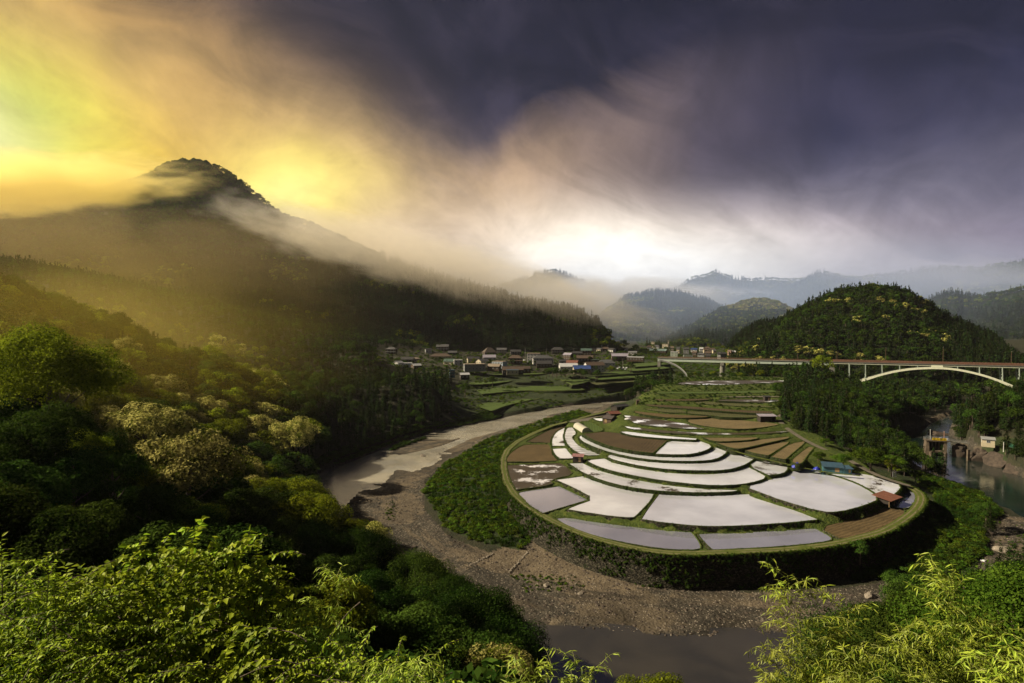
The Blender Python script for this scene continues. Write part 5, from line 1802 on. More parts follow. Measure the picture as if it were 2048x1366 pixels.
# scrub on the terrace banks of the upper neck and the river side
def plat_scatter(n, poly, zfun=None):
    out = []
    o = np.array([(p.x, p.y) for p in PLAT_OUT])
    x0, y0 = o.min(0); x1, y1 = o.max(0)
    x = RNG.uniform(x0, x1, n * 6); y = RNG.uniform(y0, y1, n * 6)
    P2 = np.stack([x, y], 1)
    m = inside(o, P2)
    for nm, P, z, s, l in field_polys: m &= ~inside([(p.x, p.y) for p in P], P2)
    P2 = P2[m]
    z = plat_height(P2[:, 0], P2[:, 1])
    P = np.column_stack([P2, z])
    P = P[inside(poly, project(P))]
    return P[:n]
P = plat_scatter(1500, [(1240, 745), (1570, 745), (1570, 822), (1400, 818), (1280, 812), (1262, 800)])
scrub('terrace_scrub', 'dark shrubs crowding the banks of the upper terraces', P, BUSH_F, .5, 1.4, .8, single=('shrub', 'dark shrub on the banks of the upper terraces', 'shrub'))
P = plat_scatter(2500, [(960, 800), (1900, 800), (1900, 1150), (960, 1150)])
scrub('turf', 'short turf between the fields', P, TUFT, .3, .7, single=('grass_clump', 'short grass clump between the fields', 'grass'), cat='grass')
# left bank terraces
lg = on_ground(3400, Z_LEFTGREEN, (380, 900))
v = fbm(lg[:, 0] / 20, lg[:, 1] / 20, 3, 22)
scrub('bank_scrub', 'green scrub on the terraced bank across the river', lg[v > -.02], BUSH, .8, 2.0, .8, single=('shrub', 'shrub on the terraced bank across the river', 'shrub'))
# river edges
rv = on_ground(2500, [(560, 1020), (560, 950), (700, 890), (830, 850), (930, 838), (990, 815), (1000, 835), (900, 862), (740, 915), (640, 960), (600, 1010)], (200, 560), reject=lambda P: P[:, 2] < RIV + .3)
scrub('bank_scrub', 'dark scrub along the left bank of the river', rv, BUSH_F, .8, 1.9, .8, single=('shrub', 'dark shrub on the left bank of the river', 'shrub'))
fl = on_ground(1800, Z_FAR, (700, 1500))
scrub('field_scrub', 'hedges and gardens around the far village', fl, BUSH, 1.2, 3.0, .8, single=('shrub', 'garden shrub at the far village', 'shrub'))
vg = on_ground(2200, Z_VILLAGE, (540, 1000))
scrub('garden_scrub', 'garden shrubs between the houses of the near village', vg, BUSH + BUSH_F, 1.0, 3.0, .95, single=('shrub', 'garden shrub in the near village', 'shrub'))
# ------------------------------------------------------------------ paints and claddings
for nm, c, ro, var in [('tile_grey', (.105, .105, .11), .55, .3), ('tile_dark', (.05, .048, .05), .55, .3), ('tile_brown', (.11, .075, .055), .6, .3), ('roof_tan', (.30, .24, .18), .7, .2),
                       ('roof_lavender', (.36, .33, .40), .5, .15), ('roof_pink', (.42, .22, .22), .6, .25), ('roof_orange', (.22, .09, .058), .6, .25), ('roof_red', (.22, .085, .06), .6, .25),
                       ('roof_blue', (.05, .09, .26), .45, .15), ('roof_steel', (.06, .12, .18), .5, .25), ('roof_aqua', (.30, .42, .40), .5, .15), ('roof_green', (.08, .13, .11), .55, .2), ('roof_white', (.62, .62, .64), .5, .12),
                       ('roof_umber', (.10, .080, .078), .6, .2), ('thatch', (.12, .095, .075), .95, .3), ('wall_white', (.70, .69, .66), .8, .1), ('wall_cream', (.62, .54, .38), .8, .12), ('wall_blue', (.48, .56, .66), .7, .1),
                       ('wall_grey', (.33, .34, .34), .8, .15), ('wall_wood', (.10, .066, .042), .85, .3), ('wall_dark', (.045, .036, .03), .85, .3), ('wall_teal', (.05, .14, .17), .6, .2), ('wall_pink', (.60, .34, .26), .8, .1),
                       ('wall_sage', (.42, .48, .40), .8, .12), ('tarp_blue', (.025, .045, .52), .45, .3), ('bridge_green', (.58, .68, .58), .45, .12), ('bridge_cream', (1.15, 1.18, .92), .5, .08), ('rail_brown', (.24, .125, .085), .6, .3),
                       ('sign_yellow', (.80, .55, .02), .5, .05), ('ink', (.012, .012, .012), .6, .1), ('steel', (.30, .30, .30), .5, .3), ('plastic_film', (.66, .63, .52), .35, .08), ('timber', (.36, .24, .12), .8, .25),
                       ('fence_green', (.06, .30, .20), .6, .2), ('car_white', (.75, .76, .78), .25, .05), ('car_dark', (.05, .055, .07), .25, .05), ('car_silver', (.38, .40, .42), .25, .05), ('tyre', (.02, .02, .02), .8, .1), ('white_item', (.72, .72, .74), .6, .1)]:
    simple_mat(nm, tuple(v * 0.58 for v in c), ro, var, 0.8)
def tile_roof(name):
    """courses of tiles as relief on the roof paint"""
    m = MATS[name]; T = NT(m.node_tree)
    p = [n for n in T.n if n.type == 'BSDF_PRINCIPLED'][0]
    tc = T.node('ShaderNodeTexCoord').outputs['Object']
    w = T.node('ShaderNodeTexWave', {'Vector': tc, 'Scale': 1.1, 'Distortion': 0.4}, bands_direction='X').outputs['Fac']
    T.l.new(bumpn(T, w, 0.7, 0.06), p.inputs['Normal'])
for n_ in ('tile_grey', 'tile_dark', 'tile_brown', 'roof_umber', 'roof_red', 'roof_pink', 'roof_orange', 'roof_steel', 'roof_aqua', 'roof_lavender'): tile_roof(n_)
gm, GT = newmat('glass')
principled(GT, (.03, .035, .045, 1), .12, None, .8)


def gable_prism(w, d, h, over=.5, th=.16, z=0.0, along='x', sag=0.0):
    """pitched roof slabs with real thickness; ridge along x"""
    W, D = w / 2 + over, d / 2 + over
    mb = MB()
    for s in (-1, 1):
        a = [(-W, s * D, z - over * h / (d / 2)), (W, s * D, z - over * h / (d / 2)), (W, 0, z + h), (-W, 0, z + h)]
        b = [(x, y, zz + th) for x, y, zz in a]
        vs = a + b
        fs = [(0, 1, 2, 3), (7, 6, 5, 4), (0, 4, 5, 1), (1, 5, 6, 2), (2, 6, 7, 3), (3, 7, 4, 0)]
        if s > 0: fs = [f[::-1] for f in fs]
        mb.add(vs, fs)
    mb.box((0, 0, z + h + th), (w + over * 2, .35, .22))
    return mb


def hip_roof(w, d, h, over=.6, z=0.0, ridge=.45, flare=0.0):
    W, D = w / 2 + over, d / 2 + over
    r = w * ridge / 2
    mb = MB()
    lo = z - over * .35
    vs = [(-W, -D, lo), (W, -D, lo), (W, D, lo), (-W, D, lo), (-W, -D, lo + .15), (W, -D, lo + .15), (W, D, lo + .15), (-W, D, lo + .15), (-r, 0, z + h), (r, 0, z + h)]
    fs = [(3, 2, 1, 0), (0, 1, 5, 4), (1, 2, 6, 5), (2, 3, 7, 6), (3, 0, 4, 7), (4, 5, 9, 8), (5, 6, 9), (6, 7, 8, 9), (7, 4, 8)]
    mb.add(vs, fs)
    mb.box((0, 0, z + h), (r * 2 + .6, .35, .3))
    return mb


def house(label, P, w, d, floors, roof, rcol, wcol, rz, cat='house', name='village_house', wins=None, skirt=False, group=None, fh=2.7, rh=None):
    root = thing(name, label, cat, P, rz, group)
    H = floors * fh
    body = MB(); body.box((0, 0, H / 2 - .7), (w, d, H + 1.4))
    if roof == 'gable':
        h = rh or d * .28
        for s in (-1, 1):      # gable triangles, a little thick
            x = s * (w / 2 - .06)
            body.add([(x - .05, -d / 2, H), (x - .05, d / 2, H), (x - .05, 0, H + h), (x + .05, -d / 2, H), (x + .05, d / 2, H), (x + .05, 0, H + h)], [(0, 2, 1), (3, 4, 5), (0, 3, 5, 2), (1, 2, 5, 4)])
    body.build('wall', MATS[wcol], root)
    if roof == 'gable': gable_prism(w, d, h, z=H).build('roof', MATS[rcol], root)
    elif roof == 'hip': hip_roof(w, d, rh or d * .30, z=H + .02, ridge=.5).build('roof', MATS[rcol], root)
    elif roof == 'thatch': hip_roof(w, d, rh or d * .62, over=1.0, z=H + .02, ridge=.30).build('roof', MATS[rcol], root)
    elif roof == 'flat':
        mb = MB(); mb.box((0, 0, H + .13), (w + .5, d + .5, .22)); mb.box((0, 0, H + .32), (w + .1, d + .1, .16)); mb.build('roof', MATS[rcol], root)
    elif roof == 'lean':
        mb = MB()
        a = [(-w / 2 - .4, -d / 2 - .5, H - .1), (w / 2 + .4, -d / 2 - .5, H - .1), (w / 2 + .4, d / 2 + .4, H + d * .2), (-w / 2 - .4, d / 2 + .4, H + d * .2)]
        mb.add(a + [(x, y, z + .14) for x, y, z in a], [(3, 2, 1, 0), (4, 5, 6, 7), (0, 1, 5, 4), (1, 2, 6, 5), (2, 3, 7, 6), (3, 0, 4, 7)])
        mb.build('roof', MATS[rcol], root)
        b2 = MB(); b2.add([(-w / 2, -d / 2, H), (-w / 2, d / 2, H), (-w / 2, d / 2, H + d * .2 - .05), (w / 2, -d / 2, H), (w / 2, d / 2, H), (w / 2, d / 2, H + d * .2 - .05)], [(0, 2, 1), (3, 4, 5), (1, 2, 5, 4)])
        b2.build('gable', MATS[wcol], root)
    if skirt and floors > 1:
        mb = MB()
        z = fh + .1
        for s, L, ax in ((-1, w, 0), (1, w, 0)):
            y = s * d / 2
            vs = [(-w / 2 - 1.0, y + s * 1.2, z - .35), (w / 2 + 1.0, y + s * 1.2, z - .35), (w / 2, y + s * .01, z + .25), (-w / 2, y + s * .01, z + .25)]
            vs += [(a, b, c + .12) for a, b, c in vs]
            fs = [(0, 1, 2, 3), (7, 6, 5, 4), (0, 4, 5, 1), (1, 5, 6, 2), (2, 6, 7, 3), (3, 7, 4, 0)]
            mb.add(vs, fs if s < 0 else [f[::-1] for f in fs])
        mb.build('lower_roof', MATS[rcol], root)
    if wins is None: wins = max(2, int(w / 3.2))
    if wins:
        wm = bpy.data.meshes.get('pane_std')
        if wm is None:
            mb = MB(); mb.box((0, 0, 0), (1.3, .08, 1.1)); wm = mb.mesh('pane_std', MATS['glass'])
            mb = MB()
            for x, zz, a, b in ((0, .62, 1.55, .12), (0, -.62, 1.55, .12), (-.72, 0, .12, 1.13), (.72, 0, .12, 1.13), (0, 0, .07, 1.1)): mb.box((x, 0, zz), (a, .14, b))
            mb.mesh('frame_std', MATS['wall_white'])
        fm = bpy.data.meshes['frame_std']
        for f in range(floors):
            for k in range(wins):
                x = (k + .5) / wins * w - w / 2
                fr = link('window', fm, root, (x, -d / 2 - .05, f * fh + 1.55))
                link('pane', wm, fr)
            for k in range(max(1, int(d / 4))):
                y = (k + .5) / max(1, int(d / 4)) * d - d / 2
                fr = link('window', fm, root, (-w / 2 - .05, y, f * fh + 1.55), math.pi / 2)
                link('pane', wm, fr)
    return root


def vz(py): return 14.0 + (745 - py) / 45 * 9.0


def v1(X, Y): return 760 + X / 6.827, 670 + Y / 6.827
def v2(X, Y): return 1040 + X / 6.827, 660 + Y / 6.827
def v3(X, Y): return 1280 + X / 10.24, 670 + Y / 10.24


VIL = [
    (v1, 150, 350, 120, 2, 'hip', 'tile_grey', 'wall_wood', -.3, 'two storey brown house with grey tiles, leftmost of the village', 1),
    (v1, 240, 490, 125, 1, 'gable', 'roof_white', 'wall_white', .9, 'white house with pale metal roof behind the cedar tops at the village edge', 0),
    (v1, 370, 405, 150, 1, 'gable', 'tile_dark', 'wall_wood', -.2, 'dark tiled house between the white metal roof and the tan hipped roof', 0),
    (v1, 465, 390, 110, 1, 'hip', 'roof_tan', 'wall_cream', .3, 'small cream house with a tan hipped roof', 0),
    (v1, 365, 465, 120, 1, 'flat', 'roof_white', 'wall_blue', 0, 'low pale blue walled workshop half hidden by cedars', 0),
    (v1, 485, 485, 120, 1, 'gable', 'roof_white', 'wall_wood', .5, 'low shed with a bright white roof above the cedar tops', 0),
    (v1, 655, 305, 75, 1, 'gable', 'tile_dark', 'wall_white', .2, 'small white gabled storehouse at the foot of the wooded slope', 0),
    (v1, 850, 280, 150, 2, 'gable', 'tile_grey', 'wall_wood', -.1, 'tall house with grey tiles standing above the wide brown roofs', 1),
    (v1, 985, 305, 110, 1, 'gable', 'tile_grey', 'wall_dark', 0, 'single storey grey tiled house right of the tall grey tiled one', 0),
    (v1, 820, 352, 270, 1, 'hip', 'tile_brown', 'wall_cream', -.1, 'farmhouse under the widest grey brown hipped roof', 0),
    (v1, 945, 410, 150, 1, 'gable', 'roof_green', 'wall_cream', -.4, 'house with a dark green roof and a reddish band', 0),
    (v1, 1062, 418, 105, 2, 'flat', 'roof_white', 'wall_white', .1, 'white cube shaped house beside the tall dark pole', 0),
    (v1, 1285, 480, 265, 2, 'flat', 'roof_tan', 'wall_grey', .12, 'long grey warehouse with a flat tan roof and a row of windows', 0),
    (v1, 1270, 370, 150, 1, 'gable', 'tile_dark', 'wall_cream', .15, 'dark roofed cream house behind the long grey warehouse', 0),
    (v1, 1395, 430, 150, 2, 'gable', 'tile_grey', 'wall_cream', .7, 'cream gabled house with a steep grey roof, right of the warehouse', 0),
    (v1, 1490, 290, 150, 1, 'thatch', 'thatch', 'wall_wood', .35, 'old farmhouse with a very steep thatched roof', 0),
    (v1, 1660, 275, 120, 2, 'gable', 'tile_grey', 'wall_cream', 0, 'yellow walled house with grey tiles right of the thatched farmhouse', 1),
    (v1, 1490, 345, 160, 1, 'gable', 'roof_lavender', 'wall_white', .05, 'long house with a pale lavender roof in front of the thatched farmhouse', 0),
    (v1, 1632, 440, 180, 2, 'flat', 'roof_tan', 'wall_blue', -.5, 'tall pale blue house with a beige roof, brightest of the village', 0),
    (v1, 1560, 475, 150, 1, 'gable', 'roof_tan', 'wall_wood', -.3, 'low brown house with a beige roof in front of the pale blue one', 0),
    (v1, 1850, 295, 130, 2, 'gable', 'tile_dark', 'wall_dark', .1, 'dark house under the trees left of the bright blue roof', 1),
    (v1, 1850, 385, 170, 2, 'hip', 'tile_brown', 'wall_wood', -.1, 'dark brown house in the shade right of the pale blue one', 1),
    (v1, 1810, 525, 260, 1, 'gable', 'tile_brown', 'wall_dark', .1, 'long dark barn at the front edge of the village', 0),
    (v1, 1805, 528, 150, 1, 'lean', 'roof_steel', 'wall_cream', .1, 'lean-to with a light blue tin roof beside the long dark barn', 0),
    (v1, 1150, 592, 110, 1, 'gable', 'roof_white', 'wall_dark', .2, 'little hut with a white roof on the terrace edge below the village', 0),
    (v1, 980, 565, 60, 2, 'flat', 'roof_steel', 'wall_teal', .2, 'narrow teal building beside the cedar clump', 0),
    (v1, 1965, 500, 130, 1, 'gable', 'tile_dark', 'wall_dark', -.2, 'low black roofed shed at the right end of the front row', 0),
    (v2, 150, 292, 150, 1, 'hip', 'roof_blue', 'wall_cream', 0, 'house with a bright blue roof at the foot of the forest', 0),
    (v2, 190, 425, 165, 3, 'flat', 'roof_tan', 'wall_white', -.1, 'white three storey building with a brownish flat roof', 0),
    (v2, 315, 455, 255, 2, 'hip', 'tile_grey', 'wall_white', .1, 'large white house with a grey hipped roof and upstairs windows', 1),
    (v2, 515, 335, 150, 2, 'hip', 'tile_dark', 'wall_wood', 0, 'dark hipped house right of the brown roofed three storey building', 1),
    (v2, 662, 405, 120, 2, 'gable', 'roof_lavender', 'wall_wood', -.5, 'house with two pale panels on its roof', 0),
    (v2, 785, 355, 120, 1, 'gable', 'tile_dark', 'wall_wood', .1, 'dark tiled house left of the green grey roof', 0),
    (v2, 910, 345, 130, 2, 'gable', 'roof_green', 'wall_wood', 0, 'house with a green grey roof near the forest edge', 0),
    (v2, 890, 425, 200, 1, 'gable', 'tile_brown', 'wall_dark', .05, 'long dark brown house below the green grey roof', 0),
    (v2, 720, 490, 140, 1, 'gable', 'roof_red', 'wall_dark', -.2, 'low house with a dull red roof in front of the village', 0),
    (v2, 665, 545, 225, 1, 'gable', 'roof_white', 'wall_white', .15, 'long white shed with a grey white roof left of the blue roofed hall', 0),
    (v2, 850, 578, 210, 1, 'gable', 'roof_blue', 'wall_cream', .15, 'cream hall with a long bright blue roof at the front of the village', 0),
    (v2, 1020, 560, 230, 2, 'gable', 'tile_brown', 'wall_white', .35, 'wide gabled hall with a brown roof behind the blue roofed hall', 0),
    (v2, 1010, 303, 90, 1, 'gable', 'tile_dark', 'wall_white', .2, 'small white walled house with dark tiles below the cedar point', 0),
    (v2, 1090, 310, 70, 1, 'gable', 'tile_grey', 'wall_cream', -.6, 'small cream gable peeping between dark roofs below the cedar point', 0),
    (v2, 1170, 305, 110, 1, 'hip', 'tile_brown', 'wall_dark', 0, 'dark hipped house beneath the two tall poles', 0),
    (v2, 1262, 310, 90, 1, 'gable', 'tile_dark', 'wall_white', -.7, 'white gabled house right of the two tall poles', 0),
    (v2, 1190, 492, 210, 1, 'hip', 'tile_grey', 'wall_white', .1, 'broad white house with a grey roof beside the car park', 0),
    (v2, 1370, 395, 200, 1, 'gable', 'roof_lavender', 'wall_wood', .1, 'house with large pinkish white metal roofs', 0),
    (v2, 1545, 335, 110, 1, 'flat', 'roof_white', 'wall_white', 0, 'flat roofed white house, right of the pinkish metal roofs', 0),
    (v2, 1590, 415, 210, 1, 'flat', 'roof_white', 'wall_wood', -.1, 'brown building with a flat grey roof, rightmost of the village', 0),
    (v2, 1430, 292, 80, 1, 'gable', 'tile_dark', 'wall_white', .1, 'tiny dark roofed house under the bushy trees at the village end', 0),
    (v2, 1035, 452, 90, 1, 'flat', 'roof_green', 'wall_dark', 0, 'small dark box shaped shed behind the broad white house', 0),
    (v2, 50, 575, 150, 1, 'gable', 'tile_brown', 'wall_wood', .2, 'brown house among gardens above the uppermost green terrace', 0),
    (v2, 330, 505, 190, 1, 'gable', 'tile_dark', 'wall_wood', .05, 'long low dark roof in front of the large white house', 0),
    (v2, 600, 470, 110, 1, 'gable', 'tile_dark', 'wall_dark', .1, 'low dark roof left of the dull red one', 0),
]
for fn, X, Y, W, fl, rf, rc, wc, rz, lab, sk in VIL:
    px, py = fn(X, Y)
    z = vz(py)
    P = Pz(px, py, z)
    w = W / 6.827 / F * P.y * 1.18
    d = min(max(w * .62, 5), 11)
    P.y += d / 2
    P.z = max(P.z, float(ground_z([P.x], [P.y - d / 2])[0]) - .1)
    lean = math.atan2(P.x, P.y)
    house(lab, P, w * (.92 if abs(rz) < .4 else .8), d, fl, rf, rc, wc, rz - lean, skirt=bool(sk), fh=3.0 if fl > 1 else 3.6)

FARV = [
    (265, 240, 62, 3, 'flat', 'roof_tan', 'wall_cream', 'tall cream block at the left of the far village'),
    (525, 255, 118, 2, 'flat', 'roof_tan', 'wall_cream', 'cream school building of the far village, with a stair tower'),
    (580, 252, 22, 4, 'flat', 'roof_tan', 'wall_cream', 'cream stair tower at the right end of the far school'),
    (630, 292, 62, 1, 'gable', 'tile_dark', 'wall_white', 'bright white gabled house right of the far school'),
    (660, 335, 60, 2, 'gable', 'roof_tan', 'wall_cream', 'cream house behind the pale green factory'),
    (700, 432, 140, 2, 'flat', 'roof_white', 'wall_sage', 'pale green windowless factory by the far road'),
    (788, 355, 60, 2, 'gable', 'tile_grey', 'wall_cream', 'cream house with a lit end wall, right of the factory'),
    (945, 362, 110, 2, 'gable', 'tile_grey', 'wall_grey', 'grey green house with a tall gable, far village centre'),
    (1110, 332, 120, 1, 'gable', 'roof_blue', 'wall_white', 'far house covered by a vivid blue roof'),
    (250, 352, 100, 1, 'gable', 'roof_aqua', 'wall_wood', 'left one of the two long far sheds with aqua roofs'),
    (450, 358, 190, 1, 'gable', 'roof_aqua', 'wall_wood', 'right one of the two long far sheds with aqua roofs'),
    (340, 262, 120, 1, 'hip', 'tile_grey', 'wall_grey', 'grey roofed house between the cream block and the far school'),
    (190, 275, 90, 1, 'hip', 'tile_brown', 'wall_grey', 'brown roofed house leftmost in the far village'),
    (1335, 385, 70, 2, 'gable', 'tile_brown', 'wall_cream', 'cream walled far house with a brown roof, left of a tight cluster'),
    (1400, 405, 100, 1, 'gable', 'tile_brown', 'wall_wood', 'brown roofed house in the middle of the far cluster'),
    (1380, 300, 110, 1, 'hip', 'tile_brown', 'wall_wood', 'brown hipped house at the back of the far cluster'),
    (1255, 318, 70, 1, 'gable', 'roof_white', 'wall_white', 'small white roofed house right of the vivid blue roof'),
    (1515, 355, 60, 1, 'gable', 'tile_grey', 'wall_cream', 'small cream house at the right of the far cluster'),
    (1480, 330, 90, 1, 'gable', 'tile_brown', 'wall_wood', 'dull brown house above the small cream one, far village'),
    (1620, 470, 60, 2, 'gable', 'tile_dark', 'wall_white', 'far white gabled house with a steep dark roof by the bridge railing'),
    (1705, 470, 95, 2, 'gable', 'tile_dark', 'wall_grey', 'far grey house with a black roof next to the steep white gable'),
    (1838, 392, 72, 2, 'flat', 'roof_tan', 'wall_pink', 'pink walled house at the right end of the far village'),
    (1905, 388, 80, 1, 'gable', 'roof_white', 'wall_pink', 'low pink house with a white roof, farthest right'),
    (1250, 432, 130, 1, 'hip', 'tile_grey', 'wall_grey', 'low grey house in front of the far cluster'),
    (1120, 405, 80, 1, 'gable', 'tile_brown', 'wall_wood', 'low brown barn left of the low grey house, far village'),
    (1665, 208, 80, 1, 'gable', 'tile_grey', 'wall_grey', 'grey house high up at the foot of the far wood'),
    (1400, 468, 90, 1, 'gable', 'tile_dark', 'wall_dark', 'dark shed beside the bridge railing, far village'),
]
for X, Y, W, fl, rf, rc, wc, lab in FARV:
    px, py = v3(X, Y)
    z = 20 + (700 - py) / 40 * 6
    P = Pz(px, py, z)
    w = W / 10.24 / F * P.y
    d = max(7, w * .6)
    house(lab, P, w, d, fl, rf, rc, wc, random.uniform(-.25, .25) - .3, fh=2.9)


# ------------------------------------------------------------------ sheds on the terraces
def shed(name, label, c1, c2, z, depth, h, rise, rmat, wmat, cat='shed', openfront=False, posts=False, rz_add=0.0):
    """a lean-to between two front corners given in the photograph"""
    a, b = Pz(*c1, z), Pz(*c2, z)
    w = (b - a).length
    mid = (a + b) / 2
    rz = math.atan2(b.y - a.y, b.x - a.x)
    root = thing(name, label, cat, mid, rz)
    if posts:
        pm = MB(); pm.box((0, 0, h / 2 - .4), (.16, .16, h + .8)); pmesh = pm.mesh('post', MATS['timber'])
        for x in (-w / 2 + .2, 0, w / 2 - .2):
            for y in (.2, depth - .2): link('post', pmesh, root, (x, y, 0))
        mb = MB(); mb.box((0, depth - .3, h * .5), (w - .6, .1, h * .8)); mb.box((-w / 2 + .3, depth / 2, h * .5), (.1, depth - .6, h * .8)); mb.build('wall', MATS[wmat], root)
    else:
        mb = MB()
        t = .12
        mb.box((0, depth - t / 2, (h + rise) / 2 - .5), (w, t, h + rise + .9)); mb.box((-w / 2 + t / 2, depth / 2, h / 2 - .4), (t, depth - .3, h + .8)); mb.box((w / 2 - t / 2, depth / 2, h / 2 - .4), (t, depth - .3, h + .8))
        fw = w * .68 if openfront else w
        mb.box((-w / 2 + fw / 2, t / 2, h / 2 - .4), (fw - .3, t, h + .8)); mb.build('wall', MATS[wmat], root)
        if not openfront:
            dm = MB(); dm.box((w * .2, -.04, h * .42), (w * .22, .08, h * .82)); dm.build('door', MATS['timber'], root)
    mb = MB()
    o = .45
    v = [(-w / 2 - o, -o * 1.4, h), (w / 2 + o, -o * 1.4, h), (w / 2 + o, depth + o, h + rise), (-w / 2 - o, depth + o, h + rise)]
    mb.add(v + [(x, y, zz + .12) for x, y, zz in v], [(3, 2, 1, 0), (4, 5, 6, 7), (0, 1, 5, 4), (1, 2, 6, 5), (2, 3, 7, 6), (3, 0, 4, 7)])
    n = int(w / .55)
    mb.build('roof', MATS[rmat], root)
    rb = MB()
    for k in range(n + 1):
        x = -w / 2 - o + (w + 2 * o) * k / n
        rb.beam((x, -o * 1.4, h + .15), (x, depth + o, h + rise + .15), .07, .05)
    tag(rb.build('roof_ribs', MATS[rmat], root), kind='stuff')
    return root


shed('field_hut', 'small hut with a faded pink roof at the corner where three paddies meet', (1145.5, 923), (1165, 924), 3.6, 3.4, 2.3, .35, 'roof_pink', 'wall_dark', 'hut')
shed('field_hut', 'hut with a rusty orange roof on posts at the right end of the terraces', (1779, 1011), (1800, 1003), 1.9, 5.2, 1.5, .9, 'roof_orange', 'wall_dark', 'hut', posts=True)
shed('open_shed', 'long dark shed with a grey pink tin roof beside the upper road', (1521, 842), (1552, 842), 11.2, 4.5, 2.5, .6, 'roof_lavender', 'wall_dark', openfront=True)
shed('field_hut', 'small black hut standing in the wet upper field', (1530, 801), (1541, 801), 15.2, 3.0, 2.3, .3, 'tile_dark', 'wall_dark', 'hut')
shed('field_hut', 'tiny brown hut on the grassy point above the river bend', (1273.5, 808), (1279, 808), 12.0, 2.0, 2.2, .3, 'tile_brown', 'wall_wood', 'hut')
shed('blue_shed', 'long low shed covered in blue tin sheets below the big shade tree', (1647, 942), (1686, 945), 4.2, 5.4, 1.9, .7, 'roof_steel', 'wall_teal')
shed('blue_shed', 'shorter blue tin shed at the right end of the long one', (1687.5, 945.5), (1704, 946), 4.2, 4.2, 1.6, .4, 'roof_steel', 'wall_teal')


def gable_shed(name, label, c1, c2, z, depth, h, rh, rmat, wmat):
    a, b = Pz(*c1, z), Pz(*c2, z)
    w = (b - a).length; rz = math.atan2(b.y - a.y, b.x - a.x)
    root = thing(name, label, 'shed', (a + b) / 2, rz)
    mb = MB(); mb.box((0, depth / 2, h / 2 - .5), (w, depth, h + 1))
    for s in (-1, 1):
        x = s * (w / 2 - .06)
        mb.add([(x - .05, 0, h), (x - .05, depth, h), (x - .05, depth / 2, h + rh), (x + .05, 0, h), (x + .05, depth, h), (x + .05, depth / 2, h + rh)], [(0, 2, 1), (3, 4, 5), (0, 3, 5, 2), (1, 2, 5, 4)])
    mb.build('wall', MATS[wmat], root)
    r = gable_prism(w, depth, rh, over=.6, z=h); me = r.mesh('roof', MATS[rmat]); link('roof', me, root, (0, depth / 2, 0))
    d = MB(); d.box((-w * .15, -.05, h * .42), (1.6, .1, h * .8)); d.build('door', MATS['timber'], root)
    return root


gable_shed('farm_shed', 'wooden farm shed with a dark brown roof beside the blue tarpaulin', (1206, 844.5), (1222, 846.5), 6.8, 6.0, 2.6, 1.1, 'roof_umber', 'wall_wood')
gable_shed('farm_shed', 'farm shed with a brick red roof, just behind the dark brown one', (1221, 837), (1240, 836), 7.4, 6.0, 2.8, 1.0, 'roof_red', 'wall_dark')
gable_shed('farm_shed', 'long black roofed shed, farthest back of the three farm sheds', (1234, 822), (1257, 819), 8.2, 5.5, 2.6, .8, 'tile_dark', 'wall_dark')


def tunnel(label, c_front, z, w, L, h, ang):
    P = Pz(*c_front, z)
    root = thing('plastic_tunnel', label, 'greenhouse', P, ang)
    n = 12; m = 9
    V = []
    for j in range(m):
        y = L * j / (m - 1)
        for i in range(n + 1):
            t = math.pi * i / n
            V.append((-math.cos(t) * w / 2, y, math.sin(t) ** .8 * h))
    Fc = [(j * (n + 1) + i, j * (n + 1) + i + 1, (j + 1) * (n + 1) + i + 1, (j + 1) * (n + 1) + i) for j in range(m - 1) for i in range(n)]
    mb = MB(); mb.add(V, Fc); mb.build('cover', MATS['plastic_film'], root, True)
    for y, s in ((0, 1), (L, -1)):
        vs = [(-math.cos(math.pi * i / n) * w / 2, y, math.sin(math.pi * i / n) ** .8 * h) for i in range(n + 1)]
        mb = MB(); mb.add(vs, [tuple(range(n + 1))[::s]]); mb.build('end_panel', MATS['plastic_film'], root)
    hoop = MB(); hoop.tube([(-math.cos(math.pi * i / n) * (w / 2 + .03), 0, math.sin(math.pi * i / n) ** .8 * (h + .03)) for i in range(n + 1)], [.05] * (n + 1), 4)
    hm = hoop.mesh('hoop', MATS['steel'])
    for j in range(m): link('hoop', hm, root, (0, L * j / (m - 1), 0))
    return root


tunnel('rounded white plastic tunnel greenhouse at the head of the crescent paddies', (1173, 865), 5.6, 5.0, 17, 2.6, rad(10))


def cloth_heap(label, px, py, z, w, h, seed, mat='tarp_blue', name='tarpaulin', cat='tarpaulin'):
    P = Pz(px, py, z)
    rng = np.random.default_rng(seed)
    n = 18
    g = np.linspace(-1, 1, n)
    X, Y = np.meshgrid(g, g)
    r = np.sqrt(X ** 2 + Y ** 2)
    Z = np.clip(1 - r ** 2, 0, 1) ** .7
    Z = Z * (0.65 + 0.8 * (fbm(X * 2.2 + seed, Y * 2.2, 3, seed) + .2)) + np.abs(fbm(X * 5, Y * 5 + seed, 2, seed)) * .35 * (Z > 0.05)
    V = np.stack([X * w / 2 * (1 + .1 * rng.normal(size=X.shape)), Y * w / 2.4, Z * h - .1], -1).reshape(-1, 3)
    i, j = np.meshgrid(np.arange(n - 1), np.arange(n - 1), indexing='ij'); a = (i * n + j).ravel()
    me = mesh_np(name, V, np.stack([a, a + 1, a + n + 1, a + n], 1), MATS[mat])
    return tag(link(name, me, None, P), label, cat)


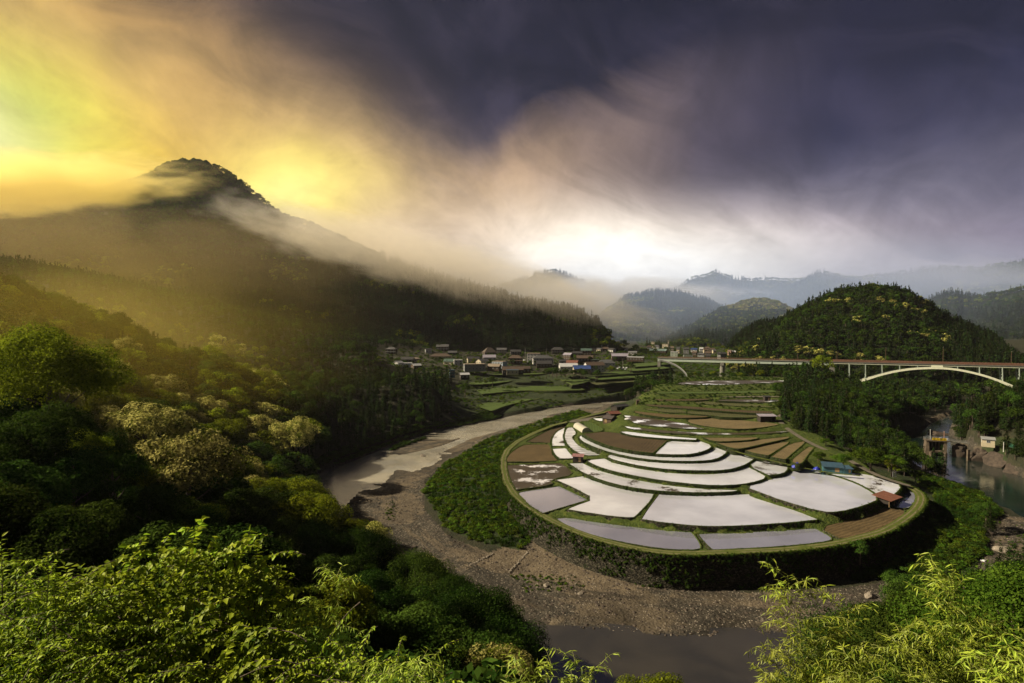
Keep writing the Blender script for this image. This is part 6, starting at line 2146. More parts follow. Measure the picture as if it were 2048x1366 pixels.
cloth_heap('crumpled bright blue tarpaulin heaped against the farm shed', 1229.5, 846, 6.6, 5.4, 2.6, 3)
cloth_heap('crumpled blue tarpaulin heap at the foot of the brown stepped fields', 1593, 934, 5.4, 3.6, 2.3, 5)
cloth_heap('smaller blue tarpaulin heap left of the long blue shed', 1633.5, 941, 4.6, 3.3, 1.8, 6)
cloth_heap('pale sheet lying in front of the farm sheds', 1231, 851, 6.2, 1.5, .9, 8, 'white_item', 'sheet', 'sheet')
cloth_heap('white plastic sheet draped on a rack right of the farm sheds', 1256, 840, 9.4, 4.6, 1.6, 9, 'white_item', 'sheet', 'sheet')
cloth_heap('orange red cover bundled beside the blue tarpaulin', 1223.5, 846.5, 6.6, 1.8, 1.2, 10, 'roof_orange', 'cover', 'cover')


def boards(label, px, py, z, n, sx, sz, gap, mat, name, part, cat, tilt=0.0, rz=0.0):
    root = thing(name, label, cat, Pz(px, py, z), rz)
    mb = MB(); mb.box((0, 0, sz / 2 + .5), (sx, .06, sz)); me = mb.mesh(part, MATS[mat])
    pm = MB(); pm.box((0, .06, .3), (.08, .06, sz + .9)); pe = pm.mesh('post', MATS['steel'])
    for k in range(n):
        link(part, me, root, (k * gap, 0, 0)); link('post', pe, root, (k * gap, 0, 0))
    return root
boards('pair of narrow white notice boards beside the shade tree', 1786.5, 957, 3.6, 2, .55, 2.2, .9, 'white_item', 'notice_board', 'board', 'sign')

# ------------------------------------------------------------------ vehicles
def car(label, P, rz, mat, name='parked_car', cat='car', group=None):
    root = thing(name, label, cat, P, rz, group)
    mb = MB()
    prof = [(-2.1, .35), (2.1, .35), (2.12, .85), (1.2, .98), (.7, 1.42), (-1.1, 1.46), (-1.75, 1.0), (-2.12, .9)]
    vs = [(x, -.82, z) for x, z in prof] + [(x, .82, z) for x, z in prof]
    k = len(prof)
    mb.add(vs, [tuple(range(k)), tuple(range(k, 2 * k))[::-1]] + [(i, i + k, (i + 1) % k + k, (i + 1) % k) for i in range(k)])
    mb.build('body', MATS[mat], root)
    g = MB(); g.box((-.2, 0, 1.18), (1.7, 1.67, .36), taper=.85); g.build('window', MATS['glass'], root)
    wm = bpy.data.meshes.get('wheel_std')
    if wm is None:
        w = MB(); w.tube([(0, -.1, 0), (0, .1, 0)], [.32, .32], 10); wm = w.mesh('wheel_std', MATS['tyre'])
    for x in (-1.3, 1.3):
        for y in (-.76, .76): link('wheel', wm, root, (x, y, .32))
    return root
for X, Y, m_, lab in ((1330, 535, 'car_white', 'white car at the left end of the village car park'), (1362, 520, 'car_silver', 'silver car at the back of the village car park'), (1395, 545, 'car_dark', 'dark car at the front of the village car park'),
                      (1412, 522, 'car_white', 'white car in the back row of the village car park, right of the silver one'), (1440, 545, 'car_silver', 'silver car at the front right of the village car park'), (1455, 525, 'car_white', 'white car at the right end of the village car park'), (60, 420, 'car_white', 'white car parked below the white three storey building')):
    px, py = v2(X, Y)
    car(lab, Pz(px, py, vz(py)), random.uniform(-.3, .3) + 1.2, m_)


def lorry(label, P, rz, mat, cab):
    root = thing('lorry', label, 'lorry', P, rz)
    mb = MB(); mb.box((-1.2, 0, 2.2), (9.5, 2.4, 2.9)); mb.build('cargo_box', MATS[mat], root)
    mb = MB(); mb.box((4.9, 0, 1.6), (2.2, 2.3, 2.3), taper=.9); mb.build('cab', MATS[cab], root)
    w = MB(); w.tube([(0, -.15, 0), (0, .15, 0)], [.5, .5], 10); wm = w.mesh('wheel', MATS['tyre'])
    for x in (-4.5, -3.3, 4.6):
        for y in (-1.05, 1.05): link('wheel', wm, root, (x, y, .5))
px, py = v3(980, 462)
lorry('pale green lorry with a blue cab on the far road', Pz(px, py, 17.5), -.1, 'wall_sage', 'wall_blue')


def utility_pole(label, px, py0, py1, z, arms=2, mat='concrete', name='utility_pole', cat='pole', group=None):
    P = Pz(px, py1, z)
    h = (py1 - py0) / F * P.y
    root = thing(name, label, cat, P, -math.atan2(P.x, P.y), group)
    mb = MB(); mb.tube([(0, 0, -.5), (0, 0, h)], [.2, .13], 8); mb.build('pole', MATS[mat], root)
    for k in range(arms):
        a = MB(); a.box((0, 0, h - .6 - k * 1.0), (2.0, .12, .12)); a.build('crossarm', MATS['steel'], root)
    return root
for fn, X, Y0, Y1, lab in ((v1, 1132, 262, 480, 'tall dark utility pole beside the white cube shaped house'), (v2, 70, 240, 420, 'utility pole left of the white three storey building'), (v2, 360, 252, 450, 'utility pole above the large white house'),
                           (v2, 1118, 212, 310, 'left one of the two tall poles behind the village'), (v2, 1200, 208, 310, 'right one of the two tall poles behind the village'), (v2, 1162, 350, 490, 'utility pole beside the broad white house'),
                           (v2, 1403, 385, 530, 'pale lamp pole in the village car park'), (v1, 1985, 190, 330, 'utility pole left of the bright blue village roof'), (v2, 735, 245, 330, 'utility pole above the dark tiled houses')):
    px, p0 = fn(X, Y0); _, p1 = fn(X, Y1)
    utility_pole(lab, px, p0, p1, vz(p1))


# ------------------------------------------------------------------ the bridge
BA, BB = Vector((149, 602, 0)), Vector((419, 489, 0))
BDIR = (BB - BA).normalized(); BN = Vector((BDIR.y, -BDIR.x, 0))
if BN.y > 0: BN = -BN          # towards us
def BP(px, py, off=0.0):
    """point on the bridge's near face (or off metres behind it)"""
    d = pixdir(px, py)
    o = BA - BN * off
    # o + s*BDIR = t*d (plan)
    det = d.x * (-BDIR.y) - d.y * (-BDIR.x)
    t = (o.x * (-BDIR.y) - o.y * (-BDIR.x)) / det
    return Vector((d.x * t, d.y * t, CAM_H + d.z * t))
def BZ(px, z, off=0.0):
    p = BP(px, 700, 0); p = p - BN * off
    return Vector((p.x, p.y, z))


def build_bridge():
    root = thing('road_bridge', 'long pale green road bridge with brown railing and a flat steel arch', 'bridge', BZ(1890, 29))
    o = root.location.copy()
    def L(p): return p - o
    def part(mb, nm, mat): return mb.build(nm, MATS[mat], root)
    x0, x1, x2 = 1316, 1664, 2110
    WD = 7.5
    zt = lambda px: 29.2
    A, M, B = BZ(x0, 29.2), BZ(x1, 29.2), BZ(x2, 29.2)
    mid = -BN * (WD / 2)
    mb = MB(); mb.beam(L(A) + mid, L(B) + mid, WD + .6, .45); part(mb, 'deck', 'concrete')
    for off in (.5, WD - .5):
        mb = MB(); mb.beam(L(A) - BN * off - Vector((0, 0, 1.75)), L(M) - BN * off - Vector((0, 0, 1.75)), .5, 3.0)
        mb.beam(L(A) - BN * off - Vector((0, 0, .4)) + BN * .2, L(M) - BN * off - Vector((0, 0, .4)) + BN * .2, .9, .22); part(mb, 'girder', 'bridge_green')
        mb = MB(); mb.beam(L(M) - BN * off - Vector((0, 0, .95)), L(B) - BN * off - Vector((0, 0, .95)), .45, 1.3); part(mb, 'girder', 'bridge_cream')
    # railings: posts, rails and brown panels, both sides
    for side, off in ((1, .0), (0, WD)):
        a, b = L(A) - BN * off, L(B) - BN * off
        n = int((b - a).length / 2.0)
        mb = MB()
        split = (L(M) - L(A)).length / (b - a).length
        for k in range(n + 1):
            p = a.lerp(b, k / n)
            mb.box((p.x, p.y, p.z + .85), (.22, .22, 1.3), rz=math.atan2(BDIR.y, BDIR.x))
        for h in (.55, 1.0, 1.4):
            mb.beam(a + Vector((0, 0, h)), b + Vector((0, 0, h)), .10, .14)
        part(mb, 'railing', 'rail_brown')
        mb = MB()
        for k in range(int(n * split), n):
            p, q = a.lerp(b, (k + .06) / n), a.lerp(b, (k + .94) / n)
            mb.beam(p + Vector((0, 0, 1.15)) + BN * .12, q + Vector((0, 0, 1.15)) + BN * .12, .06, 1.7)
        tag(part(mb, 'railing_panels', 'rail_brown'), kind='stuff')
    # arch ribs
    low = [(1700, 773), (1717, 766.4), (1740, 758.3), (1763, 751), (1797, 743.2), (1831, 739), (1872, 737.6), (1909, 740), (1945, 747), (1980, 756.6), (2018, 771), (2045, 784)]
    base = [BP(*q) for q in low]
    base = chaikin(base, n=2)
    for off in (.5, WD - .5):
        mb = MB()
        pts = [L(p) - BN * off for p in base]
        for p, q in zip(pts[:-1], pts[1:]): mb.beam(p + Vector((0, 0, .8)), q + (q - p) * .04 + Vector((0, 0, .8)), .9, 1.7)
        part(mb, 'arch_rib', 'bridge_cream')
    mb = MB()
    for p in base[3::4]: mb.beam(L(p) - BN * .8 + Vector((0, 0, .8)), L(p) - BN * (WD - .8) + Vector((0, 0, .8)), .35, .35)
    part(mb, 'rib_bracing', 'bridge_green')
    mb = MB(); a, b = BZ(1864, 28.1), BZ(1887, 28.1)
    for off in (.5, WD - .5): mb.beam(L(a) - BN * off - Vector((0, 0, .8)), L(b) - BN * off - Vector((0, 0, .8)), .97, 2.0)
    part(mb, 'crown_plate', 'bridge_cream')
    # columns standing on the arch and at its foot
    for px, pyb in ((1699, 768), (1731.5, 760), (1764.6, 749), (1800, 742), (1836, 738.5), (1916, 741), (1959.8, 750), (2006, 765), (2040, 780)):
        foot = BP(px, pyb); top = BZ(px, 28.0)
        for off in (.5, WD - .5):
            mb = MB(); mb.beam(L(foot) - BN * off, L(top) - BN * off, .55 if px != 1699 else .8, .55 if px != 1699 else .8, up=BDIR); part(mb, 'column', 'bridge_green')
        H = top.z - foot.z
        if H > 4:
            mb = MB(); n = max(1, int(H / 5))
            for k in range(n):
                z0, z1 = foot.z + H * k / n, foot.z + H * (k + 1) / n
                p0 = L(Vector((foot.x, foot.y, z0))); p1 = L(Vector((foot.x, foot.y, z1)))
                mb.beam(p0 - BN * .5, p1 - BN * (WD - .5), .2, .2); mb.beam(p1 - BN * .6, p0 - BN * (WD - .4), .2, .2); mb.beam(p1 - BN * .5, p1 - BN * (WD - .5), .28, .28)
            part(mb, 'column_bracing', 'bridge_green')
    # piers and abutments
    for px, z0, wd in ((1665, 2, 3.0),):
        mb = MB(); p = BZ(px, 14.0, WD / 2); mb.box(tuple(L(Vector((p.x, p.y, 12.8)))), (4.0, WD, 29.6), rz=math.atan2(BDIR.y, BDIR.x)); part(mb, 'pier', 'concrete')
    p = BZ(1444.5, 0, WD / 2)
    mb = MB(); mb.tube([L(Vector((p.x, p.y, 2))), L(Vector((p.x, p.y, 23.3)))], [2.3, 2.3], 20)
    mb.box(tuple(L(Vector((p.x, p.y, 24.8)))), (3.4, WD + 3.0, 3.0), rz=math.atan2(BDIR.y, BDIR.x)); part(mb, 'round_pier', 'concrete')
    mb = MB(); p = BZ(1318, 24, WD / 2); mb.box(tuple(L(Vector((p.x, p.y, 24.5)))), (3, WD - 1, 8.4), rz=math.atan2(BDIR.y, BDIR.x)); part(mb, 'abutment', 'concrete')
    # lamp posts stand on the deck but are things of their own
    for px, p0, lab in ((1674, 706, 'lamp post on the bridge just right of the bushy tree'), (1771.7, 696, 'lamp post on the bridge above the left half of the arch'), (1886.6, 694, 'lamp post on the bridge above the crown of the arch'), (2023, 703, 'lamp post on the bridge at the right end of the arch'), (1595, 708, 'small lamp post on the bridge left of the bushy tree')):
        q = BP(px, p0, WD); b = BZ(px, 29.5, WD)
        h = q.z - b.z
        r = thing('lamp_post', lab, 'lamp post', (q.x, q.y, 29.43))
        mb = MB(); mb.tube([(0, 0, 0), (0, 0, h)], [.14, .09], 6); mb.build('pole', MATS['rail_brown'], r)
        mb = MB(); mb.beam((0, 0, h), tuple(BN * 1.4 + Vector((0, 0, h + .3))), .12, .12); mb.box(tuple(BN * 1.6 + Vector((0, 0, h + .28))), (.5, .5, .16)); mb.build('lamp_head', MATS['steel'], r)


build_bridge()


def side_arch():
    """slim curved rib of the old footbridge dropping from the left abutment to the river bank"""
    q = [(1318, 718.4), (1331, 721.2), (1344.5, 726), (1353, 730), (1360.6, 735), (1368, 741.5), (1373.7, 749), (1376.5, 757), (1378, 765)]
    P = [BP(a, b, -4) for a, b in q]
    P = chaikin(P, n=1)
    o = P[0].copy()
    root = thing('curved_rib', 'slim curved white edged rib dropping from the left end of the bridge', 'arch', o)
    mb = MB()
    for a, b in zip(P[:-1], P[1:]): mb.beam(a - o, b - o + (b - a) * .05, .5, .55, up=BN)
    mb.build('white_edge', MATS['wall_white'], root)
    mb = MB()
    for a, b in zip(P[:-1], P[1:]):
        dn = Vector((-.5, 0, -1.5))
        mb.beam(a - o + dn * .6 - BN * .8, b - o + dn * .6 - BN * .8 + (b - a) * .05, 1.2, 1.1, up=BN)
    mb.build('web', MATS['wall_grey'], root)
side_arch()

# ------------------------------------------------------------------ intake tower and bank on the right river
def dm(X, Y): return 1830 + X / 9.394, 840 + Y / 9.394


def build_gate():
    zw = RIV - .1
    L0 = Pz(1850.5, 911.5, zw); R0 = Pz(1895, 914.5, zw)
    root = thing('sluice_gate', 'weathered concrete sluice gate with a railed walkway and a yellow warning board', 'sluice gate', L0)
    ang = math.atan2(R0.y - L0.y, R0.x - L0.x)
    root.rotation_euler = (0, 0, ang)
    w = (R0 - L0).length
    H = 9.4
    def P(mb, n, m): return mb.build(n, MATS[m], root)
    mb = MB()
    mb.add([(-.4, -.6, -1.5), (2.0, -.6, -1.5), (2.0, 5.2, -1.5), (-.4, 5.2, -1.5), (.5, 0, H - 1.0), (1.6, 0, H - 1.0), (1.6, 4.6, H - 1.0), (.5, 4.6, H - 1.0)],
           [(3, 2, 1, 0), (4, 5, 6, 7), (0, 1, 5, 4), (1, 2, 6, 5), (2, 3, 7, 6), (3, 0, 4, 7)]); P(mb, 'pier', 'stained_concrete')
    mb = MB(); mb.tube([(2.6, .0, -1.5), (2.6, .0, 2.6)], [.9, .9], 14); P(mb, 'round_pier', 'stained_concrete')
    mb = MB(); mb.tube([(w - 1.0, .0, -1.5), (w - 1.0, .0, 2.6)], [.9, .9], 14); mb.box((w - 1.0, 2.4, 4.0), (1.5, 4.4, 8.8)); P(mb, 'pier', 'stained_concrete')
    mb = MB(); mb.box((w / 2 + .5, 2.2, 2.9), (w - 2, 4.6, .5)); mb.box((w / 2 + .6, .3, 2.45), (w - 3.4, .5, .5)); P(mb, 'sill_beam', 'stained_concrete')
    mb = MB(); mb.box((w / 2 + .4, 4.4, 3.4), (w - 3, .4, 10.4)); P(mb, 'back_wall', 'wall_dark')
    for x in (3.6, 5.4, 7.0, 8.6):
        mb = MB(); mb.box((x, 2.6, 5.4), (.5, .5, 5.2)); P(mb, 'stem_guide', 'stained_concrete')
    mb = MB(); mb.box((w / 2 + .3, 2.3, H - .8), (w + .6, 5.2, .5)); P(mb, 'top_slab', 'stained_concrete')
    # walkway running to the right bank
    mb = MB(); mb.beam((w, 2.2, H - .7), (w + 10.5, 3.4, H - 1.6), 1.9, .35); P(mb, 'walkway', 'concrete')
    mb = MB()
    def rail(a, b, n):
        a, b = Vector(a), Vector(b)
        for k in range(n + 1):
            p = a.lerp(b, k / n); mb.box((p.x, p.y, p.z + .55), (.08, .08, 1.1))
        for h in (.55, 1.1): mb.beam(a + Vector((0, 0, h)), b + Vector((0, 0, h)), .07, .07)
    rail((.1, -.2, H - .55), (w + .3, -.2, H - .55), 9); rail((.1, 4.7, H - .55), (w + .3, 4.7, H - .55), 9); rail((.1, -.2, H - .55), (.1, 4.7, H - .55), 4)
    rail((w + .3, 1.3, H - .55), (w + 10.5, 2.5, H - 1.45), 9); rail((w + .3, 3.1, H - .55), (w + 10.5, 4.3, H - 1.45), 9)
    P(mb, 'railing', 'steel')
    # things on the slab
    for x, lab, hh, mt in ((2.9, 'left pole with a round lamp on the sluice gate', 5.2, 'wall_white'), (w - 1.0, 'right rusty pole on the sluice gate', 4.6, 'wall_pink')):
        M = Matrix.Translation(L0) @ Matrix.Rotation(ang, 4, 'Z')
        q = M @ Vector((x, 3.0, H - .55))
        r = thing('lamp_pole', lab, 'pole', q, ang)
        b = MB(); b.tube([(0, 0, 0), (0, 0, hh)], [.12, .12], 6); b.build('pole', MATS[mt], r)
        b = MB(); b.tube([(0, 0, hh), (0, 0, hh + .4)], [.22, .12], 8); b.build('lamp', MATS[mt], r)
    M = Matrix.Translation(L0) @ Matrix.Rotation(ang, 4, 'Z')
    q = M @ Vector((6.3, -.42, H + .35))
    r = thing('warning_sign', 'yellow warning board with black characters on the sluice gate railing', 'sign', q, ang)
    b = MB(); b.box((0, 0, 0), (6.6, .1, 1.35)); b.build('board', MATS['sign_yellow'], r)
    for k, ch in enumerate('立入禁止'):
        cu = bpy.data.curves.new('character', 'FONT'); cu.body = ch; cu.size = 1.35; cu.extrude = .02; cu.align_x = 'CENTER'; cu.align_y = 'CENTER'
        cu.materials.append(MATS['ink'])
        t0 = bpy.data.objects.new('character', cu); COL.objects.link(t0)
        dg = bpy.context.evaluated_depsgraph_get()
        me = bpy.data.meshes.new_from_object(t0.evaluated_get(dg)); bpy.data.objects.remove(t0)
        t = link('character', me, r, (-2.35 + k * 1.6, -.075, 0)); t.rotation_euler = (math.pi / 2, 0, 0)
    for x, lab in ((7.0, 'white box on top of the warning board'), (10.1, 'white box at the right end of the warning board')):
        q = M @ Vector((x, .5, H - .55)); b = MB(); b.box((0, 0, .75), (.8, .5, 1.5)); b.box((0, 0, 1.55), (.95, .65, .12))
        tag(b.build('control_box', MATS['white_item'], None, False, q, ang), lab, 'box')


build_gate()
# ------------------------------------------------------------------ rocks, stones, timber
def rock_mesh(name, r, seed, sub=3, flat=.65, mat='rock', rough=.35):
    import bmesh
    bm = bmesh.new(); bmesh.ops.create_icosphere(bm, subdivisions=sub, radius=1.0)
    co = np.array([v.co for v in bm.verts])
    n = fbm(co[:, 0] * 1.3 + seed * 5, co[:, 1] * 1.3 + co[:, 2] * 1.7, 4, seed)
    # a few flat cleavage faces
    rng = np.random.default_rng(seed)
    k = 1 + n * rough * 2
    for _ in range(7):
        d = rng.normal(size=3); d /= np.linalg.norm(d)
        dd = co @ d
        lim = rng.uniform(.55, .85)
        k = np.where(dd * k > lim, lim / np.maximum(dd, .1), k)
    for v, s in zip(bm.verts, k): v.co = Vector((v.co.x * s * r, v.co.y * s * r, v.co.z * s * r * flat))
    me = bpy.data.meshes.new(name); bm.to_mesh(me); bm.free()
    me.materials.append(MATS[mat])
    return me


for px, py, z, r, mt, lab in [(1740, 1192, RIV + .6, 1.7, 'pale_rock', 'pale rounded boulder on the gravel below the retaining wall'), (2003, 1098, RIV + .6, 2.5, 'pale_rock', 'largest boulder, pale and angular, among the stones at the right'),
                              (1030, 1234, RIV + .4, .75, 'pale_rock', 'left one of two small pale rocks by the pool edge'), (1040, 1233, RIV + .4, .6, 'pale_rock', 'right one of two small pale rocks by the pool edge'),
                              (1092, 1171, RIV + .5, .85, 'pale_rock', 'whitish rock in the weeds below the silt flat'), (828, 1094, RIV + .4, 1.1, 'rock', 'dark flat rock on the open gravel'), (846, 911, RIV + .2, 1.6, 'pale_rock', 'low pale rock in the river shallows'),
                              (1968, 1121, RIV + .5, .9, 'white_item', 'small whitish stone near the right edge of the gravel'), (1160, 1186, RIV + .4, .8, 'pale_rock', 'pale stone at the foot of the weedy bar'), (1775, 1169, RIV + .5, .8, 'rock', 'small dark rock under the foot of the scrub slope'),
                              (1980, 1066, RIV + 1, 1.6, 'rock', 'black hollow rock on the right gravel bank')]:
    P = Pz(px, py, z); P.z -= r * .15
    me = rock_mesh('boulder', r, int(px), 3, mat=mt)
    tag(link('boulder', me, None, P, random.uniform(0, 6)), lab, 'rock')

# stones over the gravel
st = on_ground(16000, [(590, 950), (2200, 900), (2200, 1300), (1500, 1320), (1000, 1260), (640, 1060)], (110, 420), reject=lambda P: (P[:, 2] > RIV + 2.6) | (P[:, 2] < RIV - .1) | inside(Z_SCRUB_L, project(P)))
gq = inside(Z_GRAVEL, project(np.column_stack([st[:, :2], np.full(len(st), RIV)])))
st = st[gq]
for k, (mt, a, b) in enumerate([('rock', .12, .42), ('pale_rock', .10, .36), ('rock', .3, .8)]):
    me = rock_mesh('stone', 1.0, 70 + k, 1, mat=mt)
    sub = st[k::3] if k < 2 else st[2::14]
    scrub('river_stones', 'loose stones strewn over the river gravel', sub, [me], a, b, .7, cat='stones', single=('stone', ['smallest brown', 'small pale', 'larger brown'][k] + ' loose stone lying on the river gravel', 'stone'))
# weeds on the gravel
for poly, n, lab in (([(1020, 1150), (1160, 1150), (1170, 1180), (1050, 1185)], 220, 'weedy bar below the silt flat'), ([(768, 1002), (790, 1002), (795, 1040), (772, 1040)], 40, 'small green islet of weeds on the gravel'), ([(1840, 1000), (1990, 1010), (2010, 1050), (1880, 1040)], 260, 'bushes at the right end of the gravel'),
                     ([(1980, 1060), (2100, 1040), (2100, 1130), (2010, 1120)], 120, 'thin weeds between the stones at the right')):
    P = on_ground(n, poly, (110, 460))
    if len(P) > 6: scrub('weeds', lab, P, [BUSH[0], TALL[0]], .3, .75, .8, single=('weed', 'weed on the ' + ('open gravel' if px else ''), 'weed'), cat='weeds')
# silt flat kerb: two broken lines of laid stones
def stone_row(label, a, b, n, z):
    A, B = Pz(*a, z), Pz(*b, z)
    root = thing('stone_row', label, 'stones', A)
    me = rock_mesh('stone', .38, 91, 1, mat='pale_rock')
    for k in range(n):
        p = A.lerp(B, (k + random.uniform(-.3, .3)) / n) - A
        link('stone', me, root, (p.x + random.uniform(-.3, .3), p.y + random.uniform(-.4, .4), 0), random.uniform(0, 6), random.uniform(.6, 1.3))
stone_row('broken line of laid stones crossing the silt flat', (1058, 1102), (1018, 1145), 40, RIV + .4)
stone_row('short line of laid stones beside the silt patch', (985, 1108), (930, 1135), 34, RIV + .4)


def plank_pile(label, px, py, z, n, L, w, gap, rz, mat, name):
    root = thing(name, label, 'planks', Pz(px, py, z), rz)
    mb = MB(); mb.box((0, 0, .1), (L, w, .12)); me = mb.mesh('plank', MATS[mat])
    for k in range(n): link('plank', me, root, (random.uniform(-.2, .2), k * gap, random.uniform(0, .08)), random.uniform(-.03, .03))
plank_pile('three pale planks laid side by side on the gravel at the right', 1995, 1138, RIV + .9, 3, 2.6, .35, 1.0, rad(-32), 'pale_rock', 'plank_stack')
def duckboard():
    A, B = Pz(1951, 1160, RIV + .8), Pz(1979, 1153, RIV + .8)
    root = thing('duckboard', 'long orange brown board walk lying on the gravel at the lower right', 'boards', A, math.atan2(B.y - A.y, B.x - A.x))
    L = (B - A).length
    mb = MB(); mb.box((0, 0, .12), (L / 6 - .06, 1.3, .1)); me = mb.mesh('board', MATS['timber'])
    for k in range(6): link('board', me, root, (L * (k + .5) / 6, 0, .02 * (k % 2)))
    b = MB(); b.box((0, 0, .35), (.8, .7, .9), taper=.8); b.box((0, 0, .85), (.7, .6, .1))
    tag(b.build('crate', MATS['tarp_blue'], None, False, Pz(1972, 1158, RIV + .8)), 'dark blue crate beside the board walk', 'crate')
duckboard()

# rock outcrop and slope beside the sluice
def outcrop(label, px, py, z, r, seed, flat, rz=0.0, name='rock_outcrop'):
    me = rock_mesh(name, r, seed, 4, flat, 'rock', .5)
    tag(link(name, me, None, Pz(px, py, z), rz), label, 'rock')
outcrop('steep brown rock carrying the walkway right of the sluice gate', 1916, 914, RIV - .5, 4.6, 5, 1.5, 0)
outcrop('dark bulging rock under the walkway end', 1955, 920, RIV, 5.0, 8, 1.1, 1)
outcrop('layered rock bank at the right edge above the water', 1992, 930, RIV, 7.0, 12, .8, 2)
outcrop('layered rock bank furthest right above the water', 2040, 945, RIV, 7.5, 15, .7, 2.6)
outcrop('low grey rock shelf upstream of the sluice gate', 1880, 868, RIV, 6.0, 18, .35, .4)
outcrop('long grey rock shelf at the far side of the right river', 1800, 883, RIV, 7.0, 21, .25, .2)
outcrop('pale rock shelf below the bridge bend', 1925, 838, RIV, 9.0, 24, .25, .9)
outcrop('pinkish rock ledge below the bridge arch', 1950, 822, RIV, 9.0, 27, .25, .6)
outcrop('dark rock nose at the left bank of the river', 1002, 826, RIV, 4.0, 30, .8, .3)
outcrop('rock ledge at the left river bank below the cedars', 790, 882, RIV, 5.0, 33, .5, .3)
P = Pz(1936, 921, RIV)
mb = MB(); mb.box((0, 0, 2.2), (1.1, 1.1, 7.4)); tag(mb.build('support_pillar', MATS['stained_concrete'], None, False, P), 'square concrete pillar under the walkway beside the sluice gate', 'pillar')
hP = Pz(1976, 888, .8)
h_ = house('small white pump house with a lean-to roof on the grassy shelf beyond the sluice', hP, 5.4, 3.6, 1, 'lean', 'wall_grey', 'wall_cream', -.6, 'hut', 'pump_house', 1, fh=2.7)
utility_pole('short white post on the grassy shelf right of the pump house', 2007, 884, 902, 0, 0, 'wall_white', 'marker_post', 'post')


def net_fence():
    A, B = Pz(2008, 888, .5), Pz(2046, 905, .5)
    root = thing('net_fence', 'green net fence on the grassy shelf at the right edge', 'fence', A)
    n = 8
    pm = MB(); pm.box((0, 0, .9), (.08, .08, 2.0)); pe = pm.mesh('post', MATS['fence_green'])
    for k in range(n + 1):
        p = A.lerp(B, k / n) - A; link('post', pe, root, p)
    mb = MB(); d = B - A
    for h in np.arange(.1, 1.9, .22): mb.beam((0, 0, h), d + Vector((0, 0, h)), .03, .03)
    for k in range(60):
        p = d * (k / 60); mb.beam(p, p + Vector((0, 0, 1.8)), .03, .03)
    mb.build('netting', MATS['fence_green'], root)
net_fence()
# road at the right of the neck, and the lane along the brown steps
def lane(name, pts, w, mat):
    P = chaikin([Pz(*p) for p in pts], n=2); P = open_dens(P, 2)
    N = normals2(P, False); rows = []
    for p, n in zip(P, N):
        for u in np.linspace(-.5, .5, 5): rows.append((p.x + n.x * w * u, p.y + n.y * w * u, p.z + .12 - abs(u) * .06))
    m = len(P); i, j = np.meshgrid(np.arange(m - 1), np.arange(4), indexing='ij'); a = (i * 5 + j).ravel()
    me = mesh_np(name, rows, np.stack([a, a + 1, a + 6, a + 5], 1), MATS[mat], True)
    if me.polygons[0].normal.z < 0: me.flip_normals()
    tag(link(name, me), kind='structure')
lane('road', [(1565, 809, 13.6), (1558, 817, 12.9), (1556, 830, 11.9), (1560, 845, 10.5), (1580, 862, 9.2), (1612, 882, 8.0), (1650, 900, 6.9), (1690, 915, 5.6), (1740, 945, 4.6), (1785, 962, 4.2), (1820, 972, 3.6)], 2.6, 'dirt_road')
lane('path', [(1398, 876, 7.9), (1440, 893, 7.4), (1500, 912, 6.9), (1560, 925, 6.4), (1600, 935, 5.4), (1660, 946, 4.6), (1720, 952, 4.4)], 1.6, 'track')


# ------------------------------------------------------------------ single trees that stand out
def hero(label, px, pyb, D, sc, key, mt, vi=0, name=None, cat='tree', zoff=0.0, base=None):
    P = Pd(px, pyb, D)
    pr = PROTO[key]; vs = [v for v in pr['var'] if v[2] == mt]
    z = base if base is not None else float(ground_z([P.x], [P.y])[0]) - .3
    kn = name or KIND[mt][0]
    return tree_at(vs[vi % len(vs)][0], vs[vi % len(vs)][1], kn, label, cat, None, P.x, P.y, z + zoff, sc, random.uniform(0, 6))


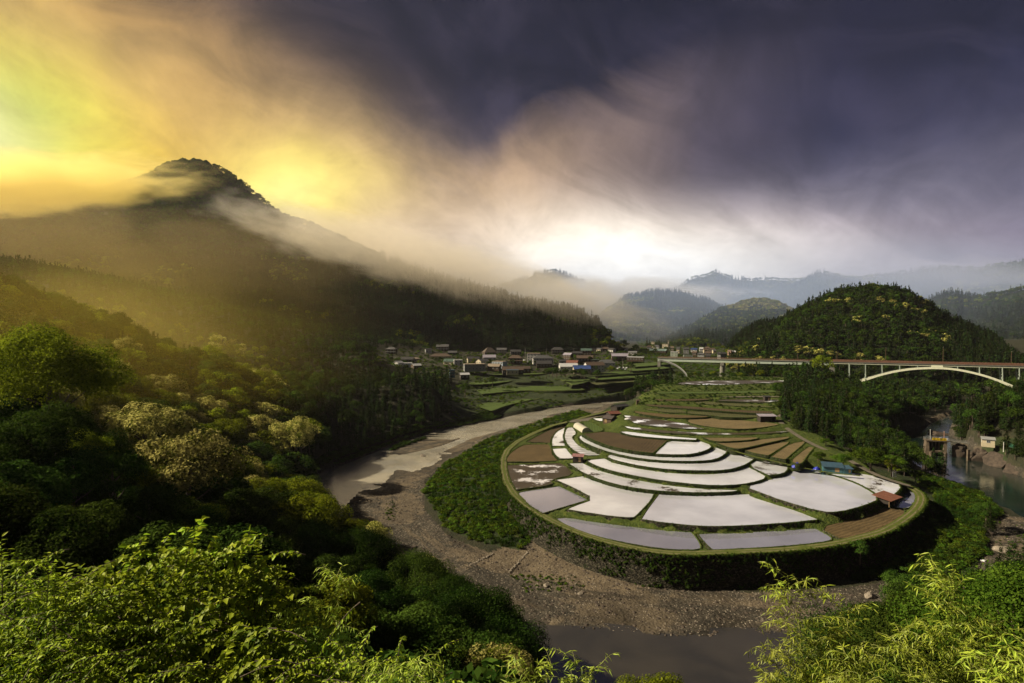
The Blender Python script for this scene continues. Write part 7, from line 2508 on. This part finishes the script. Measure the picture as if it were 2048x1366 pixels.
add_proto('broad_close', ['oak_leaf', 'fresh_leaf', 'shaded_leaf', 'spring_leaf'], 10, [crown_broad(4.6, 7.8, 2.4, 70, 420, 0.16, 71)], _tb)
add_proto('shade', ['spring_leaf'], 9, [crown_broad(5.6, 5.8, 2.6, 34, 190, 0.34, 81, flat=.7)], _tb)
HEROES = [
    # label, px, py of the crown top, distance, proto, material
    ('great fresh green tree catching the golden light at the left edge', 95, 655, 92, 'broad_close', 'fresh_leaf'),
    ('tall fresh green tree crowding the left edge behind the great one', -70, 680, 104, 'broad_close', 'fresh_leaf'),
    ('big golden blossoming tree with a broad crown in the middle of the left slope', 375, 856, 128, 'broad_near', 'bloom_leaf'),
    ('golden blossoming tree above the biggest blossoming one', 290, 800, 150, 'broad_near', 'bloom_leaf'),
    ('rounded bright green tree standing alone in the lower left', 150, 930, 78, 'broad_close', 'fresh_leaf'),
    ('blossoming tree low on the left slope above the river', 590, 832, 262, 'broad_near', 'bloom_leaf'),
    ('rounded dark tree right above the gravel, lower left', 560, 985, 150, 'broad_near', 'oak_leaf'),
    ('dark tree right of the bamboo plume, lower left', 640, 1045, 128, 'broad_close', 'shaded_leaf'),
    ('tree at the gravel edge left of the little side channel', 715, 1062, 128, 'broad_close', 'shaded_leaf'),
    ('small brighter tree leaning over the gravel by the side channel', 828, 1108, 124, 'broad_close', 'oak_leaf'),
    ('dark tree behind the plume of pale bamboo', 740, 1150, 108, 'broad_close', 'shaded_leaf'),
    ('dark tree in front of the side channel', 905, 1158, 114, 'broad_close', 'shaded_leaf'),
    ('largest dark tree beside the brown pool', 955, 1172, 104, 'broad_close', 'shaded_leaf'),
    ('dark tree leaning towards the pool edge', 1010, 1235, 98, 'broad_close', 'shaded_leaf'),
    ('low dark tree below the largest one by the pool', 885, 1262, 88, 'broad_close', 'shaded_leaf'),
    ('domed green tree behind the bamboo at the lower right', 1740, 1212, 60, 'broad_close', 'oak_leaf'),
    ('fresh green tree with spreading sprays at the right edge', 2035, 1132, 46, 'broad_close', 'spring_leaf'),
    ('dark green tree between the bamboo and the right edge', 1900, 1190, 52, 'broad_close', 'oak_leaf'),
]
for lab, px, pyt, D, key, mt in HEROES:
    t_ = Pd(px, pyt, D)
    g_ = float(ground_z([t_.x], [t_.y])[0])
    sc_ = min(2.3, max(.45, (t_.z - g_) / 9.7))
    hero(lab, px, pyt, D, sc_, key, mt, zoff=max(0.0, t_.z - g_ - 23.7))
for lab, px, py, z, sc, key, mt in [
    ('broad shade tree with a spreading fresh green crown beside the blue shed', 1745, 948, 3.4, 1.35, 'shade', 'spring_leaf'),
    ('lower fresh green tree left of the broad shade tree', 1690, 936, 4.2, .75, 'shade', 'spring_leaf'),
    ('round bush like tree above the lane, left of the blue shed', 1640, 925, 5.5, .6, 'shade', 'spring_leaf'),
    ('small green tree beside the upper lane bend', 1655, 895, 6.5, .55, 'shade', 'spring_leaf'),
    ('right hand tree of the shade tree group, overhanging the river', 1788, 945, 2.5, .95, 'shade', 'spring_leaf'),
    ('sprawling dark tree rooted in the retaining wall at its right end', 1728, 1120, -4, .62, 'broad_mid', 'oak_leaf'),
    ('small sprig like tree poking over the track edge in front', 1592, 1118, -2.5, .3, 'broad_mid', 'oak_leaf'),
    ('bushy tree hiding the joint of the bridge', 1645, 757, 15, 2.15, 'broad_mid', 'fresh_leaf'),
    ('darker tree left of the bushy one at the bridge joint', 1612, 757, 14, 1.5, 'broad_mid', 'oak_leaf'),
    ('round green tree on the terraces below the village', 985, 772, 5, .95, 'broad_mid', 'oak_leaf'),
    ('dark tree at the left end of the village terraces', 930, 790, 3, 1.1, 'broad_mid', 'oak_leaf'),
    ('tree in front of the cream hall with the blue roof', 1190, 744, 13.5, .8, 'broad_mid', 'oak_leaf'),
    ('tree left of the village car park', 1222, 745, 13.5, .75, 'broad_mid', 'fresh_leaf'),
    ('dark tree right of the village car park', 1262, 742, 14, 1.0, 'broad_mid', 'oak_leaf'),
    ('large bushy tree left of the far valley opening', 1248, 700, 22, 1.7, 'broad_mid', 'oak_leaf'),
    ('second bushy tree left of the far valley opening', 1272, 704, 21, 1.2, 'broad_mid', 'oak_leaf'),
    ('dark evergreen on the neck beside the old footbridge rib', 1343, 772, 16.5, .75, 'cedar_mid', 'cedar_leaf'),
]:
    P = Pz(px, py, z)
    hero(lab, px, 700, P.y, sc, key, mt, base=z - .3)
# trees of the neck and the tree belt behind the highest paddy, and garden trees of the village
def belt(group, label, pts, n, s0, s1, mats, key='broad_mid', jit=(6, 4)):
    for k in range(n):
        t = (k + random.random()) / n * (len(pts) - 1)
        i = min(int(t), len(pts) - 2); f = t - i
        a, b = pts[i], pts[i + 1]
        px = a[0] + (b[0] - a[0]) * f; py = a[1] + (b[1] - a[1]) * f; z = a[2] + (b[2] - a[2]) * f
        P = Pz(px, py, z)
        P.x += random.uniform(-jit[0], jit[0]); P.y += random.uniform(-jit[1], jit[1])
        z = max(z, float(ground_z([P.x], [P.y])[0])) if 'upper road' not in label and 'highest' not in label and 'neck' not in label else z
        mt = random.choice(mats)
        kk = 'cedar_mid' if mt == 'cedar_leaf' else key
        vs = [v for v in PROTO[kk]['var'] if v[2] == mt]; v = random.choice(vs)
        sc = random.uniform(s0, s1)
        sz = 'smaller ' if sc < s0 + (s1 - s0) / 3 else 'larger ' if sc > s1 - (s1 - s0) / 3 else ''
        tree_at(v[0], v[1], KIND[mt][0], f'{sz}{KIND[mt][2]} {label}', 'tree', f'{sz}{KIND[mt][2]}s {group}', P.x, P.y, z - .5, sc, random.uniform(0, 6))
belt('on the neck', 'on the neck above the river bend', [(1262, 800, 9), (1275, 788, 11), (1290, 782, 12.5), (1320, 772, 15), (1355, 762, 16.5)], 20, .5, .85, ['oak_leaf', 'oak_leaf', 'oak_leaf', 'cedar_leaf'])
belt('behind the highest paddy', 'in the belt behind the highest muddy paddy', [(1380, 757, 16.5), (1440, 757, 15.5), (1500, 756, 15), (1560, 754, 14.5)], 30, .45, .75, ['oak_leaf', 'oak_leaf', 'fresh_leaf'], jit=(8, 9))
belt('along the front of the village', 'along the front of the village', [(1095, 752, 11), (1130, 750, 11), (1165, 752, 11), (1190, 756, 10)], 16, .55, .95, ['oak_leaf'], jit=(6, 8))
belt('at the village foot of the mountain', 'where the village meets the wooded mountain', [(770, 700, 25), (850, 697, 25), (950, 697, 25), (1050, 696, 25), (1150, 695, 25), (1240, 694, 25)], 26, .6, 1.1, ['oak_leaf', 'oak_leaf', 'fresh_leaf', 'cedar_leaf'], jit=(8, 12))
belt('between the village houses', 'between the village houses', [(770, 735, 18), (790, 726, 18.5), (900, 726, 18.5), (1000, 726, 18.5), (1100, 724, 18.8), (1200, 720, 19.5), (1280, 714, 20)], 60, .25, .62, ['oak_leaf', 'fresh_leaf', 'oak_leaf'], jit=(8, 40))
belt('in the far village', 'in the far village', [(1290, 702, 19), (1350, 697, 20), (1420, 695, 20), (1470, 700, 19)], 30, .5, 1.0, ['fresh_leaf', 'oak_leaf'], key='broad_far', jit=(15, 90))

belt('along the upper road', 'in the dark grove right of the upper road', [(1572, 790, 13.5), (1580, 825, 11.0), (1592, 846, 9.2), (1615, 866, 7.6), (1645, 872, 6.0)], 34, .8, 1.1, ['cedar_leaf', 'cedar_leaf', 'cedar_leaf', 'oak_leaf'], jit=(5, 9))
belt('behind the upper road', 'at the back of the grove right of the upper road', [(1600, 800, 10), (1625, 820, 8), (1650, 845, 6), (1700, 860, 3)], 30, .8, 1.15, ['cedar_leaf', 'oak_leaf'], jit=(7, 12))
belt('below the shade tree', 'on the bank below the broad shade tree', [(1700, 912, 2), (1760, 925, 1), (1800, 945, 0), (1826, 960, -.5)], 16, .3, .55, ['oak_leaf', 'fresh_leaf'], jit=(4, 6))
# ------------------------------------------------------------------ the leaves right in front of the lookout
def leaf_mesh(name, L, W, mat, fold=.18, droop=.12, serr=0):
    V = [(0, 0, 0), (L * .18, W * .36, fold * W), (L * .45, W * .5, fold * W * .9 - droop * L * .2), (L * .8, W * .22, -droop * L * .6), (L, 0, -droop * L),
         (L * .8, -W * .22, -droop * L * .6), (L * .45, -W * .5, fold * W * .9 - droop * L * .2), (L * .18, -W * .36, fold * W), (L * .45, 0, -droop * L * .2)]
    Fc = [(0, 8, 2, 1), (8, 4, 3, 2), (0, 7, 6, 8), (8, 6, 5, 4)]
    me = bpy.data.meshes.new(name); me.from_pydata(V, [], Fc); me.materials.append(MATS[mat]); me.update()
    return me


def leaf_mass(P, X, N, S, L, W, fold=.18, droop=.12):
    """many leaves as one array; P base, X direction, N up side, S size"""
    X = X / (np.linalg.norm(X, axis=1, keepdims=True) + 1e-9)
    Y = np.cross(N, X); Y /= (np.linalg.norm(Y, axis=1, keepdims=True) + 1e-9)
    Z = np.cross(X, Y)
    T = np.array([(0, 0, 0), (L * .3, W * .5, fold * W), (L, 0, -droop * L), (L * .3, -W * .5, fold * W), (L * .4, 0, -droop * L * .2)])
    V = P[:, None] + S[:, None, None] * (T[None, :, 0:1] * X[:, None] + T[None, :, 1:2] * Y[:, None] + T[None, :, 2:3] * Z[:, None])
    n = len(P)
    Fc = np.array([(0, 4, 1), (4, 2, 1), (0, 3, 4), (4, 3, 2)])
    Fc = (np.arange(n)[:, None, None] * 5 + Fc[None]).reshape(-1, 3)
    return V.reshape(-1, 3), Fc


def mat3(X, N):
    X = Vector(X).normalized(); Y = Vector(N).cross(X)
    if Y.length < 1e-3: Y = Vector((0, 1, 0)).cross(X)
    Y.normalize(); Z = X.cross(Y)
    return Matrix((X, Y, Z)).transposed().to_4x4()


def plant(name, label, cat, base, shoots, leaf_dims, leafmat, barkmat, per_m, n_single, seed, rad0=.012, alt=True, hang=.4, size=(.7, 1.25), cluster=1, group=None):
    """shoots: list of polylines (world points). Leaves sit alternately along them."""
    rng = np.random.default_rng(seed)
    root = thing(name, label, cat, base, group=group)
    o = np.array(base)
    mb = MB()
    LP, LX, LN, LS = [], [], [], []
    for pts in shoots:
        P = [Vector(p) for p in pts]
        P = chaikin(P, n=1)
        Ln = sum((P[i + 1] - P[i]).length for i in range(len(P) - 1))
        r0 = rad0 * (0.5 + min(2.5, Ln * .5))
        mb.tube([p - Vector(o) for p in P], [max(.002, r0 * (1 - .9 * i / (len(P) - 1))) for i in range(len(P))], 4, cap=False)
        n = max(3, int(Ln * per_m))
        s = np.concatenate([[0], np.cumsum([(P[i + 1] - P[i]).length for i in range(len(P) - 1)])])
        t = np.linspace(Ln * .08, Ln, n)
        A = np.array([tuple(p) for p in P])
        Q = np.stack([np.interp(t, s, A[:, k]) for k in range(3)], 1)
        Tn = np.gradient(Q, axis=0); Tn /= (np.linalg.norm(Tn, axis=1, keepdims=True) + 1e-9)
        side = np.cross(Tn, np.array([0, 0, 1.0])); side /= (np.linalg.norm(side, axis=1, keepdims=True) + 1e-9)
        for c in range(cluster):
            sg = np.where((np.arange(n) + c) % 2 == 0, 1.0, -1.0)[:, None]
            X = Tn * rng.uniform(.3, .9, (n, 1)) + side * sg * rng.uniform(.5, 1.0, (n, 1)) + rng.normal(size=(n, 3)) * .28
            X[:, 2] -= hang * rng.uniform(.3, 1.4, n)
            Nn = np.array([0, 0, 1.0]) + rng.normal(size=(n, 3)) * .38
            LP.append(Q + rng.normal(size=(n, 3)) * .01); LX.append(X); LN.append(Nn); LS.append(rng.uniform(*size, n))
    mb.build('branches', MATS[barkmat], root, True)
    LP, LX, LN, LS = map(np.concatenate, (LP, LX, LN, LS))
    # the leaves that show largest and highest are single parts, the rest one mass
    q = project(LP)
    vis = (q[:, 0] > -30) & (q[:, 0] < 2080) & (q[:, 1] < 1400)
    score = np.where(vis, (1366 - q[:, 1]) * .02 + F / np.maximum(LP[:, 1], 1) * .05 + rng.random(len(LP)) * 3, -99)
    top = np.argsort(-score)[:n_single]
    lm = leaf_mesh('leaf', leaf_dims[0], leaf_dims[1], leafmat)
    for i in top:
        ob = bpy.data.objects.new('leaf', lm); COL.objects.link(ob); ob.parent = root
        M = mat3(LX[i], LN[i]); M.translation = Vector(LP[i] - o)
        ob.matrix_local = M @ Matrix.Scale(float(LS[i]), 4)
    keep = np.ones(len(LP), bool); keep[top] = False
    V, Fc = leaf_mass(LP[keep] - o, LX[keep], LN[keep], LS[keep], *leaf_dims)
    tag(link('foliage', mesh_np('foliage', V, Fc, MATS[leafmat]), root), kind='stuff')
    return root, len(LP)


def arch(a, b, bow=.25, n=5, rnd=random):
    a, b = Vector(a), Vector(b)
    L = (b - a).length
    out = []
    for i in range(n + 1):
        t = i / n
        p = a.lerp(b, t) + Vector((0, 0, math.sin(t * math.pi) * L * bow * .5)) + Vector((rnd.uniform(-1, 1), rnd.uniform(-1, 1), rnd.uniform(-1, 1))) * L * .02 * (0 < i < n)
        out.append(p)
    return out


def big_leaf_bush(label, outline, D, depth, root_px, n_sh, tips, seed, leaf=(.15, .105), singles=300, per=26, name='mulberry_bush'):
    """a leafy crown whose outline, seen from the lookout, is given in the photograph"""
    rnd = random.Random(seed)
    base = Pd(root_px[0], root_px[1], D)
    base.z = float(ground_z([base.x], [base.y])[0]) - .2
    xs = [p[0] for p in outline]; ys = [p[1] for p in outline]
    shoots = []
    # main limbs
    limbs = []
    for k in range(9):
        px = min(xs) + (max(xs) - min(xs)) * (k + .5) / 9
        top = np.interp(px, xs, ys)
        t = Pd(px, top + 170, D + rnd.uniform(-.4, .4) * depth)
        limbs.append(t)
        shoots.append([base, base.lerp(t, .45) + Vector((0, 0, .4)), t])
    def inner(px, py, d):
        t = Pd(px, py, d)
        return min(limbs, key=lambda q: (q - t).length)
    for k in range(n_sh):
        px = rnd.uniform(min(xs), max(xs))
        top = np.interp(px, xs, ys)
        u = rnd.random() ** .8
        py = top + 12 + u * (1480 - top)
        # the crown bulges towards us lower down
        d = D + depth * (.45 - .9 * u) + rnd.uniform(-.3, .3) * depth
        tip = Pd(px, py, d)
        L = rnd.uniform(.7, 1.5)
        dirv = Vector((rnd.uniform(-1, 1), rnd.uniform(-1.0, .3), rnd.uniform(-.2, 1.0))).normalized()
        a = tip - dirv * L
        shoots.append(arch(a, tip, .35, 4, rnd))
    for px, py in tips:
        tip = Pd(px, py, D)
        src = Pd(px - rnd.uniform(20, 60) if px > 200 else px, py + 130, D + .3)
        shoots.append(arch(src, tip, .10, 6, rnd))
        for j in range(5):
            f = rnd.uniform(.2, .85)
            s0 = src.lerp(tip, f)
            e = s0 + Vector((rnd.uniform(-.5, .7), rnd.uniform(-.4, .4), rnd.uniform(-.05, .3)))
            shoots.append(arch(s0, e, .3, 3, rnd))
    return plant(name, label, 'bush', base, shoots, leaf, 'big_leaf', 'bark', per, singles, seed)


r1, n1 = big_leaf_bush('sunlit bush with large pointed leaves filling the bottom left corner, long shoots on top',
    [(150, 1150), (200, 1125), (262, 1105), (300, 1090), (345, 1085), (385, 1090), (430, 1085), (480, 1090), (520, 1120), (560, 1170), (580, 1250), (600, 1330)],
    12.5, 3.2, (380, 1700), 620, [(405, 1036), (500, 1060), (518, 1090), (335, 1070), (288, 1072), (552, 1150), (430, 1075), (130, 1130), (160, 1132), (480, 1110), (525, 1112)], 5)
r2, n2 = big_leaf_bush('darker large leaved bush at the extreme bottom left edge',
    [(-120, 1130), (-40, 1120), (20, 1105), (60, 1120), (110, 1110), (170, 1160), (230, 1190), (290, 1230)],
    11.5, 3.0, (40, 1650), 420, [(5, 1075), (30, 1100), (95, 1105), (110, 1150)], 6, leaf=(.11, .05), singles=120, name='leafy_bush')
r3, n3 = big_leaf_bush('low leafy bush under the bamboo, bottom left of centre',
    [(560, 1330), (640, 1300), (720, 1290), (780, 1310), (830, 1335), (880, 1366)],
    11.0, 2.0, (700, 1700), 200, [(760, 1300)], 7, leaf=(.10, .045), singles=80, name='leafy_bush')


def bamboo(label, tips, D, root_px, seed, singles=200, spread=1.0, down=340, dens=1.0):
    """a plume of bamboo: arching culm ends with drooping leafy sprays"""
    rnd = random.Random(seed)
    base = Pd(root_px, 1500, D); base.z = float(ground_z([base.x], [base.y])[0]) - .3
    shoots = []
    sc = D / F
    for px, py, lean in tips:
        tip = Pd(px, py, D)
        bot = Pd(px - lean, py + down, D + rnd.uniform(-.3, .3))
        spine = arch(bot, tip, .04, 8, rnd)
        shoots.append([base, base.lerp(bot, .5), bot])
        shoots.append(spine)
        L = (tip - bot).length
        nb = int(25 * dens * L / 3)
        for k in range(nb):
            f = k / nb
            s0 = bot.lerp(tip, f) + Vector((0, 0, math.sin(f * math.pi) * L * .02))
            sgn = 1 if k % 2 else -1
            ln = (1 - f) * .62 * spread * L * .42 + .24
            ln *= rnd.uniform(.7, 1.15)
            e = s0 + Vector((sgn * ln * rnd.uniform(.6, 1.0), rnd.uniform(-.6, .6) * ln, ln * rnd.uniform(.35, .9)))
            br = arch(s0, e, .18, 4, rnd)
            shoots.append(br)
            for j in range(int(3 + ln * 5)):
                g = rnd.uniform(.3, 1)
                q = s0.lerp(e, g)
                e2 = q + Vector((rnd.uniform(-.3, .3) + sgn * .08, rnd.uniform(-.25, .25), rnd.uniform(-.06, .2)))
                shoots.append(arch(q, e2, .3, 2, rnd))
    return plant('bamboo', label, 'bamboo', base, shoots, (.15, .022), 'bamboo_leaf', 'bamboo_culm', 17 * dens, singles, seed, rad0=.006, hang=.55, size=(.6, 1.25), cluster=2)


[bamboo('tall feathery yellow green bamboo, left one of the two at the lower right', [(1575, 1150, -70), (1680, 1205, -10), (1545, 1290, -90), (1640, 1270, -40)], 11.5, 1700, 21, 260, 1.1)[1],
      bamboo('tall feathery yellow green bamboo, right one of the two at the lower right', [(1880, 1142, -90), (1800, 1250, -60), (1960, 1240, -30), (1700, 1290, -30)], 10.5, 1960, 22, 260, 1.1)[1],
      bamboo('pale bamboo plume rising from the middle of the lower left', [(683, 1150, 90), (600, 1220, 20), (660, 1260, 40), (560, 1240, 0)], 12.5, 590, 23, 160, 1.0, 300)[1],
      bamboo('pair of small bamboo tips at the bottom edge under the pool', [(1075, 1330, 10), (1172, 1332, 20)], 9.5, 1100, 24, 60, .8, 200)[1],
      bamboo('small bamboo tip at the bottom edge left of the pool', [(830, 1318, 50), (770, 1340, 10)], 10, 780, 25, 40, .8, 200)[1],
      bamboo('thin bamboo spray arching up from the bottom right corner', [(2040, 1290, -60), (1990, 1330, -100)], 8.0, 2100, 26, 60, .9, 260)[1]]

# undergrowth of our own slope
def slope_bushes():
    x = RNG.uniform(-60, 60, 3000); y = RNG.uniform(15, 60, 3000)
    z = ground_z(x, y); P = np.stack([x, y, z], 1)
    top = project(P + np.array([0, 0, 1.6]))
    open_ = (top[:, 0] > 1040) & (top[:, 0] < 1560) & (top[:, 1] < 1366)
    P = P[~open_ & in_view(P, 300)]
    scrub('undergrowth', 'dark undergrowth on our own slope', P, BUSH_F, 1.0, 2.4, .9, single=('shrub', 'dark shrub on our own slope below the lookout', 'shrub'))
slope_bushes()
